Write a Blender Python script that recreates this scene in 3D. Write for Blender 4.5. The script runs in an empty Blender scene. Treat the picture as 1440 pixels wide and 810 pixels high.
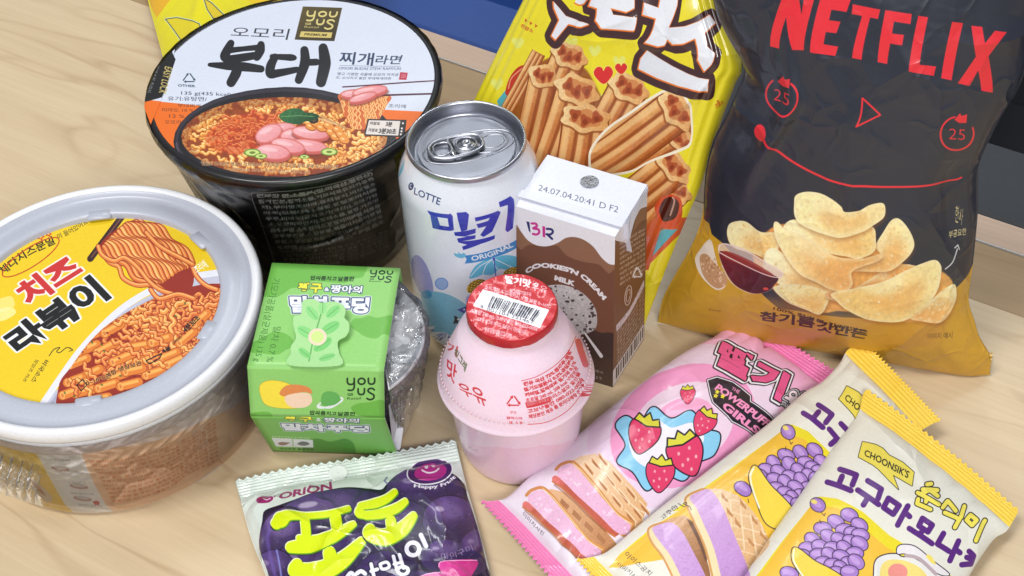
import bpy, math, random
import numpy as np

# ------------------------------------------------------------------ camera, light, exposure
MM = 0.001
F_PX, PITCH, ROLL, CAM_H = 2059.0, 0.811, 0.059, 561.5      # phone camera above the table (mm)
scene = bpy.context.scene
coll = scene.collection
_fw = np.array([0, math.cos(PITCH), -math.sin(PITCH)]); _r = np.array([1.0, 0, 0]); _d = np.cross(_fw, _r)
_c, _s = math.cos(ROLL), math.sin(ROLL)
CR = np.array([_c * _r + _s * _d, -_s * _r + _c * _d, _fw])
CO = np.array([0, 0, CAM_H])
cam_data = bpy.data.cameras.new("camera")
cam_data.sensor_width = 36; cam_data.lens = 36 * F_PX / 1440
cam_data.clip_start = 0.02; cam_data.clip_end = 30
cam = bpy.data.objects.new("camera", cam_data); coll.objects.link(cam)
from mathutils import Matrix
_m = Matrix.Identity(4)
for i in range(3):
    _m[i][0] = CR[0][i]; _m[i][1] = -CR[1][i]; _m[i][2] = -CR[2][i]; _m[i][3] = CO[i] * MM
cam.matrix_world = _m
scene.camera = cam
world = bpy.data.worlds.new("World"); scene.world = world; world.use_nodes = True
world.node_tree.nodes["Background"].inputs[0].default_value = (0.86, 0.93, 1.0, 1)
world.node_tree.nodes["Background"].inputs[1].default_value = 0.26

def area_light(name, loc, target, sx, sy, power, color, spin=0):
    l = bpy.data.lights.new(name, 'AREA'); l.shape = 'RECTANGLE'; l.size = sx; l.size_y = sy
    l.energy = power; l.color = color
    o = bpy.data.objects.new(name, l); coll.objects.link(o); o.location = loc
    from mathutils import Vector
    q = (Vector(target) - Vector(loc)).to_track_quat('-Z', 'Y')
    o.rotation_euler = q.to_euler()
    return o
# ceiling panels and tube of the room, then an added front fill lamp
area_light("ceiling_and_fill_light", (-0.85, 0.15, 2.2), (-0.85, 0.15, 0), 1.0, 0.45, 32, (1, 0.985, 0.96))
area_light("ceiling_and_fill_light", (0.75, 1.9, 2.2), (0.75, 1.9, 0), 1.3, 0.25, 11, (0.93, 0.97, 1.0))
area_light("ceiling_tube_light", (-0.1, 2.3, 2.3), (-0.1, 2.3, 0), 0.10, 1.5, 12, (0.95, 0.98, 1.0))
area_light("ceiling_and_fill_light", (0.2, -1.25, 1.5), (0.02, 0.45, 0.05), 1.1, 0.5, 30, (1, 0.99, 0.97))  # fill lamp added behind the camera to brighten upright faces, no ceiling panel
scene.view_settings.view_transform = 'Standard'; scene.view_settings.look = 'None'
scene.view_settings.exposure = 0.0; scene.view_settings.gamma = 1.0
scene.view_settings.use_curve_mapping = False
scene.cycles.max_bounces = 8
scene.cycles.transparent_max_bounces = 10

rng = np.random.default_rng(7); random.seed(7)

# ------------------------------------------------------------------ measuring helpers (photo pixels <-> mm on the table)
def rays(px):
    px = np.atleast_2d(np.asarray(px, float))
    return np.concatenate([(px - [720, 405]) / F_PX, np.ones((len(px), 1))], 1) @ CR
def unp(px, z=0.0):
    d = rays(px); t = (z - CAM_H) / d[:, 2]
    return CO + d * np.asarray(t)[:, None]
def proj(P):
    q = (P - CO) @ CR.T
    return q[..., :2] / q[..., 2:3] * F_PX + np.array([720.0, 405.0])
class Plane:
    def __init__(s, a, b, c):
        s.o = np.asarray(a, float); b = np.asarray(b, float); c = np.asarray(c, float)
        s.t = (b - s.o) / np.linalg.norm(b - s.o)
        n = np.cross(s.t, c - s.o); s.n = n / np.linalg.norm(n)
        if s.n @ (CO - s.o) < 0: s.n = -s.n
    def hit(s, px):
        d = rays(px); t = ((s.o - CO) @ s.n) / (d @ s.n)
        return CO + d * t[:, None]
def plane3(a, b, c):
    return Plane(unp(a[:2], a[2])[0], unp(b[:2], b[2])[0], unp(c[:2], c[2])[0])
def crop(ox, oy, s):
    return lambda *p: [(ox + q[0] / s, oy + q[1] / s) for q in p]

# ------------------------------------------------------------------ printed artwork: a small vector rasteriser
def blur(m, r):
    r = int(round(r))
    if r < 1: return m
    k = 2 * r + 1
    for _ in range(2):
        for ax in (0, 1):
            p = [(0, 0)] * m.ndim; p[ax] = (r + 1, r)
            c = np.cumsum(np.pad(m, p, mode='constant'), axis=ax)
            m = (np.take(c, range(k, c.shape[ax]), ax) - np.take(c, range(0, c.shape[ax] - k), ax)) / k
    return m
def vnoise(h, w, cell, seed=0, octaves=3):
    g = np.random.default_rng(seed); out = np.zeros((h, w)); a = 1.0; tot = 0
    for o in range(octaves):
        c = max(cell / 2 ** o, 1.5); nh, nw = int(h / c) + 3, int(w / c) + 3
        n = g.random((nh, nw)); y = np.arange(h) / c; x = np.arange(w) / c
        yi = y.astype(int); xi = x.astype(int); fy = (y - yi)[:, None]; fx = (x - xi)[None]
        fy = fy * fy * (3 - 2 * fy); fx = fx * fx * (3 - 2 * fx)
        v = (n[yi][:, xi] * (1 - fy) * (1 - fx) + n[yi + 1][:, xi] * fy * (1 - fx) + n[yi][:, xi + 1] * (1 - fy) * fx + n[yi + 1][:, xi + 1] * fy * fx)
        out += a * v; tot += a; a *= 0.5
    return out / tot
def smooth(pts, closed=True, n=6):
    p = np.asarray(pts, float); N = len(p); out = []
    rngi = range(N) if closed else range(N - 1)
    for i in rngi:
        if closed: a, b, c, d = p[i - 1], p[i], p[(i + 1) % N], p[(i + 2) % N]
        else: a, b, c, d = p[max(i - 1, 0)], p[i], p[i + 1], p[min(i + 2, N - 1)]
        for k in range(n):
            t = k / n
            out.append(0.5 * ((2 * b) + (c - a) * t + (2 * a - 5 * b + 4 * c - d) * t * t + (3 * b - a - 3 * c + d) * t ** 3))
    if not closed: out.append(p[-1])
    return np.array(out)
def ellipse(cx, cy, rx, ry, rot=0, n=36, a0=0, a1=360):
    t = np.radians(np.linspace(a0, a1, n, endpoint=(a1 - a0) < 360)); c, s = math.cos(math.radians(rot)), math.sin(math.radians(rot))
    x = rx * np.cos(t); y = ry * np.sin(t)
    return np.stack([cx + x * c - y * s, cy + x * s + y * c], 1)

_glyph = {}
POOL = set("오모리부대찌개라면조리예체다치즈볶이분말들어있요맛우유딸기빙그레밀키초고구마나춘식포도맹참름갓만든이미지사진비법소스한쌉싸달콤짱아의차푸딩가공품살균제전자물지시뚜껑장보관국산원정설탕냉당함카페")
def pooled(s):
    P = sorted(POOL); return ''.join(c if not ('\uac00' <= c <= '\ud7a3') or c in POOL else P[(ord(c) * 7) % len(P)] for c in s)
def glyphs(s, off=0.0, shear=0.0):
    s = pooled(s); key = (s, off, shear)
    if key not in _glyph:
        c = bpy.data.curves.new('t', 'FONT'); c.body = s; c.resolution_u = 3; c.offset = off; c.shear = shear; c.fill_mode = 'FRONT'
        o = bpy.data.objects.new('t', c); coll.objects.link(o)
        dg = bpy.context.evaluated_depsgraph_get(); e = o.evaluated_get(dg); m = e.to_mesh()
        m.calc_loop_triangles()
        v = np.empty(len(m.vertices) * 3); m.vertices.foreach_get('co', v); v = v.reshape(-1, 3)[:, :2]
        t = np.empty(len(m.loop_triangles) * 3, int); m.loop_triangles.foreach_get('vertices', t)
        tri = v[t].reshape(-1, 3, 2).copy()
        e.to_mesh_clear(); bpy.data.objects.remove(o); bpy.data.curves.remove(c)
        a = np.cross(tri[:, 1] - tri[:, 0], tri[:, 2] - tri[:, 0])
        fl = a < 0; tri[fl] = tri[fl][:, ::-1]
        _glyph[key] = tri
    return _glyph[key]

class Canvas:
    """Flat print of one surface. Shapes are measured on the photograph and rectified onto the surface by solving S(u,v)."""
    def __init__(s, S, W, H, base, uvbox=(0, 1, 0, 1), ok=None):
        s.S = S; s.W = W; s.H = H; s.img = np.empty((H, W, 3)); s.img[:] = np.array(base) / 255.0
        s.clip = None; s.uvmode = False
        gu, gv = np.meshgrid(np.linspace(uvbox[0], uvbox[1], 41), np.linspace(uvbox[2], uvbox[3], 41))
        s.g = np.stack([gu.ravel(), gv.ravel()], 1)
        s.gp = proj(S(s.g[:, 0], s.g[:, 1]))
        if ok is not None:
            m = ok(s.g[:, 0], s.g[:, 1]); s.g = s.g[m]; s.gp = s.gp[m]
    def solve(s, px):
        i = np.concatenate([np.argmin((px[k:k + 1000, None, 0] - s.gp[None, :, 0]) ** 2 + (px[k:k + 1000, None, 1] - s.gp[None, :, 1]) ** 2, 1) for k in range(0, len(px), 1000)])
        q0 = s.g[i]; q = q0.copy(); e = 1e-4
        for _ in range(6):
            p0 = proj(s.S(q[:, 0], q[:, 1])); pu = (proj(s.S(q[:, 0] + e, q[:, 1])) - p0) / e; pv = (proj(s.S(q[:, 0], q[:, 1] + e)) - p0) / e
            r = px - p0; det = pu[:, 0] * pv[:, 1] - pu[:, 1] * pv[:, 0]; det = np.where(np.abs(det) < 1e-3, 1e-3, det)
            du = (r[:, 0] * pv[:, 1] - r[:, 1] * pv[:, 0]) / det; dv = (pu[:, 0] * r[:, 1] - pu[:, 1] * r[:, 0]) / det
            q[:, 0] += np.clip(du, -.1, .1); q[:, 1] += np.clip(dv, -.1, .1)
        r = np.hypot(*(px - proj(s.S(q[:, 0], q[:, 1]))).T); bad = (r > 1.5) | (np.abs(q - q0).max(1) > .25); q[bad] = q0[bad]
        return q
    def uv(s, px):
        px = np.atleast_2d(np.asarray(px, float))
        if not hasattr(s, 'lat'):
            lo = s.gp.min(0) - 30; hi = s.gp.max(0) + 30; lo = np.maximum(lo, [-160, -160]); hi = np.minimum(hi, [1600, 960]); st = 4.0
            nx, ny = (np.ceil((hi - lo) / st) + 1).astype(int); X, Y = np.meshgrid(lo[0] + st * np.arange(nx), lo[1] + st * np.arange(ny))
            s.lat = s.solve(np.stack([X.ravel(), Y.ravel()], 1)).reshape(ny, nx, 2); s.lo = lo; s.st = st
        ny, nx, _ = s.lat.shape; f = (px - s.lo) / s.st; x = np.clip(f[:, 0], 0, nx - 1.001); y = np.clip(f[:, 1], 0, ny - 1.001)
        xi = x.astype(int); yi = y.astype(int); fx = (x - xi)[:, None]; fy = (y - yi)[:, None]; L = s.lat
        return (L[yi, xi] * (1 - fx) + L[yi, xi + 1] * fx) * (1 - fy) + (L[yi + 1, xi] * (1 - fx) + L[yi + 1, xi + 1] * fx) * fy
    def tx(s, px):
        q = s.uv(px); return q * [s.W, s.H]
    def cover(s, seg, pad=0):
        """seg: N x 4 directed edges in texels -> (coverage, x0, y0)"""
        x0 = max(int(np.floor(min(seg[:, 0].min(), seg[:, 2].min()))) - 1 - pad, 0); x1 = min(int(np.ceil(max(seg[:, 0].max(), seg[:, 2].max()))) + 2 + pad, s.W)
        y0 = max(int(np.floor(min(seg[:, 1].min(), seg[:, 3].min()))) - 1 - pad, 0); y1 = min(int(np.ceil(max(seg[:, 1].max(), seg[:, 3].max()))) + 2 + pad, s.H)
        if x1 <= x0 or y1 <= y0: return None
        SS = 4; h = (y1 - y0) * SS; w = x1 - x0
        ya = (seg[:, 1] - y0) * SS - .5; yb = (seg[:, 3] - y0) * SS - .5
        sg = np.where(yb > ya, 1.0, -1.0); lo = np.minimum(ya, yb); hi = np.maximum(ya, yb)
        k0 = np.maximum(np.ceil(lo), 0).astype(int); k1 = np.minimum(np.ceil(hi), h).astype(int); n = np.maximum(k1 - k0, 0)
        idx = np.repeat(np.arange(len(seg)), n)
        acc = np.zeros(h * (w + 2))
        if len(idx):
            off = np.arange(len(idx)) - np.repeat(np.cumsum(n) - n, n); row = k0[idx] + off
            dy = yb - ya; dy = np.where(np.abs(dy) < 1e-9, 1e-9, dy)
            t = (row - ya[idx]) / dy[idx]; x = seg[idx, 0] + (seg[idx, 2] - seg[idx, 0]) * t - x0
            x = np.clip(x, 0, w); xi = np.minimum(x.astype(int), w); fr = x - xi
            base = row * (w + 2) + xi
            acc += np.bincount(base, sg[idx] * (1 - fr), minlength=len(acc))[:len(acc)]
            acc += np.bincount(base + 1, sg[idx] * fr, minlength=len(acc))[:len(acc)]
        c = np.cumsum(acc.reshape(h, w + 2), 1)[:, :w]
        c = np.minimum(np.abs(c), 1).reshape(y1 - y0, SS, w).mean(1)
        return c, x0, y0
    def paint(s, cov, color, alpha=1.0):
        if cov is None: return
        c, x0, y0 = cov; h, w = c.shape; a = c * alpha
        if s.clip is not None: a = a * s.clip[y0:y0 + h, x0:x0 + w]
        a = a[..., None]; dst = s.img[y0:y0 + h, x0:x0 + w]
        if callable(color):
            yy, xx = np.mgrid[y0:y0 + h, x0:x0 + w]; col = color(xx, yy)
        else: col = np.array(color) / 255.0
        dst += (col - dst) * a
    def _seg(s, t):
        return np.concatenate([t, np.roll(t, -1, 0)], 1)
    def mask(s, pts, soft=0):
        c = s.cover(s._seg(s.tx(pts)), int(soft * 3)); full = np.zeros((s.H, s.W))
        if c is None: return full
        m = blur(c[0], soft) if soft else c[0]
        full[c[2]:c[2] + m.shape[0], c[1]:c[1] + m.shape[1]] = m
        return full
    def fill(s, pts, color, alpha=1.0, soft=0):
        c = s.cover(s._seg(s.tx(pts)), int(soft * 3))
        if c is None: return
        if soft: c = (blur(c[0], soft), c[1], c[2])
        s.paint(c, color, alpha)
    def grad(s, p0, p1, c0, c1, noise=0, cell=8, seed=1):
        a, b = s.tx([p0, p1]); d = b - a; L = d @ d + 1e-9; c0 = np.array(c0) / 255.; c1 = np.array(c1) / 255.
        nz = vnoise(s.H, s.W, cell, seed) - .5 if noise else None
        def f(x, y):
            t = np.clip(((x - a[0]) * d[0] + (y - a[1]) * d[1]) / L, 0, 1)[..., None]
            o = c0 + (c1 - c0) * t
            if noise: o = o * (1 + noise * nz[y[0, 0]:y[0, 0] + y.shape[0], x[0, 0]:x[0, 0] + x.shape[1], None])
            return np.clip(o, 0, 1)
        return f
    def strokeseg(s, pts, w):
        p = np.asarray(pts, float); w = np.broadcast_to(np.asarray(w, float), (len(p),)) / 2; segs = []; polys = []
        d = p[1:] - p[:-1]; L = np.maximum(np.hypot(d[:, 0], d[:, 1]), 1e-9); n = np.stack([-d[:, 1], d[:, 0]], 1) / L[:, None]
        q = np.stack([p[:-1] - n * w[:-1, None], p[1:] - n * w[1:, None], p[1:] + n * w[1:, None], p[:-1] + n * w[:-1, None]], 1)   # one orientation
        k = 8 if w.max() < 4 else 14
        t = np.linspace(0, 2 * np.pi, k, endpoint=False); circ = np.stack([np.cos(t), np.sin(t)], 1)
        o = p[:, None] + circ[None] * w[:, None, None]
        qq = s.tx(np.concatenate([q.reshape(-1, 2), o.reshape(-1, 2)]))
        a = qq[:len(q) * 4].reshape(-1, 4, 2); b = qq[len(q) * 4:].reshape(-1, k, 2)
        out = []
        for poly in (a, b):
            x, y = poly[..., 0], poly[..., 1]; ar = (x * np.roll(y, -1, 1) - y * np.roll(x, -1, 1)).sum(1)
            poly = poly.copy(); fl = ar < 0; poly[fl] = poly[fl][:, ::-1]
            out.append(np.concatenate([poly, np.roll(poly, -1, 1)], 2).reshape(-1, 4))
        return np.concatenate(out)
    def line(s, pts, w, color, alpha=1.0, soft=0):
        c = s.cover(s.strokeseg(pts, w), int(soft * 3))
        if c is None: return
        if soft: c = (blur(c[0], soft), c[1], c[2])
        s.paint(c, color, alpha)
    def tris(s, T, color, outline=(), alpha=1.0):
        t = s.tx(T.reshape(-1, 2)).reshape(-1, 3, 2); a = np.cross(t[:, 1] - t[:, 0], t[:, 2] - t[:, 0]); fl = a < 0; t[fl] = t[fl][:, ::-1]
        seg = np.concatenate([np.concatenate([t[:, i], t[:, (i + 1) % 3]], 1) for i in range(3)])
        # texels per photo pixel near the text
        sc = 1.0
        if len(outline):
            P = T.reshape(-1, 2); d0 = np.hypot(*(P.max(0) - P.min(0))); q = t.reshape(-1, 2); sc = np.hypot(*(q.max(0) - q.min(0))) / max(d0, 1e-6)
        pad = int(max([o[0] for o in outline], default=0) * sc) + 2
        c = s.cover(seg, pad)
        if c is None: return
        for w, col in sorted(outline, key=lambda o: -o[0]):
            r = w * sc; m = c[0].copy(); H, W = m.shape; rr = int(math.ceil(r))
            mp = np.pad(c[0], rr)
            for k in range(24):
                for q in ((1.0, .55) if r > 3 else (1.0,)):
                    dx = int(round(r * q * math.cos(k * math.pi / 12))); dy = int(round(r * q * math.sin(k * math.pi / 12)))
                    m = np.maximum(m, mp[rr + dy:rr + dy + H, rr + dx:rr + dx + W])
            s.paint((blur(m, 1) if r > 5 else m, c[1], c[2]), col, alpha)
        s.paint(c, color, alpha)
    def text(s, st, quad, color, outline=(), off=0.0, shear=0.0, alpha=1.0):
        """quad: TL, TR, BR, BL of the inked box"""
        T = glyphs(st, off, shear); lo = T.reshape(-1, 2).min(0); hi = T.reshape(-1, 2).max(0); n = (T - lo) / np.maximum(hi - lo, 1e-6)
        q = np.array(quad, float)
        if len(q) == 2: q = np.array([q[0], (q[1][0], q[0][1]), q[1], (q[0][0], q[1][1])])
        x = n[..., 0:1]; y = 1 - n[..., 1:2]
        P = (q[0] * (1 - x) * (1 - y) + q[1] * x * (1 - y) + q[2] * x * y + q[3] * (1 - x) * y)
        s.tris(P, color, outline, alpha)
    def arctext(s, st, base, height, color, outline=(), off=0.0, shear=0.0, alpha=1.0):
        """baseline polyline; letters stand to its left side"""
        T = glyphs(st, off, shear); lo = T.reshape(-1, 2).min(0); hi = T.reshape(-1, 2).max(0); n = (T - lo) / np.maximum(hi - lo, 1e-6)
        b = smooth(base, False, 8); d = np.hypot(*np.diff(b, axis=0).T); L = np.concatenate([[0], np.cumsum(d)])
        u = n[..., 0] * L[-1]
        bx = np.interp(u, L, b[:, 0]); by = np.interp(u, L, b[:, 1]); e = L[-1] * .02
        tx_ = np.interp(u + e, L, b[:, 0]) - np.interp(u - e, L, b[:, 0]); ty = np.interp(u + e, L, b[:, 1]) - np.interp(u - e, L, b[:, 1]); m = np.hypot(tx_, ty) + 1e-9
        hgt = n[..., 1] * height
        s.tris(np.stack([bx + ty / m * hgt, by - tx_ / m * hgt], -1), color, outline, alpha)
    def lines(s, words, quad, rows, color, off=0.0, alpha=1.0, fillr=.62, seed=0):
        """small running text in a quad, row after row"""
        g = random.Random(seed); q = np.array(quad, float)
        for r in range(rows):
            y0 = (r + .5 - fillr / 2) / rows; y1 = (r + .5 + fillr / 2) / rows; st = words[r % len(words)]
            P = lambda x, y: tuple(q[0] * (1 - x) * (1 - y) + q[1] * x * (1 - y) + q[2] * x * y + q[3] * (1 - x) * y)
            x1 = 1 if r < rows - 1 else .72
            s.text(st, [P(0, y0), P(x1, y0), P(x1, y1), P(0, y1)], color, off=off, alpha=alpha)
    def image(s, name):
        im = bpy.data.images.new(name, s.W, s.H, alpha=False)
        g = np.random.default_rng(3); a = np.clip(s.img, 0, 1)
        px = np.ones((s.H, s.W, 4), np.float32); px[..., :3] = a
        im.pixels.foreach_set(px.ravel()); im.update(); im.pack(); return im

# ------------------------------------------------------------------ materials
def lin(c):
    c = np.array(c, float) / 255.0
    return tuple(np.where(c <= .04045, c / 12.92, ((c + .055) / 1.055) ** 2.4))
def crinkle_bump(N, Lk, tc, sc, st, dist, prev):
    """sharp film creases: the ridges of a warped cell pattern, fading in and out"""
    wn = N.new("ShaderNodeTexNoise"); wn.inputs["Scale"].default_value = sc * .7; wn.inputs["Detail"].default_value = 2; Lk.new(tc.outputs["Object"], wn.inputs["Vector"])
    mxv = N.new("ShaderNodeMix"); mxv.data_type = 'VECTOR'; mxv.inputs[0].default_value = .045; Lk.new(tc.outputs["Object"], mxv.inputs[4]); Lk.new(wn.outputs["Color"], mxv.inputs[5])
    vo = N.new("ShaderNodeTexVoronoi"); vo.feature = 'DISTANCE_TO_EDGE'; vo.inputs["Scale"].default_value = sc; Lk.new(mxv.outputs[1], vo.inputs["Vector"])
    mr = N.new("ShaderNodeMapRange"); mr.inputs[1].default_value = 0; mr.inputs[2].default_value = .16; mr.inputs[3].default_value = 1; mr.inputs[4].default_value = 0; Lk.new(vo.outputs["Distance"], mr.inputs[0])
    pw = N.new("ShaderNodeMath"); pw.operation = 'POWER'; pw.inputs[1].default_value = 1.8; Lk.new(mr.outputs[0], pw.inputs[0])
    n2 = N.new("ShaderNodeTexNoise"); n2.inputs["Scale"].default_value = sc * .8; Lk.new(tc.outputs["Object"], n2.inputs["Vector"])
    m2 = N.new("ShaderNodeMapRange"); m2.inputs[1].default_value = .42; m2.inputs[2].default_value = .62; Lk.new(n2.outputs["Fac"], m2.inputs[0])
    mu = N.new("ShaderNodeMath"); mu.operation = 'MULTIPLY'; Lk.new(pw.outputs[0], mu.inputs[0]); Lk.new(m2.outputs[0], mu.inputs[1])
    bp = N.new("ShaderNodeBump"); bp.inputs["Strength"].default_value = st; bp.inputs["Distance"].default_value = dist; Lk.new(mu.outputs[0], bp.inputs["Height"])
    if prev: Lk.new(prev.outputs[0], bp.inputs["Normal"])
    return bp
def mat(name, color=None, image=None, rough=.45, metal=0, coat=0, coat_rough=.1, spec=.5, sss=0, sss_color=None, trans=0, alpha=1, bumps=(), mottle=0, albedo=.9, rough_var=0, crinkle=None, ior=1.45):
    m = bpy.data.materials.new(name); m.use_nodes = True; nt = m.node_tree; N = nt.nodes; Lk = nt.links; b = N["Principled BSDF"]
    b.inputs["Roughness"].default_value = rough; b.inputs["Metallic"].default_value = metal
    b.inputs["Coat Weight"].default_value = coat; b.inputs["Coat Roughness"].default_value = coat_rough
    b.inputs["Specular IOR Level"].default_value = spec; b.inputs["IOR"].default_value = ior
    b.inputs["Transmission Weight"].default_value = trans; b.inputs["Alpha"].default_value = alpha
    if sss:
        b.inputs["Subsurface Weight"].default_value = sss; b.inputs["Subsurface Radius"].default_value = (1, .6, .5); b.inputs["Subsurface Scale"].default_value = .006
    tc = N.new("ShaderNodeTexCoord")
    if image is not None:
        t = N.new("ShaderNodeTexImage"); t.image = image; t.interpolation = 'Cubic'; t.extension = 'EXTEND'
        Lk.new(tc.outputs["UV"], t.inputs["Vector"]); src = t.outputs["Color"]
    else:
        rgb = N.new("ShaderNodeRGB"); rgb.outputs[0].default_value = (*lin(color), 1); src = rgb.outputs[0]
    # handling wear and print mottling: multiply by a fine noise around the base albedo
    n = N.new("ShaderNodeTexNoise"); n.inputs["Scale"].default_value = 900; n.inputs["Detail"].default_value = 3
    Lk.new(tc.outputs["Object"], n.inputs["Vector"])
    mr = N.new("ShaderNodeMapRange"); mr.inputs[1].default_value = .3; mr.inputs[2].default_value = .7
    mr.inputs[3].default_value = albedo - .03 - mottle; mr.inputs[4].default_value = albedo + .03 + mottle
    Lk.new(n.outputs["Fac"], mr.inputs[0])
    mx = N.new("ShaderNodeMix"); mx.data_type = 'RGBA'; mx.blend_type = 'MULTIPLY'; mx.inputs[0].default_value = 1
    Lk.new(src, mx.inputs[6]); Lk.new(mr.outputs[0], mx.inputs[7]); Lk.new(mx.outputs[2], b.inputs["Base Color"])
    if rough_var:
        n2 = N.new("ShaderNodeTexNoise"); n2.inputs["Scale"].default_value = 60; n2.inputs["Detail"].default_value = 4; Lk.new(tc.outputs["Object"], n2.inputs["Vector"])
        m2 = N.new("ShaderNodeMapRange"); m2.inputs[1].default_value = .3; m2.inputs[2].default_value = .7; m2.inputs[3].default_value = max(rough - rough_var, .03); m2.inputs[4].default_value = rough + rough_var
        Lk.new(n2.outputs["Fac"], m2.inputs[0]); Lk.new(m2.outputs[0], b.inputs["Roughness"])
    prev = None
    for sc, st, dist in bumps:
        nn = N.new("ShaderNodeTexNoise"); nn.inputs["Scale"].default_value = sc; nn.inputs["Detail"].default_value = 3; nn.inputs["Distortion"].default_value = .6
        Lk.new(tc.outputs["Object"], nn.inputs["Vector"])
        bp = N.new("ShaderNodeBump"); bp.inputs["Strength"].default_value = st; bp.inputs["Distance"].default_value = dist
        Lk.new(nn.outputs["Fac"], bp.inputs["Height"])
        if prev: Lk.new(prev.outputs[0], bp.inputs["Normal"])
        prev = bp
    for sc, st, dist in (crinkle or ()):
        prev = crinkle_bump(N, Lk, tc, sc, st, dist, prev)
    if prev:
        Lk.new(prev.outputs[0], b.inputs["Normal"]); Lk.new(prev.outputs[0], b.inputs["Coat Normal"])
    return m
def film_mat(name, strength=.5, scale=45, alpha=.16, haze=0.0):
    """clear shrink film: mostly see-through, with glossy wrinkles"""
    m = bpy.data.materials.new(name); m.use_nodes = True; nt = m.node_tree; N = nt.nodes; Lk = nt.links; N.clear()
    out = N.new("ShaderNodeOutputMaterial"); tr = N.new("ShaderNodeBsdfTransparent"); gl = N.new("ShaderNodeBsdfGlossy"); gl.inputs["Roughness"].default_value = .12
    mixs = N.new("ShaderNodeMixShader"); fr = N.new("ShaderNodeFresnel"); fr.inputs["IOR"].default_value = 1.5
    tc = N.new("ShaderNodeTexCoord"); nn = N.new("ShaderNodeTexNoise"); nn.inputs["Scale"].default_value = scale; nn.inputs["Detail"].default_value = 4; nn.inputs["Distortion"].default_value = 1.5
    Lk.new(tc.outputs["Object"], nn.inputs["Vector"])
    bp = N.new("ShaderNodeBump"); bp.inputs["Strength"].default_value = strength; bp.inputs["Distance"].default_value = .004
    Lk.new(nn.outputs["Fac"], bp.inputs["Height"]); bp = crinkle_bump(N, Lk, tc, scale * 1.1, min(strength * 1.6, 1), .003, bp); Lk.new(bp.outputs[0], gl.inputs["Normal"]); Lk.new(bp.outputs[0], fr.inputs["Normal"])
    ad = N.new("ShaderNodeMath"); ad.operation = 'ADD'; ad.inputs[1].default_value = alpha - .04; ad.use_clamp = True
    Lk.new(fr.outputs[0], ad.inputs[0]); Lk.new(ad.outputs[0], mixs.inputs[0]); Lk.new(tr.outputs[0], mixs.inputs[1]); Lk.new(gl.outputs[0], mixs.inputs[2])
    last = mixs
    if haze:
        df = N.new("ShaderNodeBsdfDiffuse"); df.inputs[0].default_value = (.8, .82, .86, 1); m2 = N.new("ShaderNodeMixShader"); m2.inputs[0].default_value = haze
        Lk.new(mixs.outputs[0], m2.inputs[1]); Lk.new(df.outputs[0], m2.inputs[2]); last = m2
    Lk.new(last.outputs[0], out.inputs[0]); return m

# ------------------------------------------------------------------ meshes
def make(name, verts, faces, mats, parent=None, uvs=None, smooth_=True, midx=None, origin=None):
    """verts in mm (world); linked as ONE mesh object"""
    V = np.asarray(verts, float).reshape(-1, 3); o0 = np.array(origin if origin is not None else (0, 0, 0), float)
    if parent is not None: o0 = np.array(parent['_o'])
    me = bpy.data.meshes.new(name); me.from_pydata(((V - o0) * MM).tolist(), [], [tuple(int(i) for i in f) for f in faces])
    for m in (mats if isinstance(mats, (list, tuple)) else [mats]): me.materials.append(m)
    if uvs is not None:
        ul = me.uv_layers.new(name="UVMap"); idx = np.empty(len(me.loops), int); me.loops.foreach_get('vertex_index', idx)
        ul.data.foreach_set('uv', np.asarray(uvs, np.float32)[idx].ravel())
    if smooth_: me.polygons.foreach_set('use_smooth', [True] * len(me.polygons))
    if midx is not None: me.polygons.foreach_set('material_index', midx)
    me.update()
    o = bpy.data.objects.new(name, me); coll.objects.link(o)
    if parent is not None: o.parent = parent
    else: o.location = tuple(o0 * MM)
    return o
def thing(name, label, cat, loc, group=None):
    o = bpy.data.objects.new(name, None); coll.objects.link(o); o.location = tuple(np.array(loc, float) * MM); o.empty_display_size = .02
    o['label'] = label; o['category'] = cat; o['_o'] = [float(v) for v in loc]
    if group: o['group'] = group
    return o
def gridfaces(nu, nv, base=0, wrap=False, flip=False):
    f = []
    for j in range(nv - 1):
        for i in range(nu if wrap else nu - 1):
            a = base + j * nu + i; b = base + j * nu + (i + 1) % nu; c = b + nu; d = a + nu
            f.append((a, d, c, b) if flip else (a, b, c, d))
    return f
def lathe(name, prof, cx, cy, m, parent, n=96, cap0=False, cap1=False, uv=False, z0=0, wob=None):
    prof = np.array(prof, float); nv = len(prof); N = n + (1 if uv else 0)
    th = np.linspace(0, 2 * np.pi, N, endpoint=uv) + np.pi / 2
    r = prof[:, 0][:, None]; z = prof[:, 1][:, None] + z0
    R_ = np.broadcast_to(r, (nv, N)).copy(); Z = np.broadcast_to(z, (nv, N)).copy()
    if wob: R_, Z = wob(R_, Z, np.broadcast_to(th, (nv, N)))
    V = np.stack([cx + R_ * np.cos(th), cy + R_ * np.sin(th), Z], -1).reshape(-1, 3)
    f = gridfaces(N, nv, 0, not uv)
    if cap0: f.append(tuple(range(n))[::-1])
    if cap1: f.append(tuple((nv - 1) * N + i for i in range(n)))
    uvs = None
    if uv:
        U, VV = np.meshgrid(np.linspace(0, 1, N), np.linspace(0, 1, nv)); uvs = np.stack([U.ravel(), VV.ravel()], 1)
    return make(name, V, f, m, parent, uvs)
def lathe_S(prof, cx, cy):
    prof = np.array(prof, float); t = np.linspace(0, 1, len(prof))
    def S(u, v):
        vv = np.clip(v, 0, 1); r = np.interp(vv, t, prof[:, 0]); z = np.interp(vv, t, prof[:, 1]); th = u * 2 * np.pi + np.pi / 2
        ex = v - vv; z = z + ex * (prof[-1, 1] - prof[0, 1]); return np.stack([cx + r * np.cos(th), cy + r * np.sin(th), z], -1)
    return S
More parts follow.
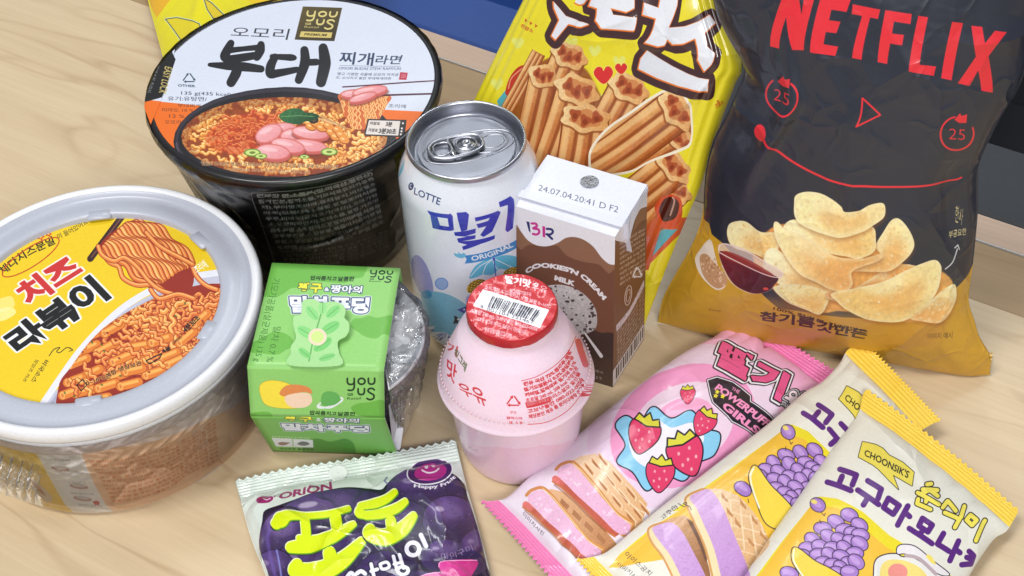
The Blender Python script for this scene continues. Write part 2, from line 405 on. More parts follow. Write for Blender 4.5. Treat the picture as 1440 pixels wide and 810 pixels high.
def disc_S(cx, cy, z, R):
    return lambda u, v: np.stack([cx + (2 * u - 1) * R, cy + (2 * v - 1) * R, np.full(np.shape(u), float(z))], -1)
def disc(name, cx, cy, z, R, RS, m, parent, n=96, rings=10, hf=None):
    rr = np.linspace(0, R, rings + 1)[1:]; th = np.linspace(0, 2 * np.pi, n, endpoint=False)
    V = [(cx, cy, z)]
    for r in rr: V += [(cx + r * math.cos(t), cy + r * math.sin(t), z) for t in th]
    V = np.array(V)
    if hf is not None: V[:, 2] += hf(V[:, 0] - cx, V[:, 1] - cy)
    f = [(0, 1 + i, 1 + (i + 1) % n) for i in range(n)] + gridfaces(n, rings, 1, True)
    uv = np.stack([(V[:, 0] - cx) / (2 * RS) + .5, (V[:, 1] - cy) / (2 * RS) + .5], 1)
    # consistent up-facing winding
    f = [f_ if i < n else f_[::-1] for i, f_ in enumerate(f)]
    return make(name, V, f, m, parent, uv)
def tube(pts, r, k=8, closed=False):
    P = np.asarray(pts, float); n = len(P); V = []; F = []
    rr = np.broadcast_to(np.asarray(r, float), (n,))
    for i in range(n):
        a = P[(i - 1) % n] if (closed or i > 0) else P[i]; b = P[(i + 1) % n] if (closed or i < n - 1) else P[i]
        t = b - a; t = t / (np.linalg.norm(t) + 1e-9); up = np.array([0, 0, 1.0]) if abs(t[2]) < .9 else np.array([1.0, 0, 0])
        x = np.cross(t, up); x /= np.linalg.norm(x); y = np.cross(x, t)
        for j in range(k):
            q = 2 * math.pi * j / k; V.append(P[i] + rr[i] * (math.cos(q) * x + math.sin(q) * y))
    for i in range(n if closed else n - 1):
        for j in range(k):
            F.append((i * k + j, i * k + (j + 1) % k, ((i + 1) % n) * k + (j + 1) % k, ((i + 1) % n) * k + j))
    if not closed: F += [tuple(range(k))[::-1], tuple((n - 1) * k + j for j in range(k))]
    return np.array(V), F
def join(parts):
    V = []; F = []; b = 0
    for v, f in parts:
        V.append(np.asarray(v, float)); F += [tuple(i + b for i in q) for q in f]; b += len(v)
    return np.concatenate(V), F
def boxvf(c, sx, sy, sz, ax=(1, 0, 0), ay=(0, 1, 0), bev=.6):
    ax = np.array(ax, float); ay = np.array(ay, float); az = np.cross(ax, ay); V = []
    # box with chamfered edges: 24 vertices
    sg = [(x, y, z) for x in (-1, 1) for y in (-1, 1) for z in (-1, 1)]; idx = {}
    for s in sg:
        for k in range(3):
            d = np.array([sx / 2 - (bev if k != 0 else 0), sy / 2 - (bev if k != 1 else 0), sz / 2 - (bev if k != 2 else 0)]) * s
            idx[(s, k)] = len(V); V.append(np.array(c, float) + ax * d[0] + ay * d[1] + az * d[2])
    F = []
    def add(ids):
        p = np.array([V[i] for i in ids]); n = np.cross(p[1] - p[0], p[2] - p[0]); 
        if n @ (p.mean(0) - np.array(c, float)) < 0: ids = ids[::-1]
        F.append(tuple(ids))
    for k in range(3):
        o = [i for i in range(3) if i != k]
        for q in (-1, 1):
            ring = []
            for a, b in ((-1, -1), (1, -1), (1, 1), (-1, 1)):
                s = [0, 0, 0]; s[k] = q; s[o[0]] = a; s[o[1]] = b; ring.append(idx[(tuple(s), k)])
            add(ring)
        for a in (-1, 1):
            for b in (-1, 1):
                e = []
                for q, kk in ((-1, o[0]), (1, o[0]), (1, o[1]), (-1, o[1])):
                    s = [0, 0, 0]; s[k] = q; s[o[0]] = a; s[o[1]] = b; e.append(idx[(tuple(s), kk)])
                add(e)
    for s in sg: add([idx[(s, 0)], idx[(s, 1)], idx[(s, 2)]])
    return np.array(V), F

def polyline(pts, t):
    p = np.asarray(pts, float); d = np.linalg.norm(np.diff(p, axis=0), axis=1); L = np.concatenate([[0], np.cumsum(d)]); L /= L[-1]
    t = np.asarray(t)
    return np.stack([np.interp(t, L, p[:, k]) for k in range(p.shape[1])], -1)
def sstep(x): x = np.clip(x, 0, 1); return x * x * (3 - 2 * x)

class Packet:
    """Pillow pack: two sheets sealed along crimped ends. Outline given as four measured polylines on a carrier plane."""
    def __init__(s, plane, top, bottom, left, right, T, seal0, seal1, axis='v', p=.55, q=.5, zmin=.4, sag=None):
        s.pl = plane; s.T = T; s.axis = axis; s.s0 = seal0; s.s1 = seal1; s.p = p; s.q = q; s.zmin = zmin; s.sag = sag
        s.E = [plane.hit(smooth(e, False, 5)) for e in (top, bottom, left, right)]
    def flat(s, u, v):
        top, bot, lef, rig = s.E; u = np.asarray(u, float); v = np.asarray(v, float); uc = np.clip(u, 0, 1)[..., None]; vc = np.clip(v, 0, 1)[..., None]
        t = polyline(top, uc[..., 0]); b = polyline(bot, uc[..., 0]); l = polyline(lef, vc[..., 0]); r = polyline(rig, vc[..., 0])
        c = (top[0] * (1 - uc) * (1 - vc) + top[-1] * uc * (1 - vc) + bot[0] * (1 - uc) * vc + bot[-1] * uc * vc)
        P = (1 - vc) * t + vc * b + (1 - uc) * l + uc * r - c
        P = P + (u[..., None] - uc) * (rig.mean(0) - lef.mean(0)) + (v[..., None] - vc) * (bot.mean(0) - top.mean(0))
        return P
    def h(s, u, v):
        a, w = (v, u) if s.axis == 'v' else (u, v)
        a = np.clip(a, 0, 1); w = np.clip(w, 0, 1)
        b = np.clip((a - s.s0) / (1 - s.s0 - s.s1), 0, 1)
        hb = np.clip(1 - np.abs(2 * b - 1) ** 3.2, 0, 1) ** s.q; hw = np.clip(1 - np.abs(2 * w - 1) ** 2.6, 1e-9, 1) ** s.p
        h = s.T * hb * hw
        if s.sag is not None: h = h * s.sag(u, v)
        return h
    def S(s, u, v):
        P = s.flat(u, v) + s.pl.n * s.h(u, v)[..., None]
        P[..., 2] = np.maximum(P[..., 2], s.zmin); return P
    def build(s, name, parent, mfront, mback, nu=150, nv=130, teeth=22, crimp=.35, ncr=7, wr=None, tooth=1.6, back=.9, notch=None, zz=(1, 1), back_shift=0.5, cuts=None):
        """axis v: seals at v=0 and v=1"""
        def ax(n, s0, s1):
            return np.unique(np.concatenate([np.linspace(0, s0, ncr * 6 + 1), np.linspace(s0, 1 - s1, n), np.linspace(1 - s1, 1, ncr * 6 + 1)])) if (s0 or s1) else np.linspace(0, 1, n)
        nt = teeth * 4 + 1
        if s.axis == 'v': us = np.linspace(0, 1, max(nu // (teeth * 4), 1) * teeth * 4 + 1); vs = ax(nv, s.s0, s.s1)
        else: vs = np.linspace(0, 1, max(nv // (teeth * 4), 1) * teeth * 4 + 1); us = ax(nu, s.s0, s.s1)
        U, V = np.meshgrid(us, vs); P = s.flat(U, V); H = s.h(U, V); A, W = (V, U) if s.axis == 'v' else (U, V)
        cr = np.where(A < s.s0, np.sin(A / max(s.s0, 1e-6) * ncr * 2 * np.pi), 0) + np.where(A > 1 - s.s1, np.sin((1 - A) / max(s.s1, 1e-6) * ncr * 2 * np.pi), 0)
        edge = np.clip(np.minimum(W, 1 - W) * 60, 0, 1)
        Hf = H + crimp * cr * edge
        if wr is not None: Hf = Hf + wr(U, V) * np.clip(np.minimum(np.minimum(U, 1 - U), np.minimum(V, 1 - V)) * 25, 0, 1)
        # saw-tooth cut at the sealed ends
        e0, e1 = (s.E[0].mean(0), s.E[1].mean(0)) if s.axis == 'v' else (s.E[2].mean(0), s.E[3].mean(0))
        d = (e1 - e0) / np.linalg.norm(e1 - e0); tri = np.abs(((W * teeth) % 1) * 2 - 1)
        row = (A - 0) / max(s.s0, 1e-6); k0 = np.clip(1 - row * 3, 0, 1); k1 = np.clip(1 - (1 - A) / max(s.s1, 1e-6) * 3, 0, 1)
        sh = (tooth * tri * k0 * zz[0] - tooth * tri * k1 * zz[1]) if (s.s0 or s.s1) else 0 * tri
        if notch is not None: sh = sh + notch(W, A)
        P = P + d * sh[..., None]
        n = s.pl.n
        F = P + n * (Hf + .18)[..., None]; B = P - n * (H * back + .18 - (crimp * cr * edge))[..., None]
        F[..., 2] = np.maximum(F[..., 2], s.zmin); B[..., 2] = np.minimum(np.maximum(B[..., 2], s.zmin - .3), F[..., 2] - .05) if abs(n[2]) > .6 else np.maximum(B[..., 2], s.zmin - .3)
        nr, nc = U.shape; Vt = np.concatenate([F.reshape(-1, 3), B.reshape(-1, 3)]); m = nr * nc
        fl = gridfaces(nc, nr, 0); v0 = Vt[list(fl[len(fl) // 2])]; nn = np.cross(v0[1] - v0[0], v0[2] - v0[0]); flip = nn @ n < 0
        ff = gridfaces(nc, nr, 0, flip=flip); fb = gridfaces(nc, nr, m, flip=not flip); fs = []
        ring = [i for i in range(nc)] + [j * nc + nc - 1 for j in range(1, nr)] + [(nr - 1) * nc + i for i in range(nc - 2, -1, -1)] + [j * nc for j in range(nr - 2, 0, -1)]
        for i in range(len(ring)):
            a, b = ring[i], ring[(i + 1) % len(ring)]; q = (a, b, b + m, a + m); fs.append(q if not flip else q[::-1])
        uv = np.concatenate([np.stack([U.ravel(), V.ravel()], 1)] * 2)
        # film body and crimped end seals are parts of their own
        if cuts is None: cuts = ([('end_seal', s.axis, 0, s.s0)] if s.s0 else []) + ([('end_seal', s.axis, 1 - s.s1, 1)] if s.s1 else [])
        faces = ff + fb + fs; mi = np.array([0] * len(ff) + [1] * (len(fb) + len(fs)))
        cen = np.array([uv[list(f)].mean(0) for f in faces]); pid = np.zeros(len(faces), int)
        for k, (nm, axn, lo_, hi_) in enumerate(cuts): q = cen[:, 1 if axn == 'v' else 0]; pid[(q > lo_) & (q < hi_)] = k + 1
        for k, nm in enumerate([name] + [c[0] for c in cuts]):
            sel = np.nonzero(pid == k)[0]; F_ = [faces[i] for i in sel]; used = np.unique(np.array([j for f in F_ for j in f])); remap = np.full(len(Vt), -1); remap[used] = np.arange(len(used))
            o = make(nm, Vt[used], [tuple(remap[list(f)]) for f in F_], [mfront, mback], parent, uv[used], True, mi[sel].tolist())
            if k == 0: body = o
        return body

# ------------------------------------------------------------------ table and what stands behind it
def wood_mat(name, c0, c1, grain=1.0, fig=1.0, rough=.42):
    m = bpy.data.materials.new(name); m.use_nodes = True; nt = m.node_tree; N = nt.nodes; Lk = nt.links; b = N["Principled BSDF"]
    b.inputs["Roughness"].default_value = rough; b.inputs["Coat Weight"].default_value = .18; b.inputs["Coat Roughness"].default_value = .28
    tc = N.new("ShaderNodeTexCoord"); mp = N.new("ShaderNodeMapping"); mp.inputs["Rotation"].default_value = (0, 0, math.radians(33)); Lk.new(tc.outputs["Object"], mp.inputs["Vector"])
    # swirling growth figure
    ms = N.new("ShaderNodeMapping"); ms.inputs["Scale"].default_value = (3.2, 11, 1); Lk.new(mp.outputs[0], ms.inputs["Vector"])
    n1 = N.new("ShaderNodeTexNoise"); n1.inputs["Scale"].default_value = 1.15; n1.inputs["Detail"].default_value = 2.5; n1.inputs["Distortion"].default_value = .45; Lk.new(ms.outputs[0], n1.inputs["Vector"])
    mu = N.new("ShaderNodeMath"); mu.operation = 'MULTIPLY'; mu.inputs[1].default_value = 7 * fig; Lk.new(n1.outputs["Fac"], mu.inputs[0])
    fr = N.new("ShaderNodeMath"); fr.operation = 'FRACT'; Lk.new(mu.outputs[0], fr.inputs[0])
    cr = N.new("ShaderNodeValToRGB"); e = cr.color_ramp.elements; e[0].position = 0; e[0].color = (1, 1, 1, 1); e[1].position = .07; e[1].color = (.15, .15, .15, 1)
    x = e.new(.13); x.color = (.0, .0, .0, 1); x = e.new(.93); x.color = (.12, .12, .12, 1); x = e.new(1); x.color = (1, 1, 1, 1)
    Lk.new(fr.outputs[0], cr.inputs[0])
    # where the figure shows at all
    n4 = N.new("ShaderNodeTexNoise"); n4.inputs["Scale"].default_value = 7; n4.inputs["Detail"].default_value = 2; Lk.new(mp.outputs[0], n4.inputs["Vector"])
    r4 = N.new("ShaderNodeMapRange"); r4.inputs[1].default_value = .38; r4.inputs[2].default_value = .62; r4.inputs[3].default_value = .0; r4.inputs[4].default_value = .42; Lk.new(n4.outputs["Fac"], r4.inputs[0])
    mf = N.new("ShaderNodeMath"); mf.operation = 'MULTIPLY'; Lk.new(cr.outputs[0], mf.inputs[0]); Lk.new(r4.outputs[0], mf.inputs[1])
    # long fine fibres
    mg = N.new("ShaderNodeMapping"); mg.inputs["Scale"].default_value = (14, 420, 1); Lk.new(mp.outputs[0], mg.inputs["Vector"])
    n2 = N.new("ShaderNodeTexNoise"); n2.inputs["Scale"].default_value = 1; n2.inputs["Detail"].default_value = 5; n2.inputs["Roughness"].default_value = .65; Lk.new(mg.outputs[0], n2.inputs["Vector"])
    r2 = N.new("ShaderNodeMapRange"); r2.inputs[1].default_value = .3; r2.inputs[2].default_value = .75; r2.inputs[3].default_value = 0; r2.inputs[4].default_value = .25 * grain; Lk.new(n2.outputs["Fac"], r2.inputs[0])
    mh = N.new("ShaderNodeMapping"); mh.inputs["Scale"].default_value = (2.2, 75, 1); Lk.new(mp.outputs[0], mh.inputs["Vector"])
    n3 = N.new("ShaderNodeTexNoise"); n3.inputs["Scale"].default_value = 1; n3.inputs["Detail"].default_value = 3; Lk.new(mh.outputs[0], n3.inputs["Vector"])
    r3 = N.new("ShaderNodeMapRange"); r3.inputs[1].default_value = .35; r3.inputs[2].default_value = .7; r3.inputs[3].default_value = 0; r3.inputs[4].default_value = .2; Lk.new(n3.outputs["Fac"], r3.inputs[0])
    ad = N.new("ShaderNodeMath"); ad.operation = 'ADD'; Lk.new(mf.outputs[0], ad.inputs[0]); Lk.new(r2.outputs[0], ad.inputs[1])
    ad2 = N.new("ShaderNodeMath"); ad2.operation = 'ADD'; ad2.use_clamp = True; Lk.new(ad.outputs[0], ad2.inputs[0]); Lk.new(r3.outputs[0], ad2.inputs[1])
    mx = N.new("ShaderNodeMix"); mx.data_type = 'RGBA'; mx.inputs[6].default_value = (*lin(c0), 1); mx.inputs[7].default_value = (*lin(c1), 1)
    Lk.new(ad2.outputs[0], mx.inputs[0]); Lk.new(mx.outputs[2], b.inputs["Base Color"])
    bp = N.new("ShaderNodeBump"); bp.inputs["Strength"].default_value = .12; bp.inputs["Distance"].default_value = .0004; Lk.new(n2.outputs["Fac"], bp.inputs["Height"]); Lk.new(bp.outputs[0], b.inputs["Normal"])
    return m
TT = np.array([.839, -.545, 0]); TN = np.array([.545, .839, 0])
def board(name, n0, n1, z1, th, m, parent, l0=-1000, l1=1000, bev=.7):
    c = TT * (l0 + l1) / 2 + TN * (n0 + n1) / 2 + np.array([0, 0, z1 - th / 2])
    V, F = boxvf(c, l1 - l0, n1 - n0, th, TT, TN, bev); return make(name, V, F, m, parent, smooth_=False)
tbl = thing('table', 'pale maple table under all the snacks, with a reflection-darkened tan board along its back edge', 'table', (0, 0, 0))
board('front_board', -420, 553.4, 0, 22, wood_mat('maple', (214, 193, 159), (174, 145, 110)), tbl, bev=.3)
board('middle_board', 553.8, 595.3, -.2, 22, wood_mat('tan_board_dark_sheen', (170, 142, 104), (136, 108, 74), fig=.5), tbl, bev=.3)  # separate tan board; darkening from reflections is put into its colour
board('edge_strip', 595.9, 616, .6, 23, wood_mat('pink_strip', (205, 178, 156), (166, 136, 114), 1.4, .5), tbl)
board('edge_trim', 595.3, 596.0, .9, 20, mat('pale_trim', (205, 205, 205), rough=.3, metal=.4), tbl, bev=.1)
def crate(name, label, l0, l1, m, rim_w, z, parent_group):
    o = TT * ((l0 + l1) / 2) + TN * 800
    c = thing(name, label, 'crate', (o[0], o[1], -400))
    def bx(nm, a0, a1, b0, b1, z0, z1):
        cc = TT * (a0 + a1) / 2 + TN * (b0 + b1) / 2 + np.array([0, 0, (z0 + z1) / 2]); V, F = boxvf(cc, a1 - a0, b1 - b0, z1 - z0, TT, TN, 2); make(nm, V, F, m, c, smooth_=False)
    n0 = 622; n1 = 1150
    bx('rim', l0, l1, n0, n0 + rim_w, z - 5, z); bx('rim', l0, l1, n1 - rim_w, n1, z - 5, z)
    bx('rim', l0, l0 + rim_w, n0 + rim_w, n1 - rim_w, z - 5, z); bx('rim', l1 - rim_w, l1, n0 + rim_w, n1 - rim_w, z - 5, z)
    w = 6
    bx('side_wall', l0 + rim_w - w, l1 - rim_w + w, n0 + rim_w - w, n0 + rim_w, -300, z - 5); bx('side_wall', l0 + rim_w - w, l1 - rim_w + w, n1 - rim_w, n1 - rim_w + w, -300, z - 5)
    bx('side_wall', l0 + rim_w - w, l0 + rim_w, n0 + rim_w, n1 - rim_w, -300, z - 5); bx('side_wall', l1 - rim_w, l1 - rim_w + w, n0 + rim_w, n1 - rim_w, -300, z - 5)
    bx('bottom', l0 + rim_w, l1 - rim_w, n0 + rim_w, n1 - rim_w, -300, -292)
    return c
lsplit = float((unp([(985, 150)])[0]) @ TT)
crate('blue_crate', 'blue plastic crate with a wide rim standing behind the table', lsplit - 620, lsplit - 6, mat('blue_plastic', (40, 76, 148), rough=.4, mottle=.05, bumps=((60, .2, .001),)), 46, -4, None)
crate('dark_crate', 'charcoal plastic crate with a wide rim behind the chip bag', lsplit + 2, lsplit + 560, mat('charcoal_plastic', (52, 55, 60), rough=.5, mottle=.05, bumps=((60, .2, .001),)), 60, -4, None)
V = [(-3000, -2000, -720), (3000, -2000, -720), (3000, 4000, -720), (-3000, 4000, -720)]
fl = make('floor', V, [(0, 1, 2, 3)], mat('floor_grey', (96, 96, 98), rough=.6), None, smooth_=False); fl['kind'] = 'structure'

INK = (38, 42, 58)
PLASTIC_COAT = dict(coat=.55, coat_rough=.12)

def youus(cv, q, col, w):
    """shop brand set in rounded strokes: YOU over US, in a quad TL,TR,BR,BL"""
    q = np.array(q, float)
    def P(*pts): return [tuple(q[0] * (1 - x) * (1 - y) + q[1] * x * (1 - y) + q[2] * x * y + q[3] * (1 - x) * y) for x, y in pts]
    U = lambda x, y, ww, hh: smooth([(x, y), (x, y + hh * .55), (x + ww * .15, y + hh * .9), (x + ww * .5, y + hh), (x + ww * .85, y + hh * .9), (x + ww, y + hh * .55), (x + ww, y)], False, 4)
    cv.line(P(*U(.02, .03, .24, .26)), w, col); cv.line(P(*smooth([(.26, .03), (.26, .42), (.18, .54), (.05, .53)], False, 4)), w, col)
    cv.line(P(*ellipse(.52, .16, .12, .13)) + P((.64, .16)), w, col)
    cv.line(P(*U(.76, .03, .22, .26)), w, col); cv.line(P(*U(.40, .48, .22, .26)), w, col)
    cv.line(P(*smooth([(.97, .55), (.90, .48), (.78, .50), (.75, .60), (.84, .69), (.95, .78), (.94, .92), (.82, .98), (.71, .92)], False, 4)), w, col)
    cv.text("GS", P((.02, .66), (.22, .66), (.22, .78), (.02, .78)), col, off=.03); cv.text("Retail", P((.02, .84), (.50, .84), (.50, .95), (.02, .95)), col)
def recycle(cv, cx, cy, r, col, w, sq=.8):
    for k in range(3):
        a = math.radians(-90 + 120 * k); b = a + math.radians(120)
        p = (cx + r * math.cos(a), cy + sq * r * math.sin(a)); q = (cx + r * math.cos(b), cy + sq * r * math.sin(b))
        s_ = (p[0] + (q[0] - p[0]) * .14, p[1] + (q[1] - p[1]) * .14); e_ = (p[0] + (q[0] - p[0]) * .72, p[1] + (q[1] - p[1]) * .72)
        cv.line([s_, e_], w, col)
        d = np.array(e_) - np.array(s_); d /= np.linalg.norm(d); n = np.array([-d[1], d[0]]); e = np.array(e_)
        cv.fill([e + n * w * 1.3, e + d * w * 2.2, e - n * w * 1.3], col)
def strand(cv, pts, w, dark, midc, light, a=1.0):
    p = np.asarray(pts, float); cv.line(p, w * 1.35, dark, a); cv.line(p, w, midc, a); cv.line(p + np.array([-.12, -.22]) * w, w * .38, light, a * .9)
def wavy(x, y, ang, L, amp, wl, ph, bend=0):
    n = int(max(L / 2.2, 8)); t = np.linspace(0, L, n); o = amp * np.sin(t / wl * 2 * np.pi + ph) ; a = ang + bend * t / L
    px = x + np.cumsum(np.cos(a)) * (L / n) - np.sin(a) * o; py = y + np.cumsum(np.sin(a)) * (L / n) + np.cos(a) * o
    return np.stack([px, py], 1)
def noodles(cv, poly, n, w, cols, seed, amp=2.2, wl=9, L=(14, 34), ang=None, base=None, squash=.7):
    g = random.Random(seed); old = cv.clip; m = cv.mask(poly); cv.clip = m if old is None else m * old
    if base is not None: cv.fill(poly, base)
    p = np.array(poly); lo, hi = p.min(0), p.max(0)
    for i in range(n):
        x = g.uniform(lo[0], hi[0]); y = g.uniform(lo[1], hi[1]); a = g.uniform(0, 2 * math.pi) if ang is None else g.gauss(ang, .35)
        c = g.choice(cols); q = wavy(0, 0, a, g.uniform(*L), amp * g.uniform(.6, 1.4), wl * g.uniform(.8, 1.3), g.uniform(0, 6), g.uniform(-1.6, 1.6))
        q[:, 1] *= squash; q += [x, y]
        strand(cv, q, w * g.uniform(.8, 1.15), *c)
    cv.clip = old

# ================================================================== black noodle bowl
BX, BY, BZ, BR_ = -104.1, 589.8, 100.0, 74.1
bowl = thing('noodle_bowl', 'black instant noodle bowl with a white and orange lid showing ham noodles', 'noodle bowl', (BX, BY, 0))
A = crop(200, 0, 3.349)
def art_lid_black():
    S = disc_S(BX, BY, BZ, 78); cv = Canvas(S, 1100, 1100, (216, 222, 238))
    # orange lower part
    cv.fill([(150, 141), (212, 142), (290, 150), (402, 155), (545, 155), (610, 158), (640, 160), (640, 300), (150, 300)], (236, 112, 30))
    # pot
    cv.fill(ellipse(401, 200, 157, 77, 0), (30, 26, 34)); cv.fill(ellipse(399, 196, 152, 71), (52, 46, 58)); cv.fill(ellipse(400, 197, 149.5, 67.5), (26, 22, 28))
    cv.line(ellipse(401, 199, 153, 73, a0=95, a1=178), 2.2, (120, 108, 128), .6, 1)
    soup = ellipse(400, 193, 145, 56)
    cv.fill(soup, cv.grad((300, 150), (480, 250), (150, 72, 26), (140, 54, 16), .4, 14))
    m = cv.mask(soup); cv.clip = m
    P3 = [((176, 84, 22), (240, 168, 78), (255, 224, 150)), ((190, 90, 24), (246, 182, 90), (255, 232, 170)), ((160, 66, 16), (232, 146, 60), (252, 206, 120))]
    noodles(cv, soup, 290, 4.3, P3, 11, amp=2.2, wl=10, L=(14, 34))
    cv.line(ellipse(400, 196, 143, 56), 16, (120, 44, 12), .45, 7)
    # kimchi to the left of the middle
    red = A((300, 640), (380, 570), (520, 530), (640, 560), (620, 640), (600, 700), (440, 730), (330, 700))
    cv.fill(smooth(red), cv.grad((310, 170), (380, 215), (206, 66, 24), (190, 44, 18), .5, 10, 3), .55, 5)
    g = random.Random(5)
    for i in range(34):
        x, y = g.uniform(300, 384), g.uniform(164, 214); q = wavy(x, y, g.uniform(-.9, .2), g.uniform(10, 26), 1.4, 12, g.uniform(0, 6)); strand(cv, q, 3.0, (150, 40, 12), (222, 96, 42), (250, 170, 100), .8)
    # sausage slices
    def ham(cx, cy, rx, ry, rot, side=True):
        if side: cv.fill(ellipse(cx + 1, cy + 5, rx * 1.05, ry * 1.05, rot), (90, 24, 14), .6, 3); cv.fill(ellipse(cx + 1, cy + 3.4, rx, ry, rot), (196, 92, 84))
        cv.fill(ellipse(cx, cy, rx, ry, rot), cv.grad((cx - rx, cy - ry), (cx + rx, cy + ry), (244, 186, 190), (226, 138, 142), .10, 5, 9)); cv.line(ellipse(cx, cy, rx * .97, ry * .95, rot, 30), 1.6, (206, 96, 84), .8, .6)
        cv.fill(ellipse(cx - rx * .2, cy - ry * .3, rx * .5, ry * .25, rot), (250, 208, 210), .6, 1)
    for a in ((393, 184, 24, 11, -12), (378, 188, 20, 12, -25), (412, 190, 18, 10, -8), (436, 187, 26, 9, 8), (432, 205, 28, 9, 6), (405, 205, 24, 10, 12), (384, 214, 24, 11, 6)): ham(*a)
    # beans and mushrooms
    for cx, cy in ((437, 178), (445, 174), (452, 180), (462, 177), (466, 186), (475, 183), (472, 193), (480, 190), (484, 197)):
        cv.fill(ellipse(cx, cy + 1, 8, 5, 20), (160, 74, 20)); cv.fill(ellipse(cx, cy, 7.5, 4.6, 20), (232, 148, 64)); cv.fill(ellipse(cx - 2, cy - 1.4, 3, 1.4, 20), (252, 212, 150), .9)
    cv.line([(452, 164), (486, 181)], 3, (200, 150, 96)); cv.line([(440, 164), (474, 176)], 2, (226, 184, 130))
    for c, r in (((441, 169), 5), ): cv.fill(ellipse(*c, 7, 5), (46, 30, 22)); cv.fill(ellipse(*c, 3.5, 2.4), (96, 74, 56))
    # perilla leaf
    leaf = A((645, 545), (690, 515), (740, 512), (770, 530), (800, 532), (835, 548), (800, 570), (770, 572), (740, 586), (700, 582), (665, 572))
    cv.fill(smooth(leaf), cv.grad((392, 152), (440, 172), (52, 120, 62), (22, 66, 36), .4, 6, 4)); cv.line(A((655, 550), (740, 545), (810, 550)), .9, (130, 176, 110), .8)
    for k in range(5): cv.line(A((690 + 25 * k, 548), (700 + 25 * k, 525 + 4 * k)), .6, (120, 168, 100), .6)
    # spring onion
    for cx, cy, rr in ((463, 214, 12), (355, 215, 12), (367, 220, 9), (428, 221, 7)):
        cv.fill(ellipse(cx, cy, rr, rr * .45), (100, 146, 50)); cv.fill(ellipse(cx, cy, rr * .8, rr * .33), (206, 220, 130)); cv.fill(ellipse(cx, cy, rr * .35, rr * .15), (110, 130, 50))
    cv.clip = None
    # noodles lifted by chopsticks
    lift = A((938, 440), (1160, 450), (1150, 500), (1120, 560), (1110, 600), (1000, 610), (960, 560), (940, 500))
    cv.fill(smooth(lift), (214, 104, 52)); m = cv.mask(smooth(lift)); cv.clip = m
    for i in range(30):
        x = 481 + i * 2.2; strand(cv, wavy(x + g.uniform(-1, 1), 134, 1.5 + g.uniform(-.2, .25), 50, 1.4, 10, g.uniform(0, 6)), 2.2, (186, 84, 34), (244, 164, 92), (255, 216, 150))
    cv.clip = None
    cv.line([(482, 122.5), (618, 113.5)], 1.8, (78, 26, 44)); cv.line([(518, 135), (618, 132)], 2.4, (70, 22, 40))
    for a in ((498, 132, 19, 6, -3), (520, 128, 25, 7, -8), (510, 137, 20, 5.5, -16)): ham(*a)
    # brush title and small titles
    cv.text("오모리", [(327, 38), (408, 41), (404, 56.5), (324, 52)], (52, 52, 62), off=.0)
    bk = (24, 23, 28)
    def br(p, w): cv.line(smooth(A(*p), False, 6), np.interp(np.linspace(0, 1, (len(p) - 1) * 6 + 1), np.linspace(0, 1, len(w)), w) * 1.42, bk)
    br(((418, 205), (400, 240), (388, 268), (410, 280), (480, 272), (540, 262)), (7, 9, 9, 8, 8, 7)); br(((560, 212), (556, 240), (540, 270)), (7, 9, 8)); br(((420, 238), (480, 232), (548, 226)), (6, 5, 6))
    br(((318, 306), (400, 312), (480, 316), (560, 326)), (4, 8, 9, 7)); br(((452, 318), (440, 350), (418, 390)), (9, 10, 9))
    br(((612, 268), (700, 272), (718, 274)), (5, 7, 4)); br(((626, 270), (606, 310), (604, 348), (640, 346), (730, 330)), (7, 9, 9, 8, 6))
    br(((764, 236), (766, 300), (738, 380)), (8, 10, 8)); br(((770, 296), (820, 294)), (7, 7)); br(((852, 226), (860, 300), (842, 390)), (9, 12, 10))
    cv.text("찌개", [(479, 73), (527, 75), (524, 93), (476, 90)], (44, 60, 92), off=.015); cv.text("라면", [(530, 78), (567, 78), (562, 91), (527, 91)], (44, 60, 92), off=.012)
    cv.text("OMORI BUDAE STEW RAMYUN", [(477, 94.5), (564, 95.3), (563, 99), (476, 98)], (60, 74, 110)); cv.line([(478, 92.5), (563, 94)], .5, (90, 100, 130))
    cv.text("깊고 얼큰한 국물에 오모리 김치와", [(475, 102), (561, 103.5), (560, 107.5), (474, 106)], (50, 56, 70)); cv.text("햄, 소시지를 담은 부대찌개라면", [(473, 107.5), (550, 109), (549, 113), (472, 111)], (50, 56, 70))
    cv.fill([(563, 102), (573.5, 103), (571.5, 113), (561, 112.5)], (186, 44, 70)); cv.text("오모리", [(565, 104), (571, 104.5), (570, 111), (563.5, 110.5)], (245, 225, 230))
    # gold premium square
    q = A((757, 32), (942, 38), (905, 195), (718, 187)); cv.fill(q, cv.grad(q[0], q[2], (92, 78, 34), (54, 44, 22), .1, 30)); youus(cv, A((778, 52), (922, 56), (898, 140), (760, 136)), (222, 206, 130), 2.3)
    cv.fill(A((748, 148), (896, 154), (890, 180), (740, 174)), (214, 192, 110)); cv.text("PREMIUM", A((766, 156), (872, 161), (866, 172), (762, 167)), (60, 48, 20), off=.02)
    # recycling mark and weights
    recycle(cv, 266, 111, 11, (54, 74, 96), 1.6); cv.text("OTHER", A((168, 398), (250, 402), (252, 414), (170, 410)), (54, 74, 96), off=.02)
    tq = lambda a, b, c, d: A(a, b, c, d)
    cv.text("135 g(435 kcal)", [(255, 129), (325, 131), (325, 137), (255, 135)], (44, 52, 66))
    cv.text("유형:유탕면/", [(236, 136), (291, 137), (291, 143), (236, 142)], (44, 52, 66))
    for s_, x, y, x2 in (("부대찌개", 250, 146, 282), ("미트햄 10 %", 228, 152, 272), ("12 %,", 238, 161, 262), ("오모리김치", 232, 169, 270)): cv.text(s_, [(x, y), (x2, y + 1), (x2, y + 6), (x, y + 5.5)], (70, 44, 30), alpha=.85)
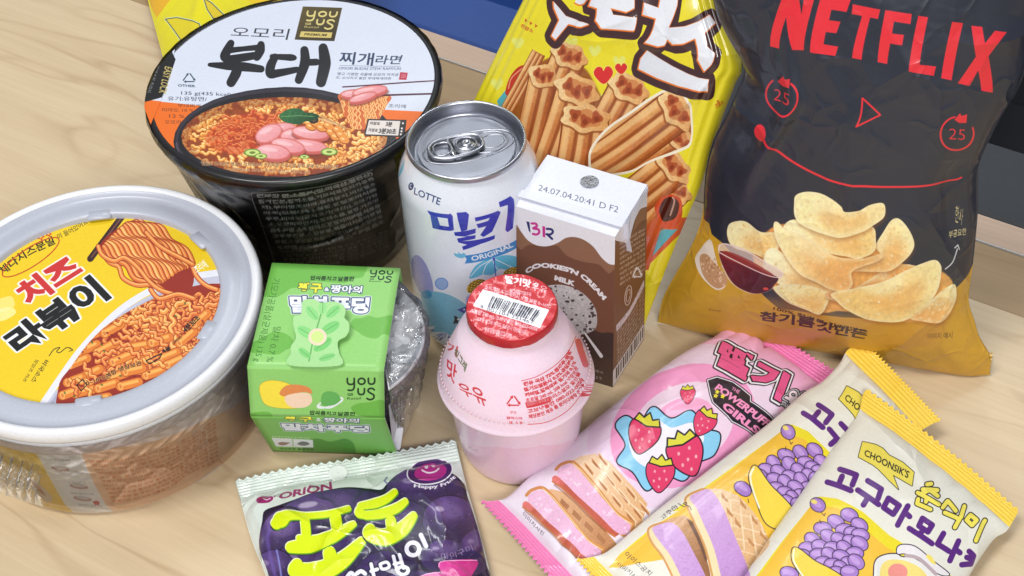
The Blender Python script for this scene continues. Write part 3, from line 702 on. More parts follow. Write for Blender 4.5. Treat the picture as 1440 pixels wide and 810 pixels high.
    # cooking-time box
    b = A((1062, 562), (1245, 566), (1236, 648), (1045, 640)); cv.fill(b, (24, 22, 26)); cv.fill(A((1068, 568), (1216, 571), (1206, 640), (1052, 634)), (226, 216, 210))
    cv.text("매장용", A((1074, 575), (1122, 577), (1118, 592), (1070, 590)), (30, 26, 30), off=.02); cv.text("3분", A((1150, 574), (1180, 576), (1176, 598), (1146, 596)), (30, 26, 30), off=.03)
    cv.text("가정용", A((1066, 606), (1112, 608), (1108, 624), (1062, 622)), (30, 26, 30), off=.02); cv.text("3분30초", A((1118, 604), (1200, 608), (1194, 634), (1112, 630)), (30, 26, 30), off=.03)
    for k, (x, y) in enumerate(((1228, 582), (1223, 606), (1221, 620), (1218, 634))): cv.fill([(200 + (x + 5 * math.cos(t)) / 3.349, (y + 5 * math.sin(t)) / 3.349) for t in np.linspace(0, 6.2, 12)], (236, 230, 226))
    cv.text("조리예", A((1160, 490), (1243, 494), (1240, 512), (1158, 508)), (70, 76, 92))
    cv.text("맛있게 드시려면 반드시 전자레인지 조리하여 뜨거우니 꺼낼 때에 유의하십시오.", [(283, 227), (478, 232), (476, 238), (284, 233)], (40, 10, 8), outline=((.5, (250, 206, 150)),))
    cv.text("전자레인지 조리시 뚜껑은 완전히 제거하세요.", [(325, 236), (437, 240), (436, 245), (325, 241)], (70, 10, 8), outline=((.5, (250, 206, 150)),))
    cv.text("♣", [(375, 249), (383, 249), (383, 254), (375, 254)], (20, 20, 20))
    # black locking corner on the left with gold words
    tab = [(243, 76), (247, 84), (243, 96), (232, 128), (228, 138), (210, 143), (180, 150), (180, 60), (235, 50)]
    cv.fill(tab, (24, 22, 24)); cv.text("EASY LOCK", A((143, 322), (112, 450), (78, 440), (108, 315))[::1], (198, 178, 110), off=.02)
    cv.text("전자레인지 조리시", A((88, 300), (42, 440), (24, 436), (68, 290)), (170, 170, 168)); cv.text("개봉선을 당겨주세요", A((70, 290), (28, 430), (14, 420), (54, 284)), (170, 170, 168), alpha=.7)
    return cv.image('noodle_bowl_lid_print')
paper_lid = mat('glossy_paper_lid', image=art_lid_black(), rough=.4, coat=.3, coat_rough=.2, bumps=((90, .25, .0006),))
black = mat('black_paper_cup', (30, 29, 32), rough=.35, coat=.3)
# label wrapped round the tapered cup
bprof = [(49.5, 0.4), (50.5, 1.2), (65.8, 80), (67.4, 90), (68.3, 95)]
def art_cup():
    S = lathe_S(bprof, BX, BY); cv = Canvas(S, 2400, 420, (30, 28, 31), uvbox=(.32, .72, 0, 1))
    B = crop(200, 180, 3.349)
    Lb = (236, 236, 238)
    W = ["원료명 면:소맥분(밀:미국산,호주산)", "변성전분,정제소금,기타식용유지가공품", "제),감칠맛조미액,유화유지,비타민B", "김치(절임배추),설탕,복합조미식품", "채수,미트햄[돼지고기(국산)],고춧가루", "인,오모리묵은지],정제소금,설탕,매운맛", "후추분말,간장베이스,복합지미분말,식용유", "옥수수전분,간장분말,볶음김치양념분말", "분말,간장분말,볶음김치양념분말,간장분말", "추출물,매운찜리추출물,간장분말,건조"]
    L0 = np.array(B((525, 320), (620, 600))); R0 = np.array(B((1095, 195), (1215, 215))); 
    def row(k, n=10):
        t0 = k / n; t1 = (k + .72) / n
        def pt(side, t):
            if side == 0: return np.array(B((528 + 110 * t, 312 + 270 * t)))[0]
            return np.array(B((1085 + 60 * t, 205 + 250 * t)))[0]
        base = []
        for x in (0, .35, .7, 1.0):
            p = pt(0, t1) * (1 - x) + pt(1, t1) * x; p[1] += 12 * math.sin(math.pi * x) * (1 - .1 * x); base.append(p)
        return base
    # frame
    fr = [B((514, 306)), B((640, 612))]
    cv.line(B((514, 306), (560, 450), (625, 640)), .9, Lb); cv.line(B((514, 306), (640, 300), (800, 282), (960, 246), (1085, 195)), .9, Lb); cv.line(B((560, 462), (760, 462), (960, 425), (1120, 360), (1200, 300)), .8, Lb, .9)
    cv.line(B((620, 560), (800, 556), (980, 524), (1140, 470), (1230, 420)), .8, Lb, .6)
    for k in range(10): cv.arctext(W[k], row(k), 6.6, (255, 255, 255) if k < 8 else (200, 200, 200), off=.045 if k % 3 else .06)
    for k in range(5):
        base = B((640 + 10 * k, 590 + k * 18), (800, 586 + k * 18), (980, 556 + k * 18), (1160, 490 + k * 18)); cv.arctext(["알레르기 유발물질 대두,밀,우유,돼지고기 함유", "소비기한 측면표기일까지 반품 및 교환장소", "포장재질 폴리프로필렌 종이 고객상담실", "부정불량식품신고는 국번없이 1399", "보관방법 직사광선을 피하고 서늘한 곳에"][k], base, 4.4, (190, 190, 190), off=.02)
    return cv.image('noodle_bowl_side_print')
cupm = mat('printed_black_cup', image=art_cup(), rough=.38, coat=.35, coat_rough=.15)
lathe('cup', bprof, BX, BY, cupm, bowl, 128, cap0=True, uv=False) if False else lathe('cup', bprof, BX, BY, cupm, bowl, 128, uv=True)
lathe('base', [(0.5, .5), (49.6, .5)], BX, BY, black, bowl, 64)
lathe('rim', [(68.0, 94), (72, 94.5), (74, 96), (74.6, 98), (74, 99.8), (72.5, 100.3), (71, 100.1), (70.6, 99.4), (68, 99.2)], BX, BY, black, bowl, 128)
disc('lid', BX, BY, 100.2, 71.3, 78, paper_lid, bowl, hf=lambda x, y: .25 * np.sin(x * .11 + 1) * np.cos(y * .09) * (1 - (x * x + y * y) / 71.3 ** 2))
# locking corner tab sticking out on the left
q = [unp([p], BZ)[0] for p in [(246, 70), (222, 96), (206, 132), (203, 152), (212, 176), (228, 140), (243, 92)]]
tb = [p + np.array([0, 0, .5]) for p in q]; n = len(q)
make('lock_tab', q + tb, [tuple(range(n))[::-1], tuple(range(n, 2 * n))] + [(i, (i + 1) % n, (i + 1) % n + n, i + n) for i in range(n)], paper_lid, bowl, [((p[0] - BX) / 156 + .5, (p[1] - BY) / 156 + .5) for p in q + tb], smooth_=False)
fprof = [(51.2, 1.5), (54, 12), (59.5, 40), (65.5, 68), (69.0, 82), (73.5, 92), (75.2, 96.5), (75.2, 99), (74.6, 100.6)]
def wob_b(R_, Z, th):
    return R_ + .9 * np.abs(np.sin(th * 19 + Z * .12)) * np.clip((70 - np.abs(Z - 60)) / 70, 0, 1) * (0.3 + .7 * np.abs(np.sin(th * 3.1))), Z
lathe('shrink_film', [(a, b) for a, b in polyline(fprof, np.linspace(0, 1, 40))], BX, BY, film_mat('clear_shrink_film', .22, 26, .015), bowl, 220, wob=wob_b)

# ================================================================== cheese rabokki tub
RX, RY, RZ, RR = -197.9, 477.9, 66.5, 79.2
tub = thing('rice_cake_tub', 'round tub with yellow label of cheese noodles under a frosted plastic lid', 'noodle tub', (RX, RY, 0))
Cc = crop(0, 240, 3.116); Dd = crop(0, 480, 3.116)
LCZ = 63.0
LCX, LCY = [float(v) for v in unp([(134, 426)], LCZ)[0][:2]]
def art_tub_lid():
    S = disc_S(LCX, LCY, LCZ, 66); cv = Canvas(S, 1300, 1300, (240, 204, 30))
    # grey plate swooping in from the lower left
    plate = smooth([(60, 580), (88, 540), (120, 492), (170, 440), (225, 408), (260, 395), (320, 385), (420, 420), (380, 600), (160, 660)])
    cv.fill(plate, (196, 196, 214)); cv.line(smooth([(55, 575), (84, 532), (118, 486), (168, 436), (220, 404), (262, 390), (330, 380)], False), 9, (232, 232, 242)); cv.line(smooth([(68, 575), (95, 535), (126, 495), (175, 446), (228, 414), (262, 402)], False), 5, (150, 150, 178), .6, 3)
    # dark sauce bed
    food = smooth([(82, 545), (100, 515), (128, 478), (160, 450), (215, 420), (262, 404), (320, 400), (400, 430), (360, 560), (200, 640), (90, 600)])
    cv.fill(food, (150, 40, 22)); cv.clip = cv.mask(food)
    cols = [((150, 44, 16), (232, 130, 60), (252, 186, 110)), ((140, 40, 18), (222, 112, 50), (248, 170, 96)), ((160, 60, 16), (242, 154, 70), (255, 206, 130))]
    noodles(cv, [(180, 400), (320, 400), (320, 520), (130, 530), (140, 460)], 190, 5.2, cols, 21, amp=3, wl=15, L=(30, 70), ang=.5, squash=1)
    g = random.Random(3)
    for cx, cy, a, L in ((140, 466, -22, 28), (122, 490, -24, 30), (158, 462, -30, 26), (110, 508, -22, 26), (150, 488, -28, 30), (128, 524, -25, 26), (172, 503, -24, 30), (196, 486, -10, 30), (205, 505, -16, 28), (166, 528, -20, 24), (236, 500, -22, 26), (225, 478, -18, 26), (105, 534, -20, 22), (118, 550, -14, 26), (150, 542, -18, 26), (182, 540, -14, 26), (216, 524, -18, 24), (98, 552, -20, 22), (140, 560, -10, 24), (246, 508, -24, 24), (188, 520, -12, 24), (262, 474, -40, 26), (282, 448, -40, 24)):
        d = np.array([math.cos(math.radians(a)), math.sin(math.radians(a))]) * L / 2; c = np.array([cx, cy]); n = np.array([-d[1], d[0]]) / L * 2
        cv.line([c - d, c + d], 14, (160, 62, 20)); cv.line([c - d, c + d], 12.4, (226, 128, 48)); cv.line([c - d * .95 - n * 1.8, c + d * .9 - n * 1.8], 4.5, (250, 186, 96), .85, 1)
        cv.fill(ellipse(*(c - d), 3.2, 5.4, a), (244, 178, 100), .9); cv.fill(ellipse(*(c - d), 1.7, 3.2, a), (206, 110, 46), .8)
    for i in range(26):
        strand(cv, wavy(g.uniform(90, 260), g.uniform(440, 550), g.uniform(-1, 1.2), g.uniform(20, 40), 2.5, 13, g.uniform(0, 6)), 4.6, *cols[i % 3])
    for i in range(40): cv.fill(ellipse(g.uniform(90, 300), g.uniform(420, 560), 2.2, 1.4, g.uniform(0, 90)), (60, 96, 36) if i % 3 == 0 else (120, 20, 14), .7)
    cv.clip = None
    # noodles hanging from chopsticks
    cv.line(Cc((560, 165), (395, 385)), 9, (54, 26, 26)); cv.line(Cc((552, 178), (400, 378)), 2, (140, 90, 80), .7); cv.line(Cc((650, 165), (590, 235)), 9, (54, 26, 26))
    body = smooth(Cc((600, 212), (660, 262), (730, 330), (830, 392), (850, 450), (840, 510), (800, 530), (720, 520), (640, 470), (560, 400), (470, 350), (440, 320), (500, 262)))
    cv.fill(body, (150, 40, 22)); cv.clip = None
    for i in range(17):
        t = i / 16; x0 = 158 + 44 * (1 - t); y0 = 312 + 34 * t if t > .5 else 310 + 22 * t
        x0, y0 = (196 - 52 * t, 309 + 40 * t ** 1.6)
        x1, y1 = (272 - 62 * t, 368 + 36 * t)
        n = 26; u = np.linspace(0, 1, n); bx = x0 + (x1 - x0) * u; by = y0 + (y1 - y0) * u - 10 * np.sin(u * np.pi) * (1 - t)
        o = 3.4 * np.sin(u * 13 + i * .7); d = np.array([x1 - x0, y1 - y0]); d = d / np.linalg.norm(d)
        strand(cv, np.stack([bx - d[1] * o, by + d[0] * o], 1), 6.0, *cols[(i * 7) % 3])
    for p in (((440, 345), (480, 400), (520, 420), (540, 470), (600, 500), (680, 500), (740, 545)), ((430, 330), (450, 370), (500, 395), (545, 380), (600, 420), (650, 480), (700, 520), (760, 540), (830, 560)), ((700, 330), (760, 370), (830, 400), (860, 460), (900, 500), (950, 520)), ((660, 520), (700, 560), (780, 540), (850, 560)), ((640, 270), (700, 330), (790, 380), (845, 410))):
        strand(cv, smooth(Cc(*p), False, 6), 5.4, *cols[0])
    # title: red 치즈 over black 라볶이
    cv.text("치즈", Cc((48, 512), (292, 360), (376, 448), (134, 600)), (206, 50, 50), outline=((2.6, (250, 238, 232)),), off=.045)
    cv.text("라볶이", Cc((2, 720), (392, 452), (492, 556), (94, 812)), (16, 16, 16), outline=((2.6, (244, 244, 248)),), off=.045)
    cv.arctext("체다치즈분말", Cc((14, 460), (120, 380), (248, 318)), 13, (24, 24, 20), off=.02)
    c0 = np.array(Cc((134, 378))[0]); cv.line(np.vstack([ellipse(c0[0], c0[1], 47, 13, -33), ellipse(c0[0], c0[1], 47, 13, -33)[:1]]), 1.6, (196, 72, 24))
    cv.arctext("이 들어있어요!", Cc((256, 300), (320, 270), (394, 226)), 8, (24, 24, 20))
    for cx, cy, r in ((178, 288, 5), (212, 276, 4)):
        p = Cc((cx, cy))[0]; st = [(p[0] + r * (1 if k % 2 == 0 else .45) * math.cos(k * math.pi / 5), p[1] + r * (1 if k % 2 == 0 else .45) * math.sin(k * math.pi / 5)) for k in range(10)]; cv.line(st + st[:1], 1.3, (200, 50, 36))
    cv.fill(smooth([(-8, 424), (14, 416), (20, 424), (18, 432), (-8, 440)]), (246, 226, 120)); cv.fill(smooth([(-6, 436), (16, 432), (22, 440), (6, 450), (-8, 450)]), (252, 240, 170), .8)
    cv.text("조리예", Cc((845, 420), (890, 388), (915, 420), (860, 450)), (252, 250, 236), off=.02); cv.text("노하우담은면", Cc((604, 240), (668, 206), (674, 216), (610, 250)), (130, 100, 20), alpha=.6)
    cv.text("비벌소스", Dd((214, 88), (150, 186), (134, 170), (196, 76)), (30, 26, 20), off=.01); cv.text("맛있게 매운", Dd((170, 84), (110, 180), (98, 172), (156, 76)), (30, 26, 20))
    cv.line(smooth(Dd((215, 62), (236, 34), (262, 26), (248, 42), (262, 48), (292, 26), (318, 36)), False), 1.1, (30, 26, 24)); cv.line(Dd((306, 26), (318, 38), (302, 42)), 1, (30, 26, 24))
    cv.arctext("0~10℃에서 냉장보관", Dd((380, 194), (460, 166), (530, 130), (622, 104)), 7, (20, 14, 12), off=.015, outline=((.6, (236, 160, 90)),)); cv.line(Dd((640, 84), (708, 52), (700, 72), (655, 98), (640, 84)), 1.6, (20, 14, 12)); cv.text("4분", Dd((706, 34), (742, 14), (750, 32), (716, 52)), (20, 14, 12), off=.02)
    cv.text("4분30초", Cc((796, 690), (860, 626), (880, 648), (816, 712)), (20, 14, 12), off=.03); cv.text("1000W", Cc((752, 750), (792, 722), (800, 732), (760, 760)), (20, 14, 12)); cv.text("4분", Cc((712, 788), (740, 772), (750, 784), (722, 800)), (20, 14, 12), off=.02)
    cv.line(Cc((742, 770), (748, 720), (840, 640), (888, 622)), 1.2, (220, 110, 60)); cv.line([(108, 541), (116, 533), (122, 541), (114, 549), (108, 541)], 1.4, (20, 14, 12))
    return cv.image('rice_cake_tub_lid_print')
lab = mat('tub_label_paper', image=art_tub_lid(), rough=.5, coat=.25, coat_rough=.25)
def frosted_mat(name, col, mixf, rough=.3):
    m = mat(name, col, rough=rough, coat=.25, coat_rough=.25, bumps=((30, .08, .001),), albedo=.86); nt = m.node_tree; N = nt.nodes
    tr = N.new("ShaderNodeBsdfTransparent"); mx = N.new("ShaderNodeMixShader"); mx.inputs[0].default_value = mixf
    out = [n for n in N if n.type == 'OUTPUT_MATERIAL'][0]; nt.links.new(tr.outputs[0], mx.inputs[1]); nt.links.new(N["Principled BSDF"].outputs[0], mx.inputs[2]); nt.links.new(mx.outputs[0], out.inputs[0]); return m
frost = frosted_mat('frosted_lid_plastic', (196, 200, 214), .92); rimw = frosted_mat('milky_rim_plastic', (246, 247, 252), .97, .2)
tprof = [(73.2, .4), (74.4, 1.2), (75, 8), (76.4, 40), (76.9, 52), (77, 58)]
def art_tub_side():
    S = lathe_S(tprof, RX, RY); cv = Canvas(S, 2600, 380, (252, 238, 234), uvbox=(.3, .8, 0, 1))
    cv.fill(Dd((-160, 380), (130, 450), (175, 520), (245, 650), (318, 748), (400, 770), (640, 775), (640, 840), (200, 840), (-160, 760)), (255, 220, 98))
    cv.fill(Dd((330, 470), (345, 540), (490, 775), (520, 790), (760, 760), (1000, 640), (1160, 440), (1160, 160), (1000, 300), (700, 430), (460, 470)), (255, 214, 180))
    cv.fill(Dd((130, 450), (175, 520), (245, 650), (318, 752), (400, 768), (498, 766), (420, 640), (360, 500), (330, 470), (240, 460)), (250, 250, 252))
    E5 = crop(0, 560, 3.789)
    for k in range(11):
        b = E5((480 + 12 * k, 345 + k * 21), (640 + 10 * k, 338 + k * 20), (840 + 6 * k, 290 + k * 19), (1040 - 2 * k, 200 + 20 * k), (1150 + 2 * k, 120 + 21 * k))
        cv.arctext(["유통기한 별도표기 식품유형 떡볶이떡 업소명 및 소재지", "경기도 파주시 원재료명 쌀떡 정제수 옥수수전분 주정", "비법소스 고추장 설탕 물엿 정제소금 향미증진제 마늘", "체다치즈분말 탈지분유 유화제 산도조절제 밀 대두 우유", "면 소맥분 밀 호주산 정제염 변성전분 난각칼슘 함유"][k % 5], b, 3.6, (222, 132, 84), off=.02, alpha=.9)
    cv.fill(E5((606, 592), (800, 572), (1000, 480), (1120, 390), (1186, 345), (1190, 372), (1120, 425), (1000, 520), (800, 608), (612, 630)), (240, 232, 236))
    cv.arctext("고객상담실  031-719-2888", E5((650, 612), (800, 592), (980, 514), (1160, 400)), 4.4, (206, 130, 100), off=.02)
    for k in range(6):
        x = 250 + 42 * k; y = 300 + 60 * k
        cv.text(["조리방법", "뚜껑을 개봉하고 면과", "소스를 모두 넣은 후", "뜨거운 물을 붓고 섞어", "전자레인지에 조리", "맛있게 드세요"][k], E5((x, y + 20), (x + 120, y + 26), (x + 126, y + 38), (x + 6, y + 32)), (120, 116, 120), alpha=.8)
    for x, y in ((320, 375), (420, 470), (440, 535)): cv.fill(ellipse(x / 3.789, 560 + y / 3.789, 13, 3.2, 8), (196, 150, 140)); cv.fill(ellipse(x / 3.789, 560 + y / 3.789 - 1, 10, 2, 8), (216, 214, 220))
    cv.fill(ellipse(513 / 3.789, 560 + 556 / 3.789, 4.5, 2.4, 5), (210, 96, 96)); cv.fill(smooth(E5((130, 420), (190, 440), (260, 510), (280, 540), (240, 545), (170, 480))), (232, 214, 200)); cv.fill(smooth(E5((145, 425), (190, 455), (235, 505), (240, 520), (190, 480))), (190, 122, 80))
    return cv.image('rice_cake_tub_side_print')
lathe('tub_wall', tprof, RX, RY, mat('tub_print', image=art_tub_side(), rough=.35, coat=.5, coat_rough=.12), tub, 128, uv=True)
lathe('base', [(.5, .5), (73.4, .5)], RX, RY, rimw, tub, 64)
lathe('skirt', [(77.1, 50), (77.9, 50.4), (78.3, 52), (78.5, 56.5)], RX, RY, frosted_mat('skirt_plastic', (250, 240, 244), .88, .25), tub, 128)
lathe('rim', [(77, 56), (78.2, 56.2), (79.2, 57.5), (79.3, 60.5), (78.6, 61.5), (77.6, 61.8)], RX, RY, rimw, tub, 128)
lathe('lid', [(78.4, 61.4), (79.3, 62), (79.6, 64.5), (79.0, 66.4), (77.6, 67.2), (75.5, 66.8), (74.2, 65.2), (72.5, 64.2), (69.5, 64.8), (66, 65.8), (63, 65.9), (61.0, 65.6), (60.4, 64.9), (60.1, 63.4), (59.8, 62.6)], RX, RY, frost, tub, 160)
lathe('lid_rim', [(75.6, 67.0), (76.6, 67.9), (78.2, 68.2), (79.6, 67.2), (80.3, 65.2), (80.3, 62.6), (79.6, 60.8), (78.6, 60.2)], RX, RY, rimw, tub, 160)
disc('paper_label', RX, RY, LCZ - .2, 61.5, 66, lab, tub)
# its uv centre is the measured label centre
me = [o for o in tub.children if o.name.startswith('paper_label')][0].data
_idx = np.empty(len(me.loops), int); me.loops.foreach_get('vertex_index', _idx); _v = np.empty(len(me.vertices) * 3); me.vertices.foreach_get('co', _v); _v = _v.reshape(-1, 3) / MM + [RX, RY, 0]
me.uv_layers[0].data.foreach_set('uv', np.stack([(_v[:, 0] - LCX) / 132 + .5, (_v[:, 1] - LCY) / 132 + .5], 1)[_idx].astype(np.float32).ravel())
# moulded snap lugs on the lid
for px in ((141, 284), (290, 332), (283, 462), (124, 556)):
    c = unp([px], 65.5)[0]; a = math.atan2(c[1] - RY, c[0] - RX); er = np.array([math.cos(a), math.sin(a), 0]); et = np.array([-er[1], er[0], 0])
    V, F = boxvf(np.array([RX, RY, 65.0]) + er * 61.0, 6.5, 12, 1.8, er, et, .85); make('snap_lug', V, F, frost, tub)
def wob_t(R_, Z, th):
    k = np.clip(1 - np.abs(Z - 42) / 22, 0, 1); return R_ + k * (1.1 * np.abs(np.sin(th * 31 + np.sin(Z * .5) * 1.5)) * (0.4 + .6 * np.abs(np.sin(th * 4.3)))), Z
lathe('shrink_film', [tuple(p) for p in polyline([(75.6, 3), (77.6, 30), (79, 42), (79.6, 50), (80.4, 58), (80.5, 59.6)], np.linspace(0, 1, 60))], RX, RY, film_mat('tub_shrink_film', .13, 30, .025, .0), tub, 260, wob=wob_t)
# bunched seam of the film at the left
g = np.random.default_rng(5); U, V_ = np.meshgrid(np.linspace(0, 1, 46), np.linspace(0, 1, 22))
p0, p1 = unp([(-40, 612)], 44)[0], unp([(60, 642)], 40)[0]
X = p0 + (p1 - p0) * U[..., None] + np.array([0, -.6, -.8]) * (V_[..., None] * 22); X = X + np.array([-.35, -.9, .35]) * (3.0 * np.abs(np.sin(U * 21 + 3 * V_)) * np.sin(V_ * np.pi) + 2.2 * np.sin(U * 47 + V_ * 9) * np.sin(V_ * np.pi) + 3)[..., None]
make('film_seam', X.reshape(-1, 3), gridfaces(46, 22), film_mat('film_seam_plastic', .35, 26, .08, .05), tub)

# ================================================================== drink can
KX, KY = -17.1, 512.7
can = thing('drink_can', 'white and blue milk soda can with silver top and pull tab, between bowl and carton', 'can', (KX, KY, 0))
cprof = polyline([(24, .6), (26, 1.2), (28.5, 4.5), (31.5, 9), (32.8, 14), (33.1, 18), (33.1, 60), (33.1, 100), (33.0, 103), (32.4, 106), (30.6, 110.5), (28.6, 114.8), (27.0, 118), (26.4, 119.6)], np.linspace(0, 1, 48))
def art_can():
    S = lathe_S(cprof, KX, KY); cv = Canvas(S, 1900, 1150, (232, 237, 249), uvbox=(.26, .74, 0, 1))
    G = crop(540, 120, 4.5); H_ = crop(540, 280, 3.682)
    cv.fill(ellipse(561, 222, 9, 28, 6), (140, 206, 232)); 
    cv.line(smooth([(560, 262), (600, 292), (660, 310), (720, 300), (760, 280)], False), 26, (222, 228, 242), .55, 10)
    cv.text("LOTTE", [(583, 263.5), (620.5, 279), (618, 289), (582, 273)], (30, 52, 108), off=.012); cv.fill(ellipse(578, 262, 3.7, 5.6, 12), (26, 44, 96)); cv.line(smooth([(579, 259), (577, 260), (577, 264), (579, 264)], False), .8, (235, 240, 250))
    blue = (40, 50, 178); lb = (196, 212, 246)
    # title in heavy slanted strokes
    o = [(240, 60), (270, 150)]
    def poly(*p): cv.fill([(x + .0, y) for x, y in H_(*p)], blue)
    poly((222, 58), (335, 78), (345, 75), (356, 88), (362, 160), (345, 165), (252, 150), (240, 84)); cv.fill(H_((277, 92), (330, 100), (336, 143), (290, 136)), (232, 237, 249))
    poly((376, 70), (425, 66), (440, 80), (430, 160), (400, 168), (386, 120))
    poly((362, 172), (475, 152), (474, 176), (420, 192), (475, 186), (472, 205), (400, 218), (575, 186), (572, 206), (500, 232), (410, 264), (404, 246), (430, 236), (385, 224), (378, 204), (430, 194), (368, 190))
    poly((470, 96), (590, 60), (604, 66), (560, 168), (515, 196), (498, 186), (530, 140), (488, 150), (478, 130), (540, 112), (548, 96), (474, 116))
    poly((594, 16), (655, -16), (672, 0), (668, 150), (640, 172), (628, 160), (640, 30), (600, 42))
    poly((686, 40), (740, -40), (790, -60), (770, 0), (740, 60), (700, 80))
    # ribbon
    rb = H_((415, 292), (560, 262), (690, 208), (760, 170), (760, 205), (690, 250), (560, 305), (418, 334), (428, 312)); cv.fill(rb, (58, 140, 210))
    cv.arctext("ORIGINAL", H_((455, 322), (560, 296), (672, 246)), 7, (240, 246, 252), off=.03)
    cv.fill(smooth(H_((362, 280), (385, 285), (380, 272), (400, 284), (412, 278), (424, 292), (405, 306), (372, 298))), (110, 190, 226))
    # umbrella
    um = smooth(H_((442, 408), (470, 350), (520, 318), (570, 304), (630, 290), (690, 300), (720, 330), (690, 352), (640, 366), (600, 362), (560, 392), (510, 392), (480, 404)), True, 5); cv.fill(um, (96, 192, 226))
    for e in ((450, 400), (512, 390), (590, 366), (660, 352)): cv.line(smooth(H_((568, 308), ((568 + e[0]) / 2 - 12, (308 + e[1]) / 2 - 6), e), False), 1.3, (216, 240, 250))
    cv.line(H_((569, 304), (580, 410)), 1.4, (70, 80, 190)); cv.fill(ellipse(694.6, 364.6, 1.7, 2.2), (70, 80, 190))
    # straw-yellow wavy patches
    def straw(c, rx, ry):
        cv.fill(ellipse(c[0], c[1], rx, ry, -25), (232, 190, 62)); cv.clip = cv.mask(ellipse(c[0], c[1], rx, ry, -25))
        for k in range(-4, 5): cv.line(wavy(c[0] - 14, c[1] + k * 3.2 + 4, -.55, 30, 1, 6, k), 1.1, (96, 66, 20))
        cv.clip = None
    straw(H_((480, 452))[0], 15, 9); straw(H_((660, 385))[0], 13, 8)
    # soft bubbles
    cv.fill(ellipse(594, 390, 12, 33, -18), (140, 142, 206), .8); cv.fill(ellipse(590, 380, 9, 20, -18), (160, 158, 214), .5, 3); cv.fill(ellipse(621, 399, 9.5, 8.5, 20), (120, 156, 224)); cv.fill(ellipse(621, 399, 8.2, 7.2, 20), (160, 188, 236))
    cv.fill(smooth([(592, 412), (604, 409), (630, 414), (652, 426), (672, 446), (676, 466), (664, 474), (640, 474), (612, 458), (598, 438)]), (130, 192, 220)); cv.fill(ellipse(600, 414, 7.5, 6), (70, 150, 200))
    cv.fill(smooth([(655, 420), (664, 414), (672, 424), (670, 440), (660, 438)]), (176, 184, 236)); cv.fill(H_((378, 572), (440, 548), (450, 600), (410, 590)), (50, 64, 170))
    for p in ((415, 572), (430, 568), (425, 585)): cv.fill(ellipse(540 + p[0] / 3.682, 280 + p[1] / 3.682, 1.3, 1.3), (235, 240, 250))
    cv.line(H_((372, 612), (380, 640)), 3.4, (20, 24, 50)); cv.fill(H_((362, 605), (384, 612), (376, 628), (368, 648), (358, 642), (366, 624)), (20, 24, 50)); cv.line(H_((382, 622), (432, 626)), 2.2, (235, 240, 250))
    cv.arctext("340 ml (170 kcal)", [(590, 456), (604, 466), (622, 475), (644, 482)], 7.5, (52, 66, 150), off=.01)
    return cv.image('drink_can_print')
canm = mat('painted_aluminium', image=art_can(), rough=.25, coat=.9, coat_rough=.04, rough_var=.05)
alu = mat('brushed_aluminium', (186, 188, 196), rough=.3, metal=1, rough_var=.05)
alu2 = mat('dull_aluminium', (158, 160, 170), rough=.42, metal=1, rough_var=.05)
lathe('body', cprof, KX, KY, canm, can, 128, uv=True)
lathe('bottom', [(.5, 4), (20, 3), (24, .6)], KX, KY, alu, can, 64)
lathe('rim', polyline([(26.3, 119.4), (27.4, 119.8), (27.9, 121), (27.9, 122.2), (27.4, 123), (26.6, 123.1), (26.0, 122.4), (25.6, 120.5), (25.0, 117.0), (24.0, 115.6), (23.2, 115.9), (22.7, 117.2), (22.4, 118.0)], np.linspace(0, 1, 48)), KX, KY, alu, can, 128)
def lidh(x, y):
    r = np.hypot(x, y); return np.zeros_like(r)
ZL = 117.9
disc('lid', KX, KY, ZL, 22.6, 30, alu2, can, rings=16, hf=lambda x, y: -.25 * sstep((np.hypot(x, y) - 19) / 2))
q = unp([(597, 208), (676, 190), (733, 186)], ZL + .8); T0 = q[0]; T1 = q[1]; ta = (T1 - T0) / np.linalg.norm(T1 - T0); tn = np.array([-ta[1], ta[0], 0])
tabc = np.array([KX, KY, 0])
def stad(c, L, W, z, n=40, sq=2.6):
    t = np.linspace(0, 2 * np.pi, n, endpoint=False); cx = np.sign(np.cos(t)) * np.abs(np.cos(t)) ** (2 / sq) * L / 2; cy = np.sign(np.sin(t)) * np.abs(np.sin(t)) ** (2 / sq) * W / 2
    P = c + np.outer(cx, ta) + np.outer(cy, tn); P[:, 2] = z; return P
tc_ = tabc - ta * 5.0
# raised panel groove around tab and mouth
v1 = tube(stad(tabc + ta * 1.0, 43, 19.5, ZL - .05, 60, 2.2), .38, 6, True)
v2 = tube(stad(tabc + ta * 10.0, 19, 14.6, ZL + .05, 50, 2.0), .45, 6, True); v3 = tube(stad(tabc + ta * 12.2, 11.5, 9, ZL + .0, 40, 2.0), .35, 6, True)
for nm, v in (('panel_bead', v1), ('mouth_score', v2), ('mouth_bead', v3)): make(nm, v[0], v[1], alu, can)
tab = make('pull_tab', *tube(stad(tc_, 25, 14.0, ZL + 1.7, 60, 2.7), .95, 8, True), alu, can)
def plate(c, L, W, z, th, holes=None):
    P = stad(c, L, W, z, 40, 2.4); Q = P.copy(); Q[:, 2] -= th; n = 40
    return np.concatenate([P, Q]), [tuple(range(n)), tuple(range(n, 2 * n))[::-1]] + [(i, i + n, (i + 1) % n + n, (i + 1) % n) for i in range(n)]
pa = plate(tc_ + ta * 5.2, 13.6, 12.6, ZL + 1.9, .6); pb = plate(tc_ - ta * 2.0, 2.4, 12.4, ZL + 1.9, .6)
make('tab_web', *join([pa, pb]), alu, can)
make('tab_ring', *join([tube(stad(tc_ - ta * 6.4, 8.2, 8.8, ZL + 2.0, 40, 2.6), .5, 6, True), tube(stad(tc_ + ta * 4.9, 9.4, 8.8, ZL + 2.05, 40, 2), .4, 6, True)]), alu, can)
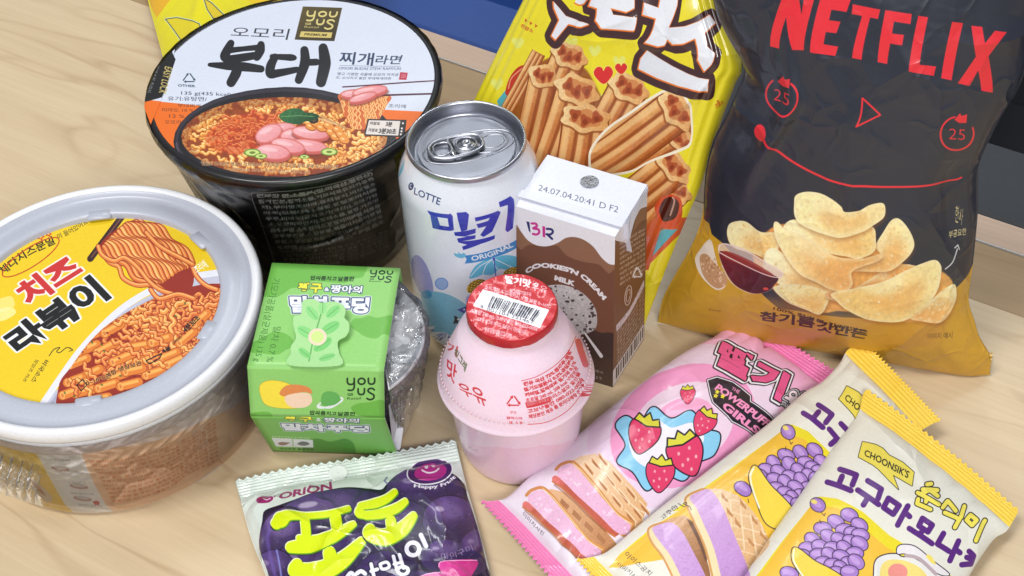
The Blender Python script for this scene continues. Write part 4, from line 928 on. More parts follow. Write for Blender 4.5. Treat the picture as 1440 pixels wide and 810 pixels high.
lathe('rivet', [(2.6, 2.0), (2.5, 2.5), (1.9, 2.9), (1.2, 2.95), (.9, 2.5), (.2, 2.4)], float(tabc[0]), float(tabc[1]), alu, can, 32, z0=ZL)

# ================================================================== strawberry milk jar
JX, JY = -.6, 432.4
jar = thing('milk_jar', 'round pink strawberry milk jar with red foil cap', 'milk jar', (JX, JY, 0))
jprof = polyline([(18.6, 91.5), (19.1, 88.5), (20.0, 85.4), (22.2, 82.0), (24.9, 78.2), (26.9, 74), (29.2, 68.5), (32.0, 61.5), (34.0, 55.0), (35.0, 51.6), (35.3, 50.6), (35.9, 50.1), (36.1, 49.2), (35.8, 48.2), (35.2, 47.6), (34.2, 46.6), (32.7, 45.8), (32.3, 44), (31.5, 36), (29.8, 18), (28.2, 5), (27.6, 2), (26.2, .6)], np.linspace(0, 1, 110))
def art_jar():
    S = lathe_S(jprof, JX, JY); cv = Canvas(S, 1700, 1250, (252, 226, 244), uvbox=(.24, .76, 0, 1))
    L_ = crop(600, 500, 4.048); K_ = crop(600, 370, 5.064); red = (222, 64, 78)
    cv.fill([(560, 608), (616, 560), (640, 606), (700, 628), (760, 626), (812, 600), (834, 556), (880, 600), (880, 720), (560, 720)], (248, 210, 230))
    cv.text("우유", L_((168, 150), (318, 190), (350, 300), (200, 215)), (216, 62, 74), off=.02)
    cv.text("맛", L_((118, 10), (176, 60), (160, 170), (112, 110)), red, off=.02); cv.text("기", L_((120, -90), (180, -50), (170, 10), (118, -20)), red, off=.02)
    cv.text("빙그레", K_((212, 600), (290, 720), (272, 778), (192, 640)), (96, 110, 72), off=.03)
    # ingredients panel
    tl, tr, br, bl = L_((540, 140), (800, 0), (905, 160), (575, 392))
    cv.line(smooth(L_((540, 144), (620, 122), (700, 78), (760, 30), (810, -30), (850, -110)), False), 1.0, red); cv.line(smooth(L_((575, 392), (680, 380), (780, 330), (850, 262), (900, 180)), False), 1.0, red)
    rows = ["원유 국산 72%,정제수,설탕", "딸기농축과즙 0.2%,혼합분유", "카르민,합성향료 딸기향 0.1%", "내용량 240 mL 208 kcal 냉장보관", "포장재질 폴리스티렌 축산물", "고객상담실 080-022-0056", "화곡동은 제거 후 분리배출해 주세요"]
    for k, st in enumerate(rows):
        y = 176 + k * 31; cv.arctext(st, L_((552 + 5 * k, y), (650 + 5 * k, y - 26), (740 + 6 * k, y - 78), (795 + 12 * k, y - 138), (830 + 12 * k, y - 200)), 6.2, red, off=.06 if k < 3 else .035)
    cv.fill(L_((560, 268), (700, 232), (708, 262), (570, 300)), red); cv.text("알레르기 유발물질", L_((566, 272), (694, 240), (700, 256), (574, 292)), (248, 214, 224))
    cv.line(smooth(L_((862, -80), (880, -20), (905, 50)), False), 9, red, .8)
    recycle(cv, 722, 565, 12, red, 2.0); cv.text("PS", L_((478, 316), (512, 318), (510, 332), (478, 330)), red); cv.text("플라스틱", L_((455, 346), (545, 350), (545, 366), (455, 362)), red, off=.03); cv.text("제품 우수", L_((458, 372), (548, 376), (546, 392), (456, 390)), red, off=.03)
    cv.text("0.00 우-스", L_((178, 480), (294, 540), (288, 552), (176, 494)), (110, 100, 110), alpha=.7)
    return cv.image('milk_jar_print')
jarm = mat('milky_pink_plastic', image=art_jar(), rough=.32, coat=.45, coat_rough=.12, sss=.4, spec=.4, bumps=((25, .05, .001),))
lathe('body', jprof, JX, JY, jarm, jar, 128, uv=True)
lathe('base', [(26.4, .6), (.4, 1.2)], JX, JY, mat('pink_plastic_base', (240, 200, 214), rough=.4), jar, 64)
bd = []
for k in range(96):
    a = 2 * math.pi * k / 96; c = np.array([JX + 34.0 * math.cos(a), JY + 34.0 * math.sin(a), 56.6]); er = np.array([math.cos(a), math.sin(a), .25]); et = np.array([-math.sin(a), math.cos(a), 0]); up = np.cross(er, et)
    t = np.linspace(0, 2 * np.pi, 8, endpoint=False); ringp = [c + .55 * math.cos(x) * et + .95 * math.sin(x) * up for x in t]; bd.append((np.array(ringp + [c + er * .75]), [(i, (i + 1) % 8, 8) for i in range(8)]))
o = make('moulded_beads', *join(bd), mat('pink_bead_plastic', (248, 216, 228), rough=.3, coat=.4), jar); o['kind'] = 'stuff'
CAPZ = 95.0
def art_cap():
    S = disc_S(JX, JY, CAPZ, 24); cv = Canvas(S, 900, 900, (200, 30, 42)); K_ = crop(600, 370, 5.064)
    cv.text("딸기맛", K_((556, 84), (748, 120), (738, 176), (560, 142)), (250, 236, 238), off=.04); cv.text("우유", K_((748, 140), (862, 168), (856, 218), (744, 192)), (240, 196, 204), off=.0); 
    cv.line(K_((762, 150), (780, 140), (795, 152), (780, 168), (762, 150)), 1.1, (250, 236, 238))
    pk = (238, 180, 190)
    for st, q in (("빙그레딸기맛우유", ((596, 180), (748, 210), (744, 240), (594, 212))), ("소비기한 뚜껑에표시 냉장 보관 0~10℃", ((418, 150), (890, 296), (884, 326), (410, 184))), ("내용량 240 mL 고객상담실 080-022-0056", ((316, 322), (796, 456), (784, 486), (308, 350))), ("제조원 빙그레 경기도 남양주시 다산순환로", ((360, 380), (710, 478), (700, 510), (352, 408))), ("부정불량식품신고 1399", ((416, 452), (608, 500), (602, 540), (410, 486)))):
        cv.text(st, K_(*q), pk, off=.035)
    cv.fill(K_((400, 184), (872, 334), (806, 462), (330, 306)), (240, 238, 244))
    g = random.Random(8); a0 = np.array([470, 234.]); a1 = np.array([822, 338.]); b0 = np.array([432, 312.]); b1 = np.array([768, 414.]); pat = ''.join(g.choice(['10', '110', '100', '1110', '1000', '1100']) for _ in range(24)); n = len(pat)
    i = 0
    while i < n:
        if pat[i] == '1':
            j = i
            while j < n and pat[j] == '1': j += 1
            t0, t1 = i / n, (i + (j - i) * .98) / n; cv.fill(K_(*[tuple(v) for v in (a0 + (a1 - a0) * t0, a0 + (a1 - a0) * t1, b0 + (b1 - b0) * t1, b0 + (b1 - b0) * t0)]), (34, 40, 56)); i = j
        else: i += 1
    cv.text("8", K_((386, 296), (404, 302), (400, 322), (382, 316)), (34, 40, 56)); cv.text("801104 221467", K_((432, 314), (764, 412), (758, 434), (426, 336)), (34, 40, 56))
    return cv.image('milk_jar_cap_print')
capm = mat('red_foil', image=art_cap(), rough=.35, metal=.15, coat=.4, coat_rough=.1, bumps=((160, .35, .0006),))
disc('foil_cap', JX, JY, CAPZ, 19.4, 24, capm, jar, rings=12, hf=lambda x, y: .18 * np.sin(x * .7) * np.sin(y * .6 + 1))
def wob_c(R_, Z, th):
    k = np.clip((95.2 - Z) / 4, 0, 1); return R_ + .05 * np.sin(th * 34) * k + .12 * np.sin(th * 9 + 1) * k, Z + (-.9 * np.abs(np.sin(th * 5 + .6)) * (Z < 91.5)) * np.abs(np.sin(th * 1.7))
lathe('foil_skirt', [(19.4, 95.0), (19.8, 94.7), (20.0, 93.9), (20.1, 92.6), (20.15, 91.2), (20.0, 90.6)], JX, JY, mat('red_foil_side', (196, 30, 44), rough=.35, metal=.2, coat=.4, bumps=((200, .3, .0005),)), jar, 160, wob=wob_c)

# ================================================================== milk carton
carton = thing('milk_carton', 'brown and white cookies and cream milk carton standing beside the can', 'milk carton', (25, 486, 0))
HT = 107.3; HF = 102.5
cb = dict(fl=unp([(729.5, 505)])[0], fr=unp([(861.8, 545)])[0], rr=unp([(905.6, 476.7)])[0])
cb['rl'] = cb['fl'] + cb['rr'] - cb['fr']
ct = dict(fl=unp([(722.6, 289)], HF)[0], fr=unp([(865, 333)], HF)[0], rr=unp([(910.6, 259.8)], HT)[0], rl=unp([(770, 217.5)], HT)[0])
# fold line across the top, from the left edge to the right flap
ft = dict(l=unp([(735, 268)], HT - .3)[0], r=unp([(879, 311)], HT - .3)[0])
def quad_S(a, b, c, d, bulge=0):
    """a TL, b TR, c BR, d BL ; u right, v down->0..1"""
    a, b, c, d = [np.asarray(x, float) for x in (a, b, c, d)]; n = np.cross(b - a, d - a); n = n / np.linalg.norm(n)
    if n @ (CO - a) < 0: n = -n
    def S(u, v):
        u = np.asarray(u, float)[..., None]; v = np.asarray(v, float)[..., None]
        return a * (1 - u) * (1 - v) + b * u * (1 - v) + c * u * v + d * (1 - u) * v + n * bulge * np.sin(np.pi * np.clip(u, 0, 1)) * np.sin(np.pi * np.clip(v, 0, 1))
    return S
def quad_mesh(name, S, m, parent, nu=16, nv=16):
    U, V = np.meshgrid(np.linspace(0, 1, nu), np.linspace(0, 1, nv)); P = S(U, V).reshape(-1, 3)
    f = gridfaces(nu, nv); n = np.cross(P[1] - P[0], P[nu] - P[0]); flip = n @ (CO - P[0]) < 0
    return make(name, P, gridfaces(nu, nv, flip=flip), m, parent, np.stack([U.ravel(), V.ravel()], 1))
def art_carton_front(S):
    cv = Canvas(S, 700, 1050, (126, 84, 62)); I = crop(700, 200, 4.5); J = crop(720, 340, 3.68)
    white = (240, 238, 246)
    cv.fill([(700, 240), (900, 290), (900, 420), (700, 400)], (146, 104, 78))
    cv.fill(smooth(I((80, 720), (150, 680), (200, 650), (300, 655), (375, 655), (410, 690), (440, 720), (500, 745), (560, 760), (640, 775), (700, 830), (770, 870), (770, 1700), (80, 1600))), (118, 76, 56))
    cv.fill(list(I((60, 300), (780, 480))) + [tuple(q) for q in smooth(I((780, 768), (735, 775), (700, 768), (655, 728), (605, 662), (545, 618), (485, 600), (430, 606), (385, 634), (335, 654), (290, 659), (240, 650), (190, 620), (150, 570), (115, 520), (60, 500)), False, 6)], white)
    cv.fill(smooth(J((20, 470), (330, 470), (400, 450), (460, 470), (530, 480), (560, 600), (540, 780), (20, 760))), (66, 48, 44)); cv.fill(J((10, 560), (540, 610), (540, 800), (10, 740)), (74, 52, 44))
    # logo letters
    navy, pink = (44, 42, 110), (206, 48, 146)
    cv.fill(I((180, 500), (200, 505), (208, 575), (214, 582), (196, 560)), navy); cv.line(smooth(I((214, 514), (240, 516), (247, 532), (224, 545), (256, 552), (262, 572), (245, 584), (222, 580)), False), 3.2, pink)
    cv.fill(I((282, 530), (300, 534), (300, 604), (284, 598)), pink); cv.line(smooth(I((310, 548), (340, 552), (348, 570), (330, 584), (308, 582)), False), 3.2, navy); cv.line(I((312, 582), (344, 612)), 3.2, navy)
    cv.arctext("COOKIES'N CREAM", J((78, 168), (130, 138), (200, 138), (290, 158), (360, 190), (420, 245), (472, 304)), 7.2, (240, 236, 240), off=.06)
    cv.text("MILK", J((222, 172), (330, 206), (324, 232), (218, 198)), (240, 236, 240), off=.06)
    # ice-cream scoop with cookie bits
    sc = smooth(J((160, 240), (230, 222), (300, 232), (360, 262), (410, 310), (438, 370), (436, 440), (400, 470), (330, 480), (260, 440), (180, 400), (130, 320)))
    cv.fill(sc, cv.grad((760, 400), (840, 470), (220, 216, 216), (178, 172, 172), .28, 9, 12)); cv.clip = cv.mask(sc); g = random.Random(4)
    for i in range(60):
        x, y = g.uniform(765, 838), g.uniform(402, 470); r = g.uniform(1, 3.4); cv.fill([(x + r * g.uniform(.5, 1.2) * math.cos(t), y + .8 * r * g.uniform(.5, 1.2) * math.sin(t)) for t in np.linspace(0, 5.4, 7)], (56, 44, 42), .9)
    for i in range(30): cv.line(wavy(g.uniform(760, 830), g.uniform(400, 466), .9, 14, 1, 7, i), .9, (160, 152, 152), .6)
    cv.clip = None
    cv.line(J((378, 474), (462, 592)), [2.2, 5.0], (226, 222, 222)); cv.text("카페 190 mL", J((398, 652), (474, 668), (472, 684), (396, 668)), (200, 190, 186)); cv.text("24.5 %", J((410, 690), (466, 700), (464, 714), (408, 704)), (190, 180, 176))
    return cv.image('milk_carton_front_print')
def art_carton_side(S):
    cv = Canvas(S, 460, 1050, (122, 80, 56)); K2 = crop(840, 240, 5.06); Q = crop(840, 380, 4.5)
    cv.fill(K2((100, 100), (400, 80), (400, 260), (330, 262), (290, 300), (262, 360), (240, 450), (230, 520), (140, 500), (100, 480)), (240, 238, 246))
    cv.fill(smooth(K2((290, 300), (330, 262), (400, 262), (400, 355), (340, 350), (300, 370), (262, 420))), (146, 106, 78))
    cl = (214, 190, 170)
    for k in range(9):
        y = 470 + k * 36 - 0; cv.text(["영양정보 190 mL당 145 kcal", "나트륨 85 mg 4%탄수화물", "당류 21 g 21%지방 4 g", "포화지방 2.6 g 17%단백질", "콜레스테롤 10 mg 칼슘", "1일 영양성분 기준치", "비율은 2,000 kcal 기준", "개인의 필요 열량에", "따라 다를 수 있습니다"][k], K2((160 + 0 * k, y + 40), (338, y - 70), (338, y - 46), (160, y + 64)), cl, off=.015)
    for p in (K2((285, 730))[0],): recycle(cv, p[0], p[1], 8, (240, 236, 236), 2, 1.2)
    cv.line(np.vstack([ellipse(883.5, 415.5, 4.4, 14, 8)] * 2), 1.0, (226, 210, 200)); cv.line(ellipse(883.5, 415.5, 2.4, 9, 8), .8, (226, 210, 200))
    cv.fill(Q((120, 350), (200, 250), (296, 60), (296, 100), (205, 280), (122, 390)), (226, 216, 220)); cv.text("보관방법 냉장보관 0~10℃", Q((126, 356), (290, 84), (292, 100), (128, 380)), (120, 96, 96))
    for k in range(8): cv.text(["원유 국산 정제수 설탕", "탈지분유 쿠키분말 혼합", "코코아분말 유크림 정제", "소금 합성향료 유화제", "밀 우유 대두 함유 제품", "제조원 부산우유 협동", "소비자상담실 080-333", "부정불량식품신고 1399"][k], Q((124, 400 + 25 * k), (294, 118 + 28 * k), (294, 134 + 28 * k), (124, 418 + 25 * k)), (206, 188, 176), off=.02, alpha=.85)
    cv.fill(Q((98, 640), (292, 340), (294, 430), (98, 740)), (232, 226, 232)); g = random.Random(6); t = .1
    while t < .96:
        w = g.choice([.02, .035, .05]); cv.fill([tuple(np.array(Q((98, 652))[0]) * (1 - s) * (1 - v) + np.array(Q((292, 352))[0]) * s * (1 - v) + np.array(Q((293, 418))[0]) * s * v + np.array(Q((98, 722))[0]) * (1 - s) * v) for s, v in ((t, 0), (t + w, 0), (t + w, 1), (t, 1))], (60, 46, 46)); t += w + g.choice([.02, .03])
    return cv.image('milk_carton_side_print')
def art_carton_top(S):
    cv = Canvas(S, 700, 520, (228, 231, 246)); I = crop(700, 200, 4.5)
    cv.text("24.07.04.20:41 D F2", I((262, 268), (766, 408), (758, 446), (254, 304)), (70, 76, 100), off=-.005)
    return cv.image('milk_carton_top_print')
white_board = dict(rough=.45, coat=.25, coat_rough=.2)
SF = quad_S(ct['fl'], ct['fr'], cb['fr'], cb['fl'], .7); SSd = quad_S(ct['fr'], ct['rr'], cb['rr'], cb['fr'], .5); ST = quad_S(ct['rl'], ct['rr'], ft['r'], ft['l'], .2); ST2 = quad_S(ft['l'], ft['r'], ct['fr'], ct['fl'], .3)
quad_mesh('front_panel', SF, mat('carton_front', image=art_carton_front(SF), **white_board), carton)
quad_mesh('side_panel', SSd, mat('carton_side', image=art_carton_side(SSd), **white_board), carton)
wb = mat('carton_white', (228, 231, 246), **white_board, bumps=((80, .15, .0008),)); bb = mat('carton_brown', (118, 78, 56), **white_board)
quad_mesh('top_panel', ST, mat('carton_top', image=art_carton_top(ST), bumps=((80, .15, .0008),), **white_board), carton); quad_mesh('top_panel', ST2, wb, carton)
SB1 = quad_S(ct['rl'], ct['fl'], cb['fl'], cb['rl']); SB2 = quad_S(ct['rr'], ct['rl'], cb['rl'], cb['rr'])
quad_mesh('side_panel', SB1, bb, carton, 2, 2); quad_mesh('back_panel', SB2, bb, carton, 2, 2)
# sealed seam lying over the top, folded ear on the right side, foil straw hole
sd = (ft['r'] - ft['l']) / np.linalg.norm(ft['r'] - ft['l']); sn = np.array([-sd[1], sd[0], 0])
V, F = boxvf((ft['l'] + ft['r']) / 2 - sn * 2.3 + np.array([0, 0, .35]), np.linalg.norm(ft['r'] - ft['l']) + 1.0, 4.6, .8, sd, sn, .3); make('seam_flap', V, F, wb, carton, smooth_=False)
SB = Plane(ct['fr'], ct['rr'], cb['fr']); K2 = crop(840, 240, 5.06)
ear = [SB.hit([p])[0] for p in K2((192, 372), (232, 300), (300, 200), (352, 112), (357, 135), (326, 230), (282, 290), (248, 380), (226, 480), (218, 566), (208, 568), (196, 480))]
ear2 = [p + SB.n * (.5 + 1.6 * (i in (11, 10, 9, 0))) for i, p in enumerate(ear)]; n = len(ear)
make('side_ear', ear2 + [p - SB.n * .2 for p in ear], [tuple(range(n))] + [(i, i + n, (i + 1) % n + n, (i + 1) % n) for i in range(n)], wb, carton, smooth_=False)
hc = unp([(829, 256)], HT + .2)[0]
disc('straw_hole_foil', float(hc[0]), float(hc[1]), HT + .45, 4.3, 5, mat('hole_foil', (150, 154, 164), rough=.3, metal=.9, bumps=((700, .8, .0008),)), carton, 32, 5)

# ================================================================== green pudding sleeve and its cup
pud = thing('pudding_pack', 'green cardboard sleeve round a clear pudding cup with a pop-up tab', 'pudding', (-88, 452, 0))
ZT = 71.5
c_ = lambda px, z: unp([px], z)[0]
SL = [(c_((382.5, 369.5), ZT), c_((563, 377), ZT)), (c_((347.6, 515), 70.0), c_((540, 519.3), 70.0)), (c_((352.2, 585.5), 44), c_((541, 587.6), 44)), (c_((383.6, 635), .6), c_((559.8, 640.8), .6))]
dk = (112, 184, 76); gr = (146, 208, 114); lt = (156, 214, 126)
E_ = crop(330, 350, 4.766); F_ = crop(330, 490, 4.766)
def puddingtext(cv, f, rows):
    (a, b, c) = rows; nv = (44, 66, 110)
    cv.text("쌉싸름하고", f(*a[0]), (20, 60, 24), off=.03); cv.text("달콤한", f(*a[1]), (20, 60, 24), off=.035)
    cv.text("짱구", f(*b[0]), (250, 240, 70), outline=((1.2, (90, 110, 60)),), off=.04); cv.text("&", f(*b[1]), (244, 246, 250), outline=((1.0, nv),), off=.03); cv.text("짱아의", f(*b[2]), (244, 246, 250), outline=((1.2, nv),), off=.035)
    cv.text("말차푸딩", f(*c), (240, 242, 250), outline=((2.6, (238, 244, 250)), (1.5, nv)), off=.055)
def art_sleeve_top():
    cv = Canvas(quad_S(*SL[0], SL[1][1], SL[1][0]), 800, 700, gr)
    cv.fill(E_((100, 0), (900, 100), (880, 150), (860, 190), (800, 200), (740, 230), (640, 225), (520, 215), (420, 260), (380, 262), (330, 300), (280, 325), (180, 320), (100, 330)), dk)
    cl = lambda *p: cv.fill(smooth(E_(*p)), dk)
    cl((775, 520), (800, 470), (850, 465), (900, 450), (960, 462), (1060, 450), (1060, 580), (1000, 570), (950, 600), (880, 590), (830, 560)); cl((100, 640), (180, 600), (250, 560), (310, 560), (360, 580), (390, 610), (390, 650), (340, 680), (280, 710), (180, 700), (100, 690))
    youus(cv, E_((912, 142), (1062, 148), (1050, 226), (898, 226)), (20, 58, 26), 1.9)
    puddingtext(cv, E_, ((((508, 178), (690, 186), (680, 216), (504, 210)), ((696, 186), (806, 184), (800, 218), (690, 218))), (((430, 226), (590, 230), (580, 296), (420, 292)), ((604, 258), (638, 260), (634, 286), (600, 284)), ((646, 240), (858, 250), (850, 300), (640, 296))), ((366, 314), (908, 326), (896, 436), (376, 430))))
    dt = (62, 120, 44)
    cv.text("기타가공품(살균제품) 135 g", E_((308, 200), (176, 760), (118, 752), (246, 196)), dt); cv.text("말차 0.7 %", E_((312, 525), (262, 762), (208, 756), (262, 520)), dt)
    # the pop-up tab is cut out of the panel
    return cv.image('pudding_sleeve_top_print')
def art_sleeve_front():
    cv = Canvas(quad_S(*SL[1], SL[2][1], SL[2][0]), 800, 400, gr)
    cv.fill(smooth(F_((780, 400), (820, 370), (900, 360), (1000, 350), (1040, 470), (840, 450))), dk); cv.line(F_((85, 132), (1000, 152)), .8, (160, 216, 128), .8)
    cv.fill(smooth(F_((100, 440), (160, 425), (240, 430), (240, 480), (90, 480))), dk)
    youus(cv, F_((752, 195), (942, 195), (942, 345), (752, 350)), (16, 54, 26), 2.6)
    cu = smooth(F_((170, 250), (230, 215), (330, 225), (400, 260), (430, 330), (440, 390), (330, 400), (220, 380), (180, 330))); cv.line(np.vstack([cu, cu[:1]]), 1.2, (190, 160, 40)); cv.fill(cu, (250, 226, 70)); ca = smooth(F_((300, 300), (340, 250), (420, 240), (500, 260), (520, 300), (470, 290), (400, 300), (340, 320))); cv.fill(ca, (226, 140, 80)); cv.fill(smooth(F_((340, 320), (420, 296), (500, 300), (520, 350), (480, 390), (400, 396), (350, 370))), (248, 216, 192))
    # a green hat with white brim
    cv.line(np.vstack([ellipse(330 + 640 / 4.766, 490 + 362 / 4.766, 18.5, 5, -18)] * 2), 2.4, (236, 240, 248)); cv.fill(smooth(F_((580, 370), (590, 300), (640, 284), (690, 300), (710, 340), (680, 372), (620, 384)), True, 3), (100, 178, 92)); cv.line(smooth(F_((560, 384), (640, 396), (720, 350)), False), 2.2, (236, 240, 248))
    cv.text("쌉싸름하고", F_((502, 412), (686, 424), (682, 450), (500, 446)), (20, 60, 24), off=.03); cv.text("달콤한", F_((692, 424), (812, 424), (808, 452), (690, 452)), (20, 60, 24), off=.03)
    return cv.image('pudding_sleeve_front_print')
def art_sleeve_low():
    cv = Canvas(quad_S(*SL[2], SL[3][1], SL[3][0]), 800, 340, (124, 192, 88))
    cv.fill(F_((105, 460), (1010, 470), (1010, 486), (105, 476)), (120, 190, 84)); cv.fill(smooth(F_((480, 620), (560, 600), (640, 620), (740, 600), (800, 640), (780, 720), (480, 720))), (78, 150, 52))
    nv = (44, 66, 110)
    cv.text("짱구", F_((336, 452), (524, 456), (520, 492), (330, 486)), (250, 240, 70), outline=((1.0, (90, 110, 60)),), off=.04); cv.text("&", F_((548, 466), (582, 468), (580, 488), (546, 486)), (240, 242, 250), off=.03); cv.text("짱아의", F_((596, 464), (836, 470), (832, 500), (592, 494)), (240, 242, 250), outline=((1.0, nv),), off=.035)
    cv.text("말차푸딩", F_((310, 498), (900, 516), (906, 562), (322, 546)), (240, 242, 250), outline=((2.2, (238, 244, 250)), (1.2, nv)), off=.05)
    # small picture squares
    cv.fill(F_((248, 598), (386, 602), (390, 660), (276, 656)), (236, 238, 240)); cv.fill(F_((392, 604), (524, 608), (528, 662), (394, 660)), (236, 238, 240))
    cv.fill(smooth(F_((290, 636), (310, 626), (350, 628), (370, 630), (340, 646), (310, 648))), (150, 120, 110)); cv.fill(smooth(F_((420, 638), (450, 620), (490, 626), (500, 640), (460, 650))), (110, 120, 120))
    cv.text("말차푸딩 맛있게 드시는 방법", F_((250, 584), (500, 590), (500, 600), (250, 594)), (240, 242, 240)); cv.text("국산우유 밀크푸딩", F_((300, 664), (530, 668), (530, 682), (300, 678)), (24, 50, 26), off=.02)
    return cv.image('pudding_sleeve_low_print')
card = dict(rough=.5, coat=.22, coat_rough=.25)
inner = mat('white_card_back', (232, 232, 240), rough=.6)
for nm, a, b, art in (('top_panel', 0, 1, art_sleeve_top), ('front_panel', 1, 2, art_sleeve_front), ('lower_panel', 2, 3, art_sleeve_low)):
    S = quad_S(*SL[a], SL[b][1], SL[b][0], .35 if a else .2)
    o = quad_mesh(nm, S, mat('sleeve_' + nm, image=art(), **card), pud)
    m_ = o.modifiers.new('th', 'SOLIDIFY'); m_.thickness = .0004; m_.offset = -1; o.data.materials.append(inner); m_.material_offset = 1; m_.material_offset_rim = 1
# hidden back and bottom of the sleeve
bk = [SL[0][0] + [0, 3.5, -27], SL[0][1] + [0, 3.5, -27]]; bt = [SL[3][0] + [2.5, 44, 0], SL[3][1] + [2.5, 44, 0]]
for nm, q in (('back_panel', (SL[0][0], SL[0][1], bk[1], bk[0])), ('back_panel', (bk[0], bk[1], bt[1], bt[0])), ('bottom_panel', (bt[0], bt[1], SL[3][1], SL[3][0]))):
    o = quad_mesh(nm, quad_S(*q), mat('sleeve_green', gr, **card) if nm == 'back_panel' else inner, pud, 2, 2)
# white tongue standing behind the sleeve's right mouth
tg = [c_(p, z) for p, z in (((541, 588), 43), ((577, 541), 30), ((561, 637), 1), ((559, 641), 1))]
make('inner_flap', [c_((543, 585), 43) + [1, 6, 0], c_((578, 530), 34), c_((562, 638), .8), c_((552, 632), 6) + [0, 3, 0]], [(0, 1, 2, 3)], inner, pud, smooth_=False)
# pop-up tab hinged on the front fold, its printed figure replaced by plain leaf shapes
tabp = smooth(E_((370, 795), (376, 700), (378, 650), (410, 600), (400, 540), (392, 500), (398, 450), (440, 440), (450, 400), (450, 360), (480, 338), (530, 336), (565, 356), (600, 360), (650, 352), (700, 362), (738, 390), (742, 430), (735, 460), (762, 490), (768, 540), (745, 585), (700, 610), (690, 640), (700, 700), (708, 795)), True, 4)
tz = []
hinge0, hinge1 = c_((407.6, 516.8), 70.6), c_((478.5, 518), 70.6)
TP = Plane(hinge0, hinge1, hinge0 + np.array([.1 * 1.0, 40, 0]) * [1, 1, 0] + np.array([0, 0, 7.5]))
P = TP.hit(tabp); P[:, 2] = np.maximum(P[:, 2], ZT + .6)
def tab_S():
    o, t = TP.o, TP.t; w = np.cross(TP.n, t); a = (P - o) @ t; b = (P - o) @ w; a0, a1, b0, b1 = a.min(), a.max(), b.min(), b.max()
    return (lambda u, v: o + t * (a0 + (a1 - a0) * np.asarray(u)[..., None]) + w * (b0 + (b1 - b0) * np.asarray(v)[..., None])), np.stack([(a - a0) / (a1 - a0), (b - b0) / (b1 - b0)], 1)
TS, tuv = tab_S()
def art_tab():
    cv = Canvas(TS, 500, 560, (168, 220, 148)); f = E_
    def leafy(c, rx, ry, rot, col):
        p = f(c)[0]; cv.fill(ellipse(p[0], p[1], rx, ry, rot), col); a = math.radians(rot); cv.line([(p[0] - rx * .8 * math.cos(a), p[1] - rx * .8 * math.sin(a)), (p[0] + rx * .8 * math.cos(a), p[1] + rx * .8 * math.sin(a))], .8, (86, 160, 84))
    cv.line(smooth(f((500, 760), (520, 640), (560, 500), (590, 400)), False), 2.0, (98, 172, 92))
    leafy((470, 700), 11, 5, 40, (128, 208, 118)); leafy((590, 640), 15, 7, -35, (120, 204, 112)); leafy((480, 560), 14, 7, 30, (134, 212, 124)); leafy((640, 530), 15, 7, -30, (124, 206, 116)); leafy((520, 430), 12, 6, 50, (140, 214, 130)); leafy((660, 420), 12, 6, -40, (132, 210, 124)); leafy((590, 395), 9, 6, -85, (148, 218, 134)); leafy((620, 730), 12, 5, -20, (130, 208, 122))
    cv.fill(ellipse(*f((555, 590))[0], 13, 12), (238, 214, 190)); cv.fill(ellipse(*f((555, 590))[0], 9, 8.5), (206, 232, 140))
    return cv.image('pop_up_tab_print')
tm = mat('pop_up_tab_card', image=art_tab(), **card); n = len(P); Q = P - TP.n * .45
make('pop_up_tab', np.concatenate([P, Q]), [tuple(range(n)), tuple(range(n, 2 * n))[::-1]] + [(i, i + n, (i + 1) % n + n, (i + 1) % n) for i in range(n)], tm, pud, np.concatenate([tuv, tuv]), smooth_=False)
# cup inside: clear tapered wall, dark pudding, crinkled film lid, bright flange
CX, CY, CZ = -84.6, 454.5, 64.0
CX, CY = -81.4, 449.6; CZ = 61.0
clear = film_mat('clear_cup_plastic', .1, 20, .12, .10)
lathe('cup_wall', [(39.2, CZ), (37.5, CZ - 1), (36.6, CZ - 4), (30, 8), (28.5, 3), (26, 1.2), (.5, 1.5)], CX, CY, clear, pud, 96)
lathe('pudding', [(.5, CZ - 12), (34.4, CZ - 12), (34.9, CZ - 14), (29, 8), (27.6, 3.6), (25, 2.2), (.5, 2.2)], CX, CY, mat('brown_pudding', (70, 54, 48), rough=.3, coat=.4), pud, 96)
lathe('flange', [(37.5, CZ - .9), (39.6, CZ - .8), (40.4, CZ), (40.3, CZ + .8), (39.5, CZ + 1.1), (38.9, CZ + .7)], CX, CY, mat('flange_plastic', (236, 238, 244), rough=.25, coat=.5), pud, 128)
def crk(x, y):
    return 1.1 * np.abs(np.sin(x * .33 + .8 * np.sin(y * .21))) * np.abs(np.sin(y * .17 + x * .08 + 1)) * (np.hypot(x, y) < 37)
disc('film_lid', CX, CY, CZ + .4, 39.4, 40, mat('crinkled_lid_film', (188, 196, 208), rough=.28, coat=.6, coat_rough=.08, bumps=((40, .8, .003), (160, .3, .001))), pud, 96, 24, hf=crk)
def wob_p(R_, Z, th): return R_ + 1.3 * np.abs(np.sin(th * 9 + Z * .3)), Z + 1.6 * np.sin(th * 7)
lathe('shrink_film', polyline([(34, 22), (38.5, 46), (41.2, 58), (41.6, 64), (40, 67.5), (30, 66.8)], np.linspace(0, 1, 26)), CX, CY, film_mat('cup_shrink_film', .9, 50, .14, .06), pud, 160, wob=wob_p)
fv = []
gg = np.random.default_rng(9)
